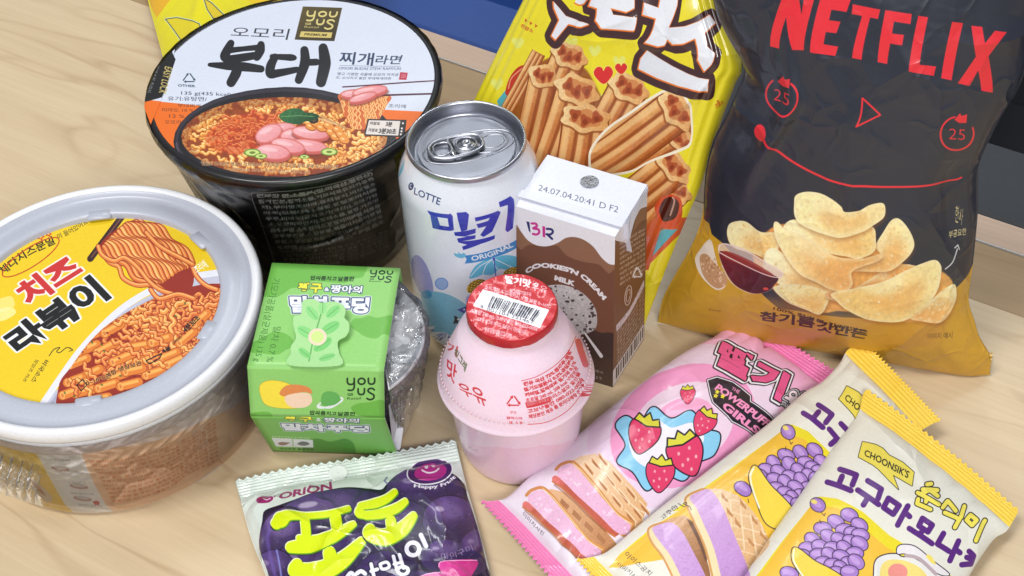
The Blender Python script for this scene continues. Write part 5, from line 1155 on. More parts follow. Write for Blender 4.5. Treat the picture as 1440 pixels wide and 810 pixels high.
for k in range(5):
    U, V_ = np.meshgrid(np.linspace(0, 1, 18), np.linspace(0, 1, 18)); a = [(565, 400), (556, 440), (560, 500), (548, 540), (572, 455)][k]; s_ = [15, 13, 18, 14, 11][k]
    c = c_(a, CZ + 2.5); X = c + np.stack([(U - .5) * s_ * 1.3, (V_ - .5) * s_ * 1.9, 1.3 * np.abs(np.sin(U * 5 + V_ * 3 + k)) + .9 * np.abs(np.sin(V_ * 8 - U * 4)) + 0 * U], -1); ang = [.4, -.3, .7, -.5, .2][k]
    X[..., :2] = (X[..., :2] - c[:2]) @ np.array([[math.cos(ang), math.sin(ang)], [-math.sin(ang), math.cos(ang)]]) + c[:2]
    X = X[:, :, :]; keep = np.hypot(X[..., 0] - CX, X[..., 1] - CY); sc = np.minimum(1, 38.5 / keep); X[..., 0] = CX + (X[..., 0] - CX) * sc; X[..., 1] = CY + (X[..., 1] - CY) * sc; X[..., 2] = np.minimum(X[..., 2], 69.4); fv.append((X.reshape(-1, 3), gridfaces(18, 18)))
for v, f in fv: make('folded_film', v, f, film_mat('folded_lid_film', .7, 70, .22, .38), pud)

# the round cup is squeezed by the card where the sleeve wraps it
for o in pud.children:
    if o.name.split('.')[0] in ('cup_wall', 'pudding', 'flange', 'film_lid', 'shrink_film', 'folded_film'):
        me = o.data; v = np.empty(len(me.vertices) * 3); me.vertices.foreach_get('co', v); v = v.reshape(-1, 3) / MM + np.array(pud['_o']); x, y, z = v.T
        yf = np.interp(z, [0, 44, 70], [434.5, 421.5, 430]) + 3.0 + (-60 - x) * 0.1; lim = x < np.interp(y, [420, 490], [-58.5, -51.5]) + 1.0
        v[:, 1] = np.where(lim, np.clip(y, yf, 487), y); v[:, 2] = np.where(lim, np.minimum(z, 69.0), z); v[:, 0] = np.maximum(x, np.interp(v[:, 1], [420, 490], [-118.5, -111]))
        me.vertices.foreach_set('co', ((v - np.array(pud['_o'])) * MM).ravel()); me.update()
# ================================================================== packets
def wrn(seed, amp, kx, ky, n=7):
    """creases: a few sharp folds at odd angles plus soft dents"""
    g = np.random.default_rng(seed); C = [(g.uniform(0, 2 * np.pi), g.uniform(.2, .8), g.uniform(.2, .8), g.uniform(.4, 1), g.uniform(.08, .3)) for _ in range(n)]
    def f(u, v):
        o = np.zeros(np.shape(u))
        for a, cu, cv_, s, L in C:
            x = (u - cu) * kx; y = (v - cv_) * ky; d = x * np.cos(a) + y * np.sin(a); t = -x * np.sin(a) + y * np.cos(a)
            o = o + amp * s * np.exp(-np.abs(d) * 9) * np.exp(-(t / (L * 3)) ** 2)
        return o + amp * .35 * np.sin(u * kx * 3.1 + 1.3 * np.sin(v * ky * 2.3 + seed)) * np.cos(v * ky * 2.7 + seed)
    return f
def pucker(seed, amp, n0, n1, s0, s1, axis='v', reach=.16):
    g = np.random.default_rng(seed); ph = g.uniform(0, 6, 6)
    def f(u, v):
        a, w = (v, u) if axis == 'v' else (u, v)
        r0 = np.clip((a - s0) / reach, 0, 1); r1 = np.clip((1 - s1 - a) / reach, 0, 1); e0 = np.exp(-3 * r0) * (a > s0) * np.clip((a - s0) * 60, 0, 1); e1 = np.exp(-3 * r1) * (a < 1 - s1) * np.clip((1 - s1 - a) * 60, 0, 1)
        return amp * (e0 * (np.abs(np.sin(w * n0 + ph[0] + 1.5 * np.sin(w * 7 + ph[1]))) - .5) + e1 * (np.abs(np.sin(w * n1 + ph[2] + 1.5 * np.sin(w * 6 + ph[3]))) - .5))
    return f
def addf(*fs): return lambda u, v: sum(f(u, v) for f in fs)

# ---- grape gummy bag
M_ = crop(320, 610, 3.789)
pk = Packet(plane3((330, 672, 5), (640, 618, 5), (520, 900, 7)), [(330, 674), (405, 657), (485, 645), (560, 632), (640, 617)], [(415, 965), (560, 985), (705, 960)], [(330, 674), (337, 700), (354, 760), (374, 810), (395, 880), (415, 965)], [(640, 617), (655, 680), (672, 740), (690, 812), (700, 880), (705, 960)], 12, .105, .1)
def art_gummy():
    cv = Canvas(pk.S, 1000, 1100, (222, 232, 226)); g = random.Random(2)
    cv.clip = cv.mask(M_((62, 380), (180, 610), (260, 900), (1500, 1400), (1500, -100), (1210, -100), (1300, 400), (900, 260), (600, 280), (250, 400))) * 0 + 1
    cv.clip = None
    # purple field: bunch of grapes
    fld = smooth(M_((185, 470), (200, 410), (280, 380), (360, 350), (480, 310), (640, 288), (760, 296), (820, 300), (850, 270), (900, 225), (970, 200), (1100, 190), (1200, 215), (1260, 270), (1280, 340), (1310, 430), (1350, 560), (1380, 700), (1480, 1200), (300, 1250), (230, 800), (170, 610)), True, 4)
    cv.fill(fld, (26, 14, 46)); cv.clip = cv.mask(fld)
    def grape(cx, cy, rx, ry, rot=0, hl=1.0, tone=0):
        p = M_((cx, cy))[0]; rx /= 3.789; ry /= 3.789
        cv.fill(ellipse(p[0], p[1], rx * 1.04, ry * 1.04, rot), (24, 14, 40)); cv.fill(ellipse(p[0], p[1], rx, ry, rot), cv.grad((p[0] - rx * .5, p[1] - ry), (p[0] + rx * .4, p[1] + ry), (84 + tone, 58 + tone, 122 + tone), (28, 14, 52), .45, 18, int(cx)))
        cv.fill(ellipse(p[0] - rx * .15, p[1] - ry * .45, rx * .62, ry * .36, rot), (146, 120, 178), .5 * hl, rx * .35); cv.fill(ellipse(p[0] - rx * .4, p[1] - ry * .5, rx * .16, ry * .1, rot), (224, 212, 236), .7 * hl, 3)
        for i in range(int(rx * .5)): a = g.uniform(0, 6.3); r = g.uniform(.2, .9); x, y = p[0] + rx * r * math.cos(a), p[1] + ry * r * math.sin(a); q = g.uniform(.6, 1.6); cv.fill(ellipse(x, y, q, q), (36, 20, 60), .7); cv.fill(ellipse(x - q * .3, y - q * .4, q * .45, q * .45), (190, 170, 214), .8)
    grape(1050, 330, 210, 150, 0, .5); grape(560, 460, 330, 160, -8, .9, -4); grape(300, 560, 130, 170, 20, 1, 14); grape(900, 500, 200, 150, 0, .5, -20); grape(640, 640, 200, 160, 0, .3, -30); grape(1190, 470, 150, 135, 10, 1.0, 4); grape(1160, 660, 130, 95, 0, .8, -10); grape(420, 740, 190, 170, 0, .4, -20); grape(1340, 640, 110, 130, 0, .5, -10); grape(860, 760, 180, 130, 0, .3, -30); grape(250, 760, 120, 140, 0, .5); grape(600, 900, 240, 170, 0, .4, -14); grape(1000, 900, 240, 170, 0, .4, -14)
    cv.line(M_((232, 480), (212, 560), (228, 660), (262, 790)), 5, (120, 96, 190), .5, 4); cv.line(M_((262, 620), (292, 800)), 2.4, (150, 160, 240), .7, 1)
    cv.clip = None
    # chartreuse title, hand-shaped strokes
    yl = (222, 240, 12); dkk = (94, 160, 20)
    def blob(paths, col, dx=0, dy=0, add=0):
        for pts, ws in paths:
            p = smooth(M_(*pts), False, 6); cv.line(p + [dx, dy], np.interp(np.linspace(0, 1, len(p)), np.linspace(0, 1, len(ws)), [w + add for w in ws]), col)
    T1 = [(((285, 460), (330, 436), (420, 440), (540, 430), (645, 404)), (22, 14, 9, 9, 8)), (((412, 452), (418, 560), (380, 610)), (13, 13, 12)), (((575, 446), (585, 510)), (16, 15)), (((340, 608), (440, 596), (560, 552), (672, 488)), (16, 22, 18, 9)), (((385, 560), (440, 580), (540, 560)), (10, 18, 14)), (((270, 470), (262, 480)), (16, 16)),
          (((372, 700), (372, 735), (470, 745), (600, 690), (715, 580)), (16, 24, 30, 24, 12)), (((545, 640), (552, 700)), (18, 18))]
    T2 = [(((708, 400), (706, 428), (750, 440)), (8, 14, 10)), (((712, 390), (790, 374), (850, 350), (892, 316)), (10, 13, 11, 9)), (((740, 440), (820, 428), (900, 400), (948, 366)), (12, 14, 13, 9)), (((870, 462), (878, 520)), (14, 15)), (((764, 512), (766, 540), (840, 555), (930, 510), (992, 440)), (14, 22, 24, 20, 11))]
    for T in (T1, T2):
        blob(T, (30, 20, 46), 0, 1.2, 3.0); blob(T, (240, 250, 190), -.9, -1.2, 0.6); blob(T, dkk, .9, 1.5, .6); blob(T, yl)
    cv.text("왕", M_((640, 735), (800, 690), (850, 800), (690, 850)), (242, 240, 250), outline=((1.6, (30, 20, 60)),), off=.04) if False else None
    def wt(paths):
        blob(paths, (28, 18, 58), 0, 0, 4.0); blob(paths, (240, 238, 250), 0, 0, 0)
    wt([(((690, 752), (712, 738), (734, 752)), (6, 6, 6)), (((640, 770), (660, 748), (680, 770)), (6, 6, 6)), (((766, 700), (782, 770)), (5, 5)), (((766, 738), (800, 728)), (5, 5)),
        (((816, 700), (850, 690), (862, 716), (826, 728), (814, 702)), (4.5,) * 5), (((884, 656), (904, 730)), (5, 5)), (((916, 646), (938, 718)), (5, 5)), (((888, 700), (922, 688)), (4.5, 4.5)), (tuple((936 + 28 * math.cos(t), 732 + 22 * math.sin(t)) for t in np.linspace(0, 6.3, 12)), (5,) * 12),
        (tuple((988 + 34 * math.cos(t), 614 + 34 * math.sin(t)) for t in np.linspace(0, 6.3, 12)), (6,) * 12), (((1030, 540), (1058, 600)), (6.5, 6.5))])
    # maker's name, hole-mark, smiling badge
    mg = (158, 40, 110)
    cv.text("ORION", M_((278, 318), (556, 258), (566, 296), (272, 352)), mg, off=.035, shear=.1); cv.fill(smooth(M_((155, 352), (185, 336), (236, 334), (242, 350), (215, 368), (165, 372))), mg); cv.line(M_((190, 346), (208, 354), (228, 344)), 1.2, (240, 220, 232)); cv.text("★", M_((244, 330), (258, 328), (258, 340), (244, 342)), mg)
    bc = M_((1078, 204))[0]; cv.fill(ellipse(*bc, 33.0, 19, -10), (238, 240, 244)); cv.fill(ellipse(*bc, 31.2, 17, -10), (74, 28, 100)); cv.fill(ellipse(bc[0] + 1, bc[1] + .6, 23, 12.2, -10), (186, 40, 138)); 
    for x, y in ((1060, 182), (1096, 174)): cv.fill(ellipse(*M_((x, y))[0], 2.6, 2.4), (244, 232, 240))
    cv.line(smooth(M_((1038, 200), (1070, 212), (1106, 204), (1126, 184)), False), 2.2, (244, 232, 240))
    cv.arctext("Happy Fruit", M_((992, 296), (1080, 302), (1160, 284), (1222, 240)), 6.4, (238, 236, 246), off=.04)
    cv.arctext("마이구미", M_((1140, 672), (1220, 660), (1310, 622)), 9, (150, 130, 176), off=0)
    # pink jelly slices bottom right
    for q, c0, c1 in ((((1126, 712), (1150, 680), (1330, 676), (1300, 760), (1270, 800), (1180, 790)), (226, 70, 160), (190, 30, 120)), (((980, 790), (1050, 752), (1130, 740), (1200, 800), (1100, 850), (980, 850)), (240, 110, 180), (200, 50, 140))):
        cv.fill(smooth(M_(*q), True, 4), cv.grad(M_(q[0])[0], M_(q[3])[0], c0, c1, .15, 20)); cv.line(smooth(M_(*q[:3]), False), 1.2, (250, 190, 224), .9)
    # white highlights of the print edge
    cv.line(M_((850, 236), (836, 254), (852, 268)), 2.6, (120, 120, 170), .8)
    return cv.image('gummy_bag_print')
gum = thing('gummy_bag', 'purple grape gummy bag with chartreuse lettering and a serrated white top, below the green sleeve', 'gummy bag', pk.pl.o * [1, 1, 0])
foilp = dict(rough=.33, coat=.6, coat_rough=.1)
grey_back = mat('silver_film_back', (190, 192, 196), rough=.3, metal=.6)
pk.build('wrapper', gum, mat('gummy_wrapper', image=art_gummy(), bumps=((55, .3, .0015),), crinkle=((34, .5, .0022),), **foilp), grey_back, teeth=27, ncr=7, crimp=.28, tooth=1.9, nu=216, wr=addf(wrn(3, .6, 2.5, 2.2, 10), pucker(1, 1.2, 22, 18, .105, .1)))
hp = c_((475.5, 666), 5.2); N_ = pk.pl.n
lathe('hang_hole', [(.2, .65), (3.6, .65), (4.2, .75), (4.6, .55)], float(hp[0]), float(hp[1]), mat('hole_tab', (236, 240, 238), rough=.35, coat=.5), gum, 32, z0=5.3)

# ---- pink strawberry ice-cream pack
Rr = crop(840, 420, 3.681); T_ = crop(660, 600, 3.856); U_ = crop(960, 470, 2.383); V4 = crop(800, 640, 4.235); W_ = crop(1100, 620, 4.263)
ppk = Packet(plane3((1030, 430, 7), (1170, 512, 7), (700, 760, 7)), [(1022, 428), (1070, 450), (1120, 482), (1178, 518)], [(674, 706), (710, 745), (750, 790), (800, 845)],
             [(1022, 428), (1015, 445), (1017, 462), (1000, 478), (960, 500), (905, 540), (850, 583), (790, 634), (745, 672), (716, 698), (700, 704), (674, 706)], [(1178, 518), (1160, 534), (1150, 545), (1100, 590), (1040, 640), (960, 706), (900, 760), (850, 800), (820, 830), (800, 845)], 13, .075, .05)
def art_pink():
    cv = Canvas(ppk.S, 1000, 1500, (244, 222, 238)); dp = (240, 122, 186)
    # body fades from pink at the top to pale at the bottom
    S_ = ppk.S
    yy = np.linspace(0, 1, cv.H)[:, None, None]; c0 = np.array([244, 178, 214]) / 255; c1 = np.array([240, 228, 242]) / 255; cv.img[:] = c0 + (c1 - c0) * np.clip((yy - .1) / .45, 0, 1)
    # concentric hearts / rings behind the middle
    for r, c in ((116, (238, 214, 236)), (88, (242, 158, 204)), (62, (240, 214, 234)), (40, (244, 170, 208))):
        cv.fill(ellipse(960, 600, r * 1.22, r * .92, -28), c)
    cv.fill(T_((940, 530), (1060, 440), (1150, 480), (1000, 560)), (242, 150, 200), .8)
    # seals
    cv.img[:int(cv.H * .075)] = np.array([240, 128, 188]) / 255; cv.img[int(cv.H * .95):] = np.array([240, 128, 184]) / 255
    # title block
    ol = ((4.2, (26, 20, 34)), (3.0, (248, 246, 250)), (1.3, (26, 20, 34)))
    cv.text("딸기", Rr((612, 262), (660, 215), (1000, 420), (950, 560)) if False else Rr((650, 215), (1000, 400), (950, 540), (600, 340)), (232, 92, 146), outline=ol, off=.05)
    cv.text("우유", Rr((1000, 470), (1090, 500), (1120, 640), (950, 540)), (248, 230, 240), outline=((3.4, (26, 20, 34)), (2.2, (248, 246, 250)), (1.1, (26, 20, 34))), off=.04)
    cv.text("STRAW", Rr((958, 530), (1010, 556), (996, 580), (950, 552)), (240, 236, 240), off=.03, outline=((1.2, (30, 24, 36)),))
    plate = Rr((572, 430), (620, 414), (700, 440), (790, 510), (790, 540), (920, 650), (890, 690), (820, 720), (700, 640), (600, 545), (586, 500))
    cv.line(plate + plate[:1], 5.2, (26, 20, 34)); cv.line(plate + plate[:1], 2.6, (246, 240, 248)); cv.fill(plate, (34, 24, 38))
    cv.text("POWER", Rr((628, 436), (700, 466), (800, 545), (690, 525))[0:1] + Rr((800, 556), (760, 590), (600, 470)), (240, 140, 190), off=.03) if False else None
    cv.text("THE", Rr((700, 462), (740, 484), (730, 500), (692, 478)), (246, 150, 196), off=.02); cv.text("POWERPUFF", Rr((628, 446), (905, 640), (870, 668), (604, 476)), (246, 150, 196), off=.045); cv.text("GIRLS", Rr((665, 540), (850, 676), (822, 706), (640, 572)), (246, 150, 196), off=.045)
    for x, y in ((620, 490), (612, 512), (648, 514)):
        p = Rr((x, y))[0]; cv.fill([(p[0] + 4 * (1 if k % 2 == 0 else .5) * math.cos(k * math.pi / 5), p[1] + 4 * (1 if k % 2 == 0 else .5) * math.sin(k * math.pi / 5)) for k in range(10)], (236, 220, 50))
    # strawberries
    def berry(x, y, s, rot=0):
        c, n = math.cos(rot), math.sin(rot); f = lambda pts: [(x + (a * c - b * n) * s, y + (a * n + b * c) * s) for a, b in pts]
        b = smooth(f([(-9, -8), (0, -10), (9, -8), (10, 0), (5, 9), (0, 13), (-6, 8), (-10, 0)])); cv.line(np.vstack([b, b[:1]]), 1.6 * s, (26, 20, 34)); cv.fill(b, (226, 62, 108)); cv.fill(f([(-9, -8), (-7, -13), (-3, -11), (0, -15), (3, -11), (7, -13), (9, -8), (0, -6)]), (222, 216, 60)); cv.line(f([(-9, -8), (-7, -13), (-3, -11), (0, -15), (3, -11), (7, -13), (9, -8), (0, -6), (-9, -8)]), 1.0 * s, (26, 20, 34))
        for a, bb in ((-4, -2), (3, -3), (0, 3), (-4, 5), (5, 3), (0, 9)): cv.fill(ellipse(*f([(a, bb)])[0], .8 * s, 1.1 * s), (244, 170, 180))
    berry(967, 557, 1.0)
    mk = smooth([(866, 600), (880, 586), (900, 596), (918, 574), (944, 590), (972, 580), (990, 604), (1012, 612), (1004, 640), (980, 652), (962, 676), (934, 668), (910, 690), (890, 664), (868, 650), (880, 626)]); cv.line(np.vstack([mk, mk[:1]]), 4, (26, 20, 34)); cv.fill(mk, (140, 206, 240)); mk2 = smooth([(884, 606), (902, 606), (922, 590), (944, 602), (974, 596), (990, 616), (978, 636), (950, 656), (916, 660), (890, 642)]); cv.fill(mk2, (244, 240, 250))
    berry(905, 612, 2.1, .3); berry(965, 640, 2.4, -.35); berry(928, 668, 1.9, .1); berry(990, 596, 1.5, .5)
    st = Rr((375, 462))[0]
    for k in range(3): a = k * math.pi / 3; cv.line([(st[0] - 4 * math.cos(a), st[1] - 4 * math.sin(a)), (st[0] + 4 * math.cos(a), st[1] + 4 * math.sin(a))], .8, (250, 236, 246))
    # wafer sandwiches
    def wafer(top, side, ice, red):
        pass
    def sandwich(dx, dy, wf):
        f = lambda *p: T_(*[(x + dx, y + dy) for x, y in p])
        if wf:
            body = f((545, 195), (600, 165), (680, 150), (760, 190), (850, 290), (965, 420), (940, 520), (880, 580), (830, 600), (780, 480), (680, 340), (580, 240)); cv.fill(body, cv.grad((840, 640), (900, 740), (246, 214, 176), (226, 174, 122), .12, 6))
            for r in range(3):
                for c in range(4):
                    x = 625 + c * 75 + r * 38 - 0; y = 215 + c * 88 - r * 24; cv.fill(f((x, y - 22), (x + 50, y + 36), (x + 46, y + 54), (x + 2, y + 2)), (214, 152, 96)); cv.fill(f((x + 6, y - 6), (x + 42, y + 38), (x + 40, y + 48), (x + 8, y + 8)), (168, 104, 60)); cv.line(f((x - 4, y - 28), (x + 54, y + 38)), 1.3, (252, 228, 196)); cv.line(f((x + 54, y + 38), (x + 50, y + 62)), 1.0, (252, 228, 196))
            cv.line(smooth(f((640, 190), (720, 250), (800, 350), (900, 440), (955, 470)), False), 1.4, (252, 230, 200), .8)
        cv.line(smooth(f((470, 235), (500, 206), (560, 196), (620, 250), (720, 370), (800, 470), (880, 520), (885, 560), (860, 595), (820, 580)), False), 4.6, (214, 146, 80)); cv.line(smooth(f((560, 200), (620, 254), (720, 374), (800, 474), (882, 530)), False), 1.3, (250, 216, 160))
        cv.fill(f((478, 236), (520, 208), (560, 208), (640, 290), (720, 390), (800, 480), (876, 535), (868, 590), (800, 585), (700, 490), (600, 400), (480, 300)), cv.grad(f((520, 240))[0], f((800, 560))[0], (240, 196, 224), (232, 176, 210), .14, 7, 5))
        g = random.Random(3)
        for i in range(14): q = g.uniform(0, 1); cv.fill(ellipse(*f((510 + 340 * q + g.uniform(-10, 24), 250 + 310 * q + g.uniform(-30, 20)))[0], g.uniform(1, 3.4), g.uniform(1, 2.4), 40), (250, 226, 240), .7, 1)
        cv.fill(smooth(f((448, 292), (470, 268), (520, 310), (600, 390), (700, 480), (780, 560), (812, 582), (780, 592), (700, 530), (600, 430), (500, 340)), True, 3), cv.grad(f((500, 290))[0], f((500, 330))[0], (226, 120, 112), (196, 92, 70), .2, 6)); cv.line(smooth(f((450, 300), (520, 350), (620, 450), (720, 550), (790, 598)), False), 2.2, (200, 120, 62)); cv.line(smooth(f((462, 318), (560, 400), (640, 480), (740, 570)), False), 2.6, (120, 66, 44), .5, 1)
    # lower piece lies under
    cv.fill(T_((440, 340), (520, 360), (640, 480), (760, 590), (800, 640), (720, 700), (560, 520), (420, 350)), cv.grad((780, 690), (840, 760), (232, 186, 140), (196, 138, 92), .15, 6)); 
    for c in range(4): x, y = 500 + c * 66, 410 + c * 62; cv.fill(T_((x, y - 20), (x + 44, y + 24), (x + 30, y + 44), (x - 10, y + 6)), (176, 118, 76))
    sandwich(-160, 140, False); sandwich(0, 0, True)
    cv.text("이미지사진", T_((296, 462), (408, 575), (398, 594), (286, 482)), (70, 50, 66))
    return cv.image('pink_pack_print')
pink = thing('ice_cream_pack', 'pink strawberry wafer ice cream pack with torn top seal, leftmost of three packs', 'ice cream', ppk.pl.o * [1, 1, 0], 'wrapped ice cream wafers')
def notch(W, A): return 0 * W
def notch_p(W, A):
    k = np.clip(1 - A / .06, 0, 1); return np.exp(-((W - .44) / .018) ** 2) * 9.5 * np.clip(1 - A / .11, 0, 1) + np.where(W > .44, 1, 0) * k * 1.5
ppk.build('wrapper', pink, mat('pink_wrapper', image=art_pink(), bumps=((40, .25, .0015),), crinkle=((24, .4, .0025),), rough=.4, coat=.45, coat_rough=.12), grey_back, teeth=24, ncr=6, crimp=.14, tooth=1.9, nu=192, nv=160, notch=notch_p, wr=addf(wrn(6, .7, 1.6, 3, 8), pucker(5, 2.0, 14, 11, .075, .05, reach=.13)))

# ---- two cream and yellow sweet-potato packs
def art_yellow(cvS, A_, dx, dy, uvb, full, nm):
    cv = Canvas(cvS, 1000, 1500, (236, 234, 222)); f = lambda *p: [A_ @ np.array([x, y, 1.0]) for x, y in p]; g = lambda *p: f(*W_(*p)); pu = (92, 36, 128); ye = (250, 206, 70)
    # mustard field with bright rim
    cv.fill(g((215, 335), (330, 350), (480, 430), (640, 570), (900, 740), (1100, 900), (900, 1500), (-700, 1500), (-300, 1000)), (240, 222, 40)); cv.fill(g((170, 392), (330, 405), (480, 520), (620, 640), (860, 800), (1050, 960), (900, 1500), (-700, 1500), (-300, 1030)), (246, 196, 62))
    cv.fill(g((-300, 1030), (-560, 1330), (-700, 1600), (-900, 1500), (-700, 1200)), (236, 234, 222))
    # speech flag
    fl = g((480, 8), (560, 28), (600, 52), (640, 90), (720, 130), (790, 188), (778, 270), (662, 206), (696, 292), (640, 240), (570, 170), (455, 100)); cv.line(list(fl) + [fl[0]], 2.0, (40, 36, 30)); cv.fill(fl, (240, 222, 90)); cv.text("CHOONSIK'S", g((496, 52), (766, 184), (752, 226), (488, 92)), (40, 36, 30), off=.02)
    # title strokes
    def st(p, w=8.0, col=pu):
        cv.line(g(*p), w * abs(A_[0, 0] ** 2 + A_[1, 0] ** 2) ** .5, col)
    for p in (((345, 172), (442, 208)), ((442, 208), (418, 268)), ((358, 214), (340, 258)), ((270, 248), (410, 302)), ((510, 244), (592, 292)), ((592, 292), (572, 350)), ((450, 300), (576, 384)), ((510, 346), (484, 388)), ((636, 346), (606, 402), (664, 442), (700, 388), (636, 346)), ((752, 392), (690, 508)), ((736, 432), (762, 456)),
              ((840, 466), (818, 512), (872, 548), (898, 506), (840, 466)), ((842, 536), (828, 556)), ((760, 528), (896, 618)), ((966, 556), (930, 620), (1000, 664)), ((1056, 602), (1004, 720)), ((1034, 650), (1064, 672)), ((1120, 664), (1146, 690), (1128, 740), (1076, 744)), ((1106, 700), (1136, 712))): st(p)
    yy = (248, 232, 96)
    P2 = [((868, 262), (892, 258)), ((842, 292), (930, 296)), ((890, 292), (838, 316)), ((890, 300), (932, 330)), ((812, 312), (938, 382)), ((866, 350), (860, 366)), ((814, 350), (808, 378), (888, 412)), ((990, 362), (962, 400)), ((992, 362), (1040, 420)), ((1092, 392), (1070, 460)), ((974, 432), (1062, 470), (1034, 520)), ((1128, 446), (1104, 476), (1136, 508), (1164, 478), (1128, 446)), ((1212, 482), (1160, 600))]
    for p in P2: st(p, 8.8, (40, 36, 30))
    for p in P2: st(p, 6.0, yy)
    # bowl of sweet potatoes
    lv, lo = (170, 128, 204), (44, 34, 60); rg = random.Random(12)
    def sp(x, y, rx=9.5, ry=7.2, rot=0):
        e = [A_ @ np.array([q[0], q[1], 1.0]) for q in ellipse(*W_((x, y))[0], rx, ry, rot)]; cv.line(e + e[:1], 2.4, lo); cv.fill(e, lv)
        e2 = [A_ @ np.array([q[0], q[1], 1.0]) for q in ellipse(W_((x, y))[0][0] - 1.5, W_((x, y))[0][1] - 2, rx * .72, ry * .45, rot)]; cv.fill(e2, (206, 168, 230), .8, 1)
    rows = [((400, 450), (320, 490), (460, 510)), ((240, 530), (370, 540), (420, 560), (465, 570)), ((180, 600), (275, 580), (340, 600), (410, 610), (460, 620)), ((150, 650), (225, 640), (300, 650), (370, 650), (430, 680)), ((130, 700), (215, 690), (280, 690), (350, 700), (400, 740), (440, 730)), ((240, 740), (300, 750), (350, 770), (330, 800), (400, 790))]
    for r in rows[::-1][0:0]: pass
    for r in rows:
        for x, y in r: sp(x, y, 12.5, 9.0, rg.uniform(0, 50))
    bwl = g((60, 650), (100, 652), (200, 730), (330, 800), (430, 880), (380, 960), (240, 960), (130, 830), (60, 730)); cv.line(list(smooth(bwl)) + [smooth(bwl)[0]], 2.6, lo); cv.fill(smooth(bwl), (246, 214, 74)); cv.line(smooth(g((70, 655), (66, 720), (110, 800), (170, 880)), False), 2.4, (250, 246, 220))
    sp(212, 386, 11, 9, 40); cv.fill([A_ @ np.array([q[0], q[1], 1.0]) for q in ellipse(*W_((190, 366))[0], 4.5, 3, 20)], (246, 226, 120)); cv.line(g((232, 432), (250, 454), (256, 438)), .9, lo); cv.line(g((222, 478), (230, 500)), 1, lo)
    sp(40, 800, 13, 9, 20); cv.line(g((88, 850), (100, 872)), .9, lo)
    # toast plate at the lower right
    pl = smooth(g((545, 780), (560, 720), (610, 690), (680, 682), (720, 700), (800, 700), (900, 740), (1000, 820), (1000, 980), (700, 1000), (560, 900))); cv.line(np.vstack([pl, pl[:1]]), 3.0, lo); cv.fill(pl, (236, 234, 230)); cv.fill(smooth(g((580, 800), (600, 740), (660, 715), (760, 730), (860, 800), (900, 960), (700, 980), (590, 880))), (246, 224, 130)); cv.fill(ellipse(*(A_ @ np.array([*W_((690, 790))[0], 1.0])), 14, 12), (240, 150, 140))
    rm = smooth(g((690, 680), (690, 640), (730, 625), (800, 640), (900, 720), (1000, 800), (940, 800), (840, 730), (740, 680))); cv.line(np.vstack([rm, rm[:1]]), 2.6, lo); cv.fill(rm, (238, 232, 234)); cv.line(smooth(g((740, 690), (820, 710), (920, 800)), False), 5, (190, 170, 176)); cv.fill(smooth(g((860, 690), (890, 690), (920, 740), (890, 730))), (248, 226, 110))
    # cut wafer with purple ice cream, measured on the partly covered pack
    v = lambda *p: [B_ @ np.array([x, y, 1.0]) for x, y in V4(*p)]; B_ = A_ @ np.linalg.inv(AFF) if full else np.eye(3)[:2]
    if True:
        wf = smooth(v((800, 215), (900, 205), (1000, 250), (1080, 320), (1140, 400), (1180, 480), (1190, 540), (1100, 640), (1040, 700), (980, 560), (900, 380), (860, 290)), True, 4); cv.fill(wf, cv.grad(v((900, 250))[0], v((1100, 600))[0], (242, 208, 166), (222, 176, 126), .15, 8)); cv.clip = cv.mask(wf)
        for k in range(8):
            cv.line(v((840 + 60 * k, 200 + 40 * k), (820 + 75 * k, 380 + 60 * k)), 2.2, (252, 226, 192), .7); cv.line(v((830, 260 + 70 * k), (1200, 320 + 80 * k)), 2.0, (250, 222, 186), .7)
        for x, y in ((920, 260), (1000, 410), (1100, 390), (1080, 520), (950, 350), (1150, 480), (1030, 300)): cv.fill(v((x - 14, y - 34), (x + 26, y + 16), (x + 22, y + 30), (x - 10, y)), (196, 140, 88))
        cv.clip = None
        cv.fill(smooth(v((560, 400), (640, 370), (700, 365), (760, 440), (800, 560), (840, 700), (840, 800), (800, 800), (700, 560), (620, 440)), True, 4), cv.grad(v((640, 380))[0], v((800, 700))[0], (216, 168, 118), (150, 100, 64), .25, 8)); cv.fill(v((700, 380), (740, 400), (830, 610), (815, 640), (760, 500)), (84, 54, 44), .7, 1)
        for q, o in ((((700, 262), (760, 225), (820, 215), (880, 290), (930, 400), (1000, 560), (1050, 690), (1040, 820), (900, 900), (860, 720), (820, 560), (760, 420), (716, 320)), 0), (((478, 446), (540, 415), (600, 410), (660, 470), (730, 600), (800, 740), (840, 900), (700, 900), (620, 720), (560, 600), (500, 520)), 1)):
            pp = smooth(v(*q), True, 4); cv.line(np.vstack([pp, pp[:1]]), 6, (216, 156, 92)); cv.fill(pp, (238, 222, 176)); 
            q2 = [(x + 18, y - 6) for x, y in q[:7]] + [(x + 44, y) for x, y in q[7:]]; pp = smooth(v(*q2), True, 4); cv.fill(pp, cv.grad(v(q[0])[0], v(q[6])[0], (216, 176, 226), (196, 148, 210), .16, 5, 7))
            cv.clip = cv.mask(pp); rr = random.Random(5)
            for i in range(90): x, y = rr.uniform(480, 1060), rr.uniform(230, 860); cv.line(v((x, y), (x + 26, y + 10)), 1.0, (180, 130, 196), .5)
            cv.clip = None
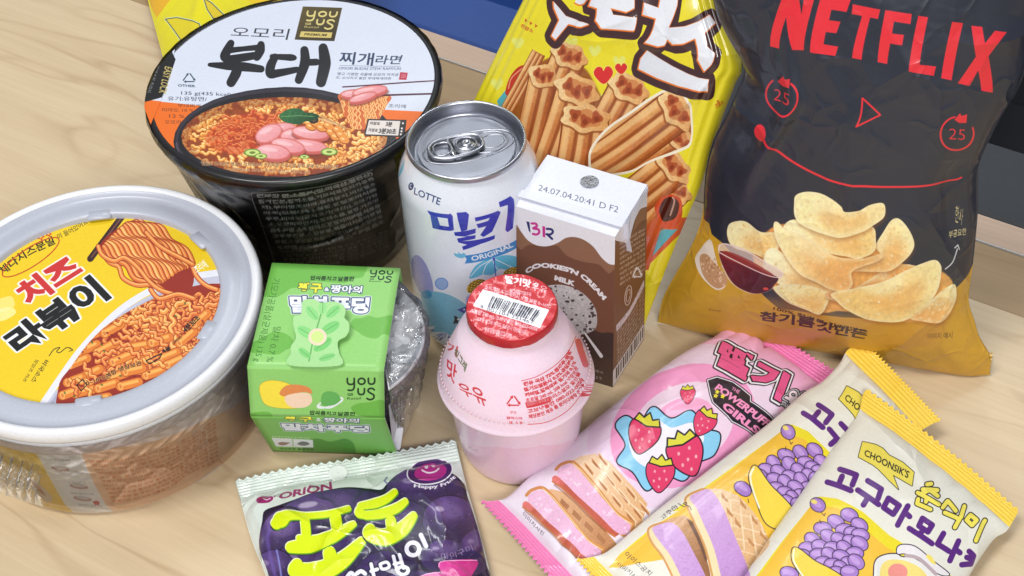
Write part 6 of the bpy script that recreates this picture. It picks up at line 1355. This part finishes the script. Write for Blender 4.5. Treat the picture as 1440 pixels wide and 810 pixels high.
        cv.text("아이스크림", v((340, 590), (372, 575), (490, 690), (440, 720)) if False else v((352, 572), (500, 700), (476, 722), (326, 596)), (70, 60, 60)); cv.text("이미지사진", v((300, 636), (440, 740), (420, 762), (282, 656)), (70, 60, 60)); cv.text("고구마", v((540, 372), (640, 296), (656, 318), (556, 390)), (60, 50, 60)); cv.text("무스", v((560, 352), (630, 292), (640, 305), (570, 362)), (60, 50, 60)); cv.line(smooth(v((650, 290), (690, 310), (700, 285), (682, 292), (720, 310), (728, 330)), False), 1, (60, 50, 60))
    cv.img[:int(cv.H * .072)] = np.array([252, 212, 78]) / 255; cv.img[int(cv.H * .955):] = np.array([250, 208, 66]) / 255
    return cv.image(nm)
# similarity that carries the fully visible pack's drawing onto the partly covered one (bowls and flags matched)
def simil(a, b, c, d):
    (x1, y1), (x2, y2), (u1, v1), (u2, v2) = a, b, c, d; z1 = complex(x2 - x1, y2 - y1); z2 = complex(u2 - u1, v2 - v1); k = z2 / z1
    t = complex(u1, v1) - k * complex(x1, y1); return np.array([[k.real, -k.imag, t.real], [k.imag, k.real, t.imag]])
A1 = simil(U_((450, 575))[0], U_((605, 390))[0], U_((350, 332))[0], U_((545, 200))[0])
AFF = np.vstack([A1, [0, 0, 1]])
y1p = Packet(plane3((1215, 480, 17), (812, 790, 15), (1290, 560, 14)), [(1215, 477), (1250, 512), (1285, 548), (1325, 590)], [(808, 788), (850, 832), (895, 880), (935, 925)],
             [(1215, 477), (1195, 490), (1189, 496), (1180, 512), (1155, 538), (1128, 555), (1086, 592), (1030, 636), (960, 690), (900, 738), (862, 770), (846, 780), (830, 784), (808, 788)], [(1325, 590), (1290, 610), (1240, 660), (1100, 780), (1000, 870), (960, 905), (935, 925)], 9, .072, .045)
y2p = Packet(plane3((1226, 542, 24), (1432, 716, 9), (1000, 880, 19)), [(1220, 545), (1290, 596), (1360, 652), (1434, 716)], [(930, 985), (1020, 1030), (1110, 1075), (1200, 1120)],
             [(1220, 545), (1213, 556), (1207, 582), (1190, 606), (1168, 634), (1118, 706), (1080, 760), (1046, 812), (990, 895), (955, 950), (930, 985)], [(1434, 716), (1416, 746), (1400, 756), (1385, 775), (1367, 803), (1330, 870), (1280, 960), (1240, 1040), (1200, 1120)], 12, .072, .05)
cream_back = mat('cream_film_back', (228, 226, 214), rough=.4)
for P_, A_, full, nm, lab_, wseed in ((y1p, A1, True, 'cream_pack_under_print', 'cream and yellow sweet potato ice cream pack showing a cut wafer, lying between two others', 8), (y2p, np.eye(3)[:2], False, 'cream_pack_top_print', 'cream and yellow sweet potato ice cream pack lying on top, rightmost of three packs', 9)):
    yp = thing('ice_cream_pack', lab_, 'ice cream', P_.pl.o * [1, 1, 0], 'wrapped ice cream wafers')
    im = art_yellow(P_.S, A_, 0, 0, None, full if full else False, nm)
    P_.build('wrapper', yp, mat(nm.replace('print', 'film'), image=im, bumps=((36, .3, .002),), crinkle=((22, .4, .0025),), rough=.42, coat=.35, coat_rough=.15), cream_back, teeth=27, ncr=6, crimp=.14, tooth=1.9, nu=216, nv=160, back=.3, wr=addf(wrn(wseed, .8, 1.6, 3, 8), pucker(wseed, 2.0, 12, 10, .072, .05, reach=.14)))

# ================================================================== chip bag
Q_ = crop(910, 240, 2.7); P5 = crop(980, 0, 3.115); X_ = crop(1080, 260, 3.683)
a_ = unp([(925, 455)])[0]; b_ = unp([(1392, 530)])[0]; t_ = (b_ - a_) / np.linalg.norm(b_ - a_); n_ = np.array([-t_[1], t_[0], 0]); up_ = np.array([0, 0, 1]) * math.cos(math.radians(10)) + n_ * math.sin(math.radians(10))
CP = Plane(a_, b_, a_ + up_ * 100)
def chip_sag(u, v):
    return 1.0 - .25 * np.exp(-((v - .98) / .08) ** 2)
cbp = Packet(CP, [(1000, -190), (1130, -185), (1300, -150), (1475, -120)], [(925, 453), (1010, 470), (1110, 484), (1170, 492), (1240, 504), (1320, 520), (1360, 528), (1392, 527)],
             [(1000, -190), (998, -90), (1003, 0), (1018, 40), (1046, 92), (1038, 122), (1022, 160), (1002, 200), (992, 245), (988, 300), (975, 340), (950, 385), (932, 420), (925, 453)],
             [(1475, -120), (1462, -40), (1450, 40), (1438, 110), (1405, 170), (1380, 222), (1375, 255), (1375, 300), (1368, 372), (1362, 420), (1370, 450), (1378, 475), (1392, 500), (1392, 527)], 25, .04, .0, p=.62, q=.42, sag=chip_sag)
def art_chips():
    cv = Canvas(cbp.S, 1150, 1600, (38, 43, 58)); go = (214, 164, 44); red = (232, 44, 58)
    fil = Q_((-100, 100), (215, 180), (235, 200), (245, 240), (290, 275), (330, 320), (500, 520), (900, 560), (1100, 470), (1180, 440), (1215, 400), (1240, 355), (1300, 260), (1500, 200), (1500, 1000), (-200, 1000))
    cv.fill(fil, cv.grad(Q_((300, 350))[0], Q_((700, 640))[0], (206, 158, 44), (206, 156, 46), .08, 40)); cv.fill(Q_((450, 470), (1150, 560), (1100, 660), (480, 640)), (196, 136, 60), .5, 14)
    # brand letters as measured blocks
    def L(*p): cv.fill(P5(*p), red)
    L((322, 200), (395, -70), (440, -70), (460, 60), (478, -70), (530, -60), (470, 214), (420, 212), (392, 70), (362, 206))
    L((497, 222), (552, -50), (680, -20), (656, 50), (590, 40), (580, 85), (630, 92), (612, 142), (566, 136), (556, 188), (620, 200), (608, 240))
    L((683, 15), (804, 36), (794, 78), (760, 72), (722, 258), (680, 250), (724, 66), (678, 58))
    L((826, 40), (942, 58), (936, 102), (864, 90), (856, 140), (908, 148), (900, 192), (848, 184), (834, 276), (792, 268))
    L((970, 66), (1013, 74), (976, 278), (1048, 288), (1038, 328), (928, 304))
    L((1118, 94), (1166, 100), (1116, 348), (1070, 338))
    L((1202, 112), (1250, 118), (1262, 190), (1306, 134), (1358, 140), (1278, 246), (1296, 406), (1246, 398), (1232, 308), (1194, 376), (1142, 362), (1222, 248))
    # player marks
    for c, r, gap in (((375, 405), 72, 0), ((1140, 584), 74, 1)):
        p = P5(c)[0]; rr = r / 3.115; e = ellipse(p[0], p[1], rr * .98, rr, 0, 40, (-55 if not gap else -20), (235 if not gap else 262)); cv.line(e, 2.6, red); cv.text("25", [(p[0] - 11, p[1] - 8), (p[0] + 12, p[1] - 5.5), (p[0] + 10.5, p[1] + 10), (p[0] - 12, p[1] + 7)], red, off=-.008)
        q = P5((384, 342) if not gap else (1156, 516))[0]; cv.fill([(q[0] - 9, q[1] + 2), (q[0] - 1, q[1] - 7), (q[0] + 1, q[1] - 3), (q[0] + 9, q[1] - 5), (q[0] + 8, q[1] + 7), (q[0] - 2, q[1] + 7)], red)
    tr = P5((726, 424), (804, 498), (700, 542)); cv.line(tr + tr[:1], 2.6, red)
    cv.fill(ellipse(*P5((279, 571))[0], 8.6, 10.4), red); bar = smooth(P5((285, 580), (330, 630), (400, 690), (500, 746), (620, 790), (760, 810), (900, 816), (1060, 806), (1130, 798), (1160, 782)), False); cv.line(bar, np.interp(np.linspace(0, 1, len(bar)), [0, .1, .6, 1], [5, 3.4, 3.0, 2]), red)
    # dip bowls
    cv.fill(smooth(Q_((182, 340), (200, 300), (240, 260), (262, 330), (275, 380), (300, 410), (296, 440), (260, 450), (205, 400))), (236, 222, 206)); cv.fill(smooth(Q_((200, 330), (225, 315), (262, 355), (300, 400), (300, 432), (262, 445), (215, 400))), (196, 150, 110)); g = random.Random(1)
    for i in range(90): x, y = g.uniform(205, 295), g.uniform(330, 440); cv.fill(ellipse(*Q_((x, y))[0], 1.5, .9, g.uniform(0, 180)), g.choice([(226, 190, 150), (150, 96, 62), (238, 206, 172)]), .9 * (abs((x - 205) * .9 - (y - 330)) < 45))
    def chip(p, c0, c1, a, b, edge=(250, 238, 196), seed=1, edgew=2.6, n=.16):
        q = smooth(X_(*p), True, 6); cv.fill(q + [1, 4], (150, 84, 34), .5, 7); cv.fill(q, cv.grad(X_(a)[0], X_(b)[0], c0, c1, n, 11, seed)); old = cv.clip; cv.clip = cv.mask(q)
        cv.line(np.vstack([q, q[:1]]), edgew * 2.6, edge, .5, 5); rr = random.Random(seed)
        mid = q.mean(0); cv.fill(mid + (q - mid) * .55 + [6, 8], (236, 160, 78), .42, 16); cv.fill(mid + (q - mid) * .4 + [-14, -10], (255, 246, 196), .5, 12)
        lo, hi = q.min(0), q.max(0)
        for i in range(110): x, y = rr.uniform(lo[0], hi[0]), rr.uniform(lo[1], hi[1]); cv.fill(ellipse(x, y, rr.uniform(.7, 2.4), rr.uniform(.6, 1.7), rr.uniform(0, 180)), (255, 250, 222) if i % 3 else (222, 164, 84), .4, 1)
        cv.clip = old
    Yc, Yd, Or = (255, 238, 176), (246, 212, 136), (236, 172, 96)
    base = smooth(X_((-60, 300), (60, 200), (200, 230), (420, 200), (560, 300), (700, 400), (860, 430), (960, 520), (880, 690), (640, 690), (400, 640), (270, 645), (100, 590), (-60, 420))); cv.fill(base, cv.grad(X_((0, 300))[0], X_((700, 700))[0], (222, 150, 74), (240, 178, 96), .3, 16), 1, 2)
    q3 = lambda *p: [((x / 2.7 + 910 - 1080) * 3.683, (y / 2.7 + 240 - 260) * 3.683) for x, y in p]
    chip(q3((305, 250), (310, 205), (345, 190), (380, 195), (430, 230), (490, 235), (500, 290), (470, 330), (400, 310), (330, 290)), (255, 242, 182), (248, 216, 140), q3((320, 200))[0], q3((480, 310))[0], seed=2)
    chip(((-10, 345), (30, 320), (100, 360), (200, 420), (330, 500), (440, 545), (430, 560), (340, 540), (200, 530), (60, 500), (-20, 420)), (255, 246, 200), (244, 208, 140), (20, 340), (300, 540), seed=3)
    chip(((30, 520), (110, 500), (220, 510), (320, 540), (310, 600), (270, 658), (200, 640), (100, 600)), Yc, Yd, (60, 500), (260, 640), seed=4)
    chip(((300, 540), (460, 510), (600, 430), (700, 402), (760, 410), (800, 440), (820, 560), (700, 560), (500, 580), (360, 590)), Or, (206, 126, 60), (700, 420), (460, 540), seed=5)
    chip(((560, 300), (600, 230), (640, 175), (680, 168), (730, 220), (758, 290), (745, 340), (700, 390), (640, 430), (560, 438), (470, 430), (430, 432), (520, 400), (590, 360)), Yc, Or, (720, 260), (520, 430), seed=6)
    chip(((80, 230), (130, 175), (300, 200), (420, 190), (540, 200), (560, 260), (550, 330), (470, 366), (400, 350), (300, 330), (180, 260)), (255, 244, 190), Yd, (150, 200), (500, 350), seed=7)
    chip(((30, 200), (50, 188), (90, 225), (160, 250), (260, 300), (350, 350), (480, 366), (580, 342), (598, 352), (560, 385), (440, 430), (440, 500), (380, 540), (260, 490), (160, 440), (90, 360), (40, 270)), Yc, Or, (80, 240), (420, 500), seed=8)
    chip(((136, 95), (145, 50), (200, 30), (270, 35), (330, 60), (380, 100), (400, 128), (470, 120), (530, 92), (590, 85), (608, 110), (600, 160), (540, 200), (460, 240), (380, 258), (280, 240), (180, 205), (140, 160)), (255, 242, 180), (250, 228, 164), (180, 50), (420, 240), seed=9)
    chip(((330, 545), (440, 520), (560, 500), (640, 470), (720, 430), (800, 402), (860, 390), (890, 410), (898, 450), (880, 540), (820, 630), (740, 680), (640, 704), (520, 690), (420, 640), (360, 590)), (255, 234, 168), (246, 206, 128), (860, 420), (480, 640), seed=10)
    chip(((740, 680), (830, 610), (900, 550), (960, 515), (975, 540), (972, 600), (930, 680), (880, 712), (800, 700)), Yc, Or, (960, 540), (800, 690), seed=11)
    # glass dip bowl with dark red sauce
    gb = smooth(Q_((270, 300), (276, 278), (310, 276), (380, 300), (460, 345), (514, 372), (516, 392), (490, 412), (470, 445), (410, 462), (340, 440), (295, 390))); cv.fill(gb, (224, 200, 190), .75); cv.fill(smooth(Q_((274, 312), (300, 306), (380, 340), (460, 380), (500, 398), (484, 425), (462, 448), (410, 460), (340, 436), (300, 385))), cv.grad(Q_((300, 320))[0], Q_((440, 450))[0], (116, 30, 44), (70, 18, 34), .15, 12)); cv.fill(smooth(Q_((285, 308), (310, 304), (400, 340), (480, 385), (470, 395), (390, 366), (300, 330))), (150, 50, 44), .8)
    cv.line(smooth(Q_((272, 300), (280, 278), (320, 282), (400, 314), (480, 358), (516, 378), (500, 396), (440, 384), (340, 340), (276, 308)), False), 1.4, (240, 220, 216), .9); cv.fill(ellipse(*Q_((452, 440))[0], 4, 2), (232, 80, 70), .9)
    # words
    dk_ = (62, 30, 26)
    cv.text("100% 참기름 가진 만든", Q_((482, 512), (840, 600), (838, 614), (478, 526)), dk_, off=.02); cv.text("참기름", Q_((428, 530), (640, 552), (636, 596), (426, 566)), dk_, off=.035); cv.text("갓만든", Q_((650, 556), (840, 600), (832, 636), (640, 600)), dk_, off=.035)
    cv.text("이미지 예시", Q_((1064, 616), (1160, 608), (1158, 634), (1066, 636)), (90, 66, 40)); cv.text("Ready", Q_((236, 522), (282, 530), (280, 540), (234, 532)), (120, 84, 40))
    gl = (214, 198, 140)
    cv.text("한봉", Q_((1172, 140), (1202, 150), (1196, 212), (1168, 206)), gl, off=0); cv.text("더바삭한", Q_((1146, 240), (1212, 218), (1212, 244), (1144, 268)), gl, off=.01); cv.line(smooth(Q_((1132, 376), (1160, 350), (1178, 300)), False), 1.5, (210, 210, 214)); cv.line(Q_((1168, 298), (1180, 286), (1186, 302)), 1.5, (210, 210, 214))
    return cv.image('chip_bag_print')
chips = thing('chip_bag', 'large black and gold potato chip bag with red lettering standing at the right', 'chip bag', (float(a_[0] + b_[0]) / 2, float(a_[1] + b_[1]) / 2, 0))
goldb = mat('gold_film', (206, 158, 44), rough=.35, coat=.4, bumps=((60, .3, .002),))
cbp.build('wrapper', chips, mat('chip_wrapper', image=art_chips(), bumps=((28, .3, .004), (110, .12, .001)), crinkle=((16, .45, .004), (42, .3, .0018)), rough=.42, coat=.45, coat_rough=.12, rough_var=.06), mat('black_film_back', (50, 52, 64), rough=.4), nu=200, nv=220, teeth=30, ncr=5, crimp=.3, tooth=1.5, back=.6, zz=(1, 0), wr=addf(wrn(4, 1.6, 2.2, 2.6, 14), pucker(2, 2.5, 15, 17, .04, .0, reach=.2), lambda u, v: 5.5 * np.exp(-((u - .18 + .25 * (v - .5)) / .035) ** 2) * np.exp(-((v - .44) / .12) ** 2) - 4 * np.exp(-((u - .90) / .05) ** 2) * np.exp(-((v - .55) / .1) ** 2)))
# gold end seal spread on the table at the bag's foot
def strip(name, parent, tl, tr, br, bl, m, mb, n=120, teeth=26, ridges=5, z0=1.2, z1=.6, amp=.35):
    U, V_ = np.meshgrid(np.linspace(0, 1, teeth * 4 + 1), np.linspace(0, 1, ridges * 8 + 1))
    A0, B0, C0, D0 = [unp([p], z)[0] for p, z in ((tl, z0), (tr, z0), (br, z1), (bl, z1))]
    X = (A0 * ((1 - U) * (1 - V_))[..., None] + B0 * (U * (1 - V_))[..., None] + C0 * (U * V_)[..., None] + D0 * ((1 - U) * V_)[..., None])
    d = (D0 - A0) / np.linalg.norm(D0 - A0); X = X - d * (np.abs(((U * teeth) % 1) * 2 - 1) * 1.1 * np.clip((V_ - .85) / .15, 0, 1))[..., None]; X[..., 2] += amp * np.sin(V_ * ridges * 2 * np.pi) + .3
    nr, nc = U.shape; Vt = np.concatenate([X.reshape(-1, 3), X.reshape(-1, 3) - [0, 0, .25]]); f = gridfaces(nc, nr, 0); p = Vt[list(f[0])]; fl = np.cross(p[1] - p[0], p[2] - p[0])[2] < 0
    f1 = gridfaces(nc, nr, 0, flip=fl); f2 = gridfaces(nc, nr, nr * nc, flip=not fl); return make(name, Vt, f1 + f2, [m, mb], parent, midx=[0] * len(f1) + [1] * len(f2))
silver = mat('silver_cut_edge', (206, 208, 212), rough=.25, metal=.9)
strip('bottom_seal', chips, (932, 425), (1120, 462), (1118, 492), (924, 449), goldb, silver, z0=5, z1=.5)
strip('bottom_seal', chips, (1352, 492), (1396, 497), (1391, 527), (1352, 528), goldb, silver, z0=3, z1=.6, teeth=5)

# ================================================================== churro snack bag
N5 = crop(660, 0, 3.375); O_ = crop(700, 200, 3.117); Y_ = crop(700, 0, 5.4); Z_ = crop(880, 0, 5.4)
a2 = unp([(906, 462)])[0]; b2 = a2 + np.array([-.86, .51, 0]) * 150
t2 = (a2 - b2) / np.linalg.norm(a2 - b2); n2 = np.array([-t2[1], t2[0], 0]); up2 = np.array([0, 0, 1]) * math.cos(math.radians(22)) + n2 * math.sin(math.radians(22))
CH = Plane(b2, a2, b2 + up2 * 100)
chp = Packet(CH, [(795, -140), (880, -110), (960, -70), (1002, -40)], [(610, 285), (700, 340), (800, 400), (905, 461)], [(795, -140), (765, -60), (736, 0), (706, 60), (672, 130), (650, 180), (630, 235), (610, 285)], [(1002, -40), (1013, 10), (1043, 88), (1034, 118), (1018, 160), (1000, 215), (985, 262), (960, 320), (930, 395), (905, 461)], 13, .0, .0, axis='v', p=.5, q=.25)
def art_churro():
    cv = Canvas(chp.S, 1100, 1300, (240, 224, 46)); g = random.Random(4)
    for x, y in ((600, 240), (715, 290), (490, 200), (1060, 20), (965, 70), (620, 470), (1150, 90), (130, 400), (230, 205)):
        p = N5((x, y))[0]; cv.fill(smooth([(p[0], p[1] + 8), (p[0] - 8, p[1] - 1), (p[0] - 7, p[1] - 7), (p[0] - 2, p[1] - 7), (p[0], p[1] - 3), (p[0] + 3, p[1] - 8), (p[0] + 8, p[1] - 6), (p[0] + 8, p[1])], True, 3), (232, 236, 130), .8)
    def churro(e, t, w, ridges=3, face=True, fr=.5, glow=0, seed=0):
        e = np.array(e, float); t = np.array(t, float); d = t - e; L = np.hypot(*d); d /= L; n = np.array([-d[1], d[0]])
        P_ = lambda a, s: e + n * w * a + d * L * s
        cv.fill([P_(.54, 0), P_(.5, 1), P_(-.5, 1), P_(-.54, 0)], (132, 62, 26))
        body = [P_(.5, .0), P_(.47, 1), P_(-.47, 1), P_(-.5, .0)]; cv.fill(body, cv.grad(P_(.5, 0), P_(-.5, 0), (234, 172, 104), (180, 94, 42), .26, 8, seed + 1))
        cv.fill([P_(.5, .35), P_(.47, 1), P_(-.47, 1), P_(-.5, .35)], (186, 98, 46), .45, w * .3)
        for k in range(ridges):
            c = -.5 + (k + .5) / ridges; cv.line([P_(c + .06, .03), P_(c + .06, .98)], w / ridges * .42, (252, 212, 150), .65, w / ridges * .16)
        for k in range(1, ridges):
            c = -.5 + k / ridges; cv.line([P_(c, .02), P_(c, 1)], w / ridges * .26, (150, 74, 32), .85, w * .035)
        cv.line([P_(-.47, 0), P_(-.45, 1)], w * .08, (150, 76, 34), .7, 1)
        if face:
            ang = math.degrees(math.atan2(n[1], n[0])); N0 = 48; tt = np.linspace(0, 2 * np.pi, N0, endpoint=False); fx = ellipse(e[0], e[1], w * .56, w * fr * .62, ang, N0); k = 1 + .10 * np.cos(tt * (ridges * 2) + seed); fx = e + (fx - e) * k[:, None]
            cv.fill(fx + d * w * .05, (150, 80, 36), .8, 1); cv.fill(fx, cv.grad(e - [w / 2, 0], e + [w / 2, 0], (250, 214, 156), (226, 164, 98), .2, 6, seed))
            hx = e + (fx - e) * .66; cv.fill(hx, (214, 140, 82)); 
            for j in range(3):
                o = (j - 1) * w * .25; c = e + n * o + d * (w * .05 * (1 if j == 1 else -1)); hx = ellipse(c[0], c[1], w * .125, w * fr * .28, ang, 16); hx = c + (hx - c) * (1 + .25 * np.cos(np.linspace(0, 2 * np.pi, 16, endpoint=False) * 3 + j + seed))[:, None]
                cv.fill(hx, (176, 82, 42), 1, 1); cv.fill(ellipse(c[0], c[1] + w * .03, w * .06, w * fr * .14, ang), (140, 54, 24), .8, 1)
    n5 = lambda x, y: N5((x, y))[0]
    # teal flag, red sauce tub at the sides
    cv.fill(O_((720, 300), (860, 340), (780, 420), (640, 560), (600, 520), (620, 380)), (216, 96, 52)); cv.fill(O_((600, 400), (700, 380), (790, 380), (650, 530), (560, 600)), (84, 170, 182)); cv.fill(N5((130, 480), (200, 390), (230, 430), (150, 520)), (90, 180, 190)); cv.fill(smooth(N5((170, 440), (190, 370), (230, 320), (270, 310), (250, 350), (220, 380), (190, 450))), (196, 52, 28)); cv.line(smooth(N5((185, 420), (200, 370), (250, 325)), False), 1.6, (240, 160, 120))
    cv.fill(smooth(N5((330, 300), (440, 270), (560, 330), (640, 470), (700, 500), (640, 640), (600, 860), (420, 860), (180, 760), (170, 560), (240, 420))), (150, 76, 32), .9, 3)
    churro(n5(330, 250), n5(180, 520), 19, 3, False, seed=3); churro(n5(370, 330), n5(250, 640), 24, 3, False, seed=2)
    churro(n5(478, 262), n5(330, 600), 47, 3, seed=1, fr=.6); churro(n5(352, 360), n5(270, 720), 38, 2, seed=5, fr=.7); churro(n5(760, 415), n5(590, 720), 52, 3, seed=8, fr=.6); churro(n5(515, 425), n5(390, 800), 56, 3, seed=6, fr=.6)
    churro(n5(555, 560), n5(510, 900), 62, 3, seed=9)
    churro(O_((775, 200))[0], O_((600, 400))[0], 50, 3, seed=15); churro(O_((770, 100))[0], O_((540, 290))[0], 54, 3, seed=12)
    cv.fill(smooth(O_((700, 320), (690, 280), (720, 240), (770, 230), (806, 260), (806, 330), (770, 376), (720, 370))), (206, 74, 36)); cv.fill(smooth(O_((708, 300), (730, 250), (770, 240), (795, 275), (780, 330), (730, 345))), (70, 24, 18)); cv.line(smooth(O_((756, 320), (775, 260), (768, 240)), False), 2, (236, 190, 170), .8); cv.fill(O_((640, 380), (700, 320), (720, 370), (660, 560), (640, 560)), (196, 84, 40))
    # cut-out of the big twisted churro with a pale rim
    gl = smooth(N5((570, 750), (590, 680), (660, 600), (760, 530), (860, 460), (940, 420), (1000, 430), (1050, 480), (1060, 560), (1055, 680), (1000, 720), (860, 770), (760, 820), (600, 830))); cv.fill(gl, (250, 240, 216)); gl2 = smooth(N5((582, 750), (600, 690), (670, 608), (770, 540), (870, 470), (945, 432), (995, 442), (1040, 490), (1050, 560), (1045, 672), (990, 708), (860, 758), (760, 808), (610, 815)))
    cv.fill(gl2, (160, 84, 38)); cv.clip = cv.mask(gl2)
    churro(n5(930, 448), n5(575, 745), 44, 2, False, seed=21); churro(n5(1000, 655), n5(650, 850), 50, 3, seed=22, fr=.45); churro(n5(985, 520), n5(590, 800), 58, 3, seed=23, fr=.5)
    cv.clip = None
    # hearts
    for (x, y), s in (((641, 350), 1.15), ((724, 322), .72)):
        p = N5((x, y))[0]; h = [(0, 12), (-10, 3), (-11.5, -4), (-7, -9), (-2, -8), (0, -4), (3, -9), (8, -9), (11.5, -3), (9, 4)]; hh = smooth([(p[0] + a * s, p[1] + b * s) for a, b in h], True, 4); cv.line(np.vstack([hh, hh[:1]]), 1.6, (246, 230, 120)); cv.fill(hh, (220, 50, 48))
    # heavy title with brown casing and orange edge
    strokes = [Y_((425, 10), (470, 60), (520, 120), (700, 180), (640, 200), (540, 180), (440, 300), (410, 270), (470, 150), (430, 60)),
               Y_((700, 40), (760, 60), (750, 150), (800, 210), (1040, 230), (1060, 130), (880, 110), (860, 60), (980, 90), (1040, 60), (1040, -60), (740, -80)),
               Z_((140, 20), (250, 60), (270, -60), (400, -60), (390, 40), (330, 200), (300, 340), (250, 350), (150, 320), (230, 140), (130, 110)),
               Z_((280, 190), (330, 210), (450, 200), (560, 160), (640, 110), (680, 175), (600, 250), (620, 350), (680, 400), (600, 540), (550, 450), (530, 290), (440, 330), (360, 335), (300, 280)),
               Z_((170, 380), (260, 440), (360, 500), (480, 560), (560, 590), (635, 600), (625, 690), (520, 680), (400, 650), (240, 590), (100, 520), (120, 440))]
    brn = (70, 42, 44)
    for s_ in strokes: cv.line(list(s_) + [s_[0]], 20, brn); cv.fill(s_, brn)
    for s_ in strokes: p = np.array(s_); cv.fill(p + [0, 5], brn); cv.line(np.vstack([p + [0, 4], p[:1] + [0, 4]]), 18, brn)
    cv.fill(Z_((430, -20), (460, -20), (640, 20), (660, 60), (600, 80), (500, 140), (400, 170)), (240, 224, 46)); cv.fill(Z_((275, 400), (300, 378), (400, 410), (480, 390), (500, 400), (525, 525), (420, 480)), (240, 224, 46))
    for s_ in strokes: p = np.array(s_); cv.line(np.vstack([p, p[:1]]) + [-.6, .8], 2.6, (236, 122, 44))
    for s_ in strokes: cv.fill(s_, cv.grad(s_[0], s_[len(s_) // 2], (226, 228, 238), (236, 238, 246)))
    cv.fill(Y_((590, 20), (600, -40), (700, -30), (680, 10), (640, 36)), (228, 230, 238)); cv.line(Y_((585, 22), (620, 40), (660, 30), (700, -20)), 2, (236, 122, 44))
    # edge marks
    for x in (205, 245, 285): cv.fill(Y_((x, 140 + (x - 205) * .5), (x + 20, 156 + (x - 205) * .5), (x, 172 + (x - 205) * .5)), (206, 96, 40))
    cv.text("뜯는곳", Y_((180, 178), (276, 224), (266, 252), (170, 206)), (206, 96, 40), off=.03); cv.text("뜯는곳", Z_((676, 790), (740, 750), (744, 790), (690, 826)), (206, 96, 40), off=.03); cv.fill(Z_((690, 762), (712, 756), (700, 782)), (206, 96, 40))
    return cv.image('churro_bag_print')
churb = thing('churro_snack_bag', 'glossy yellow churro snack bag leaning behind the carton', 'snack bag', (b2 + a2) / 2)
def edge_ribs(u, v):
    return .45 * np.sin(u * 150) * (np.clip((.13 - u) / .05, 0, 1) + np.clip((u - .87) / .05, 0, 1))
def fold_line(u, v, u0, v0, u1, v1, amp, w):
    dx, dy = u1 - u0, v1 - v0; L = math.hypot(dx, dy); d = ((u - u0) * dy - (v - v0) * dx) / L; t = ((u - u0) * dx + (v - v0) * dy) / L / L
    return amp * np.exp(-np.abs(d) / w) * np.clip(t * 8, 0, 1) * np.clip((1 - t) * 8, 0, 1)
chp.build('wrapper', churb, mat('churro_wrapper', image=art_churro(), bumps=((45, .25, .0018),), crinkle=((20, .45, .003),), rough=.25, coat=.85, coat_rough=.05), silver, nu=220, nv=200, teeth=20, back=.5, zz=(0, 0), cuts=[('side_seal', 'u', 0, .12), ('side_seal', 'u', .88, 1)], wr=addf(wrn(12, 1.0, 2.2, 2.6, 10), edge_ribs, lambda u, v: fold_line(u, v, .95, .25, .55, .75, 1.8, .012) + fold_line(u, v, .30, .05, .34, .9, 1.3, .010) + fold_line(u, v, .55, .2, .25, .35, 1.2, .012)))

# ================================================================== yellow bag behind the bowl
ybp = Packet(plane3((208, 0, 8), (400, 0, 30), (240, 90, 8)), [(190, -90), (300, -100), (400, -95), (500, -85)], [(246, 160), (300, 158), (380, 150), (450, 130)], [(190, -90), (200, -40), (209, 4), (224, 60), (236, 110), (246, 160)], [(500, -85), (490, -20), (470, 60), (450, 130)], 9, .0, .0, axis='v')
def art_yb():
    cv = Canvas(ybp.S, 700, 700, (240, 228, 30)); A2 = crop(0, 0, 5.54)
    cv.fill(A2((1165, 0), (1330, 0), (1260, 90), (1220, 140), (1180, 60)), (244, 186, 36)); cv.fill(A((620 / 1, 20), (680, 70), (760, 60), (700, 140)), (250, 236, 80), .5, 2)
    lf = A2((1290, 150), (1380, 140), (1470, 165), (1560, 200), (1600, 330), (1440, 360)); cv.line(list(lf) + [lf[0]], 3.4, (222, 232, 190)); cv.fill(lf, (238, 218, 34)); cv.line(list(lf) + [lf[0]], 1.1, (64, 74, 60))
    lf = A((295, 0), (330, 20), (375, 66), (400, 90), (340, 96), (310, 50)); cv.line(list(lf) + [lf[0]], 3, (214, 224, 190)); cv.fill(lf, (232, 206, 40)); cv.line(list(lf) + [lf[0]], 1.1, (64, 74, 60))
    cv.fill(A((480, 0), (700, 0), (640, 30), (520, 24)), (244, 190, 40), .6, 3)
    return cv.image('yellow_bag_print')
yb = thing('yellow_snack_bag', 'plain bright yellow snack bag peeking out behind the black noodle bowl', 'snack bag', ybp.pl.o * [1, 1, 0])
ybp.build('wrapper', yb, mat('yellow_wrapper', image=art_yb(), bumps=((30, .5, .004),), **foilp), silver, nu=90, nv=90, teeth=10, zz=(0, 0), back=.4, wr=wrn(2, 2.2, 2.5, 2.2, 12))
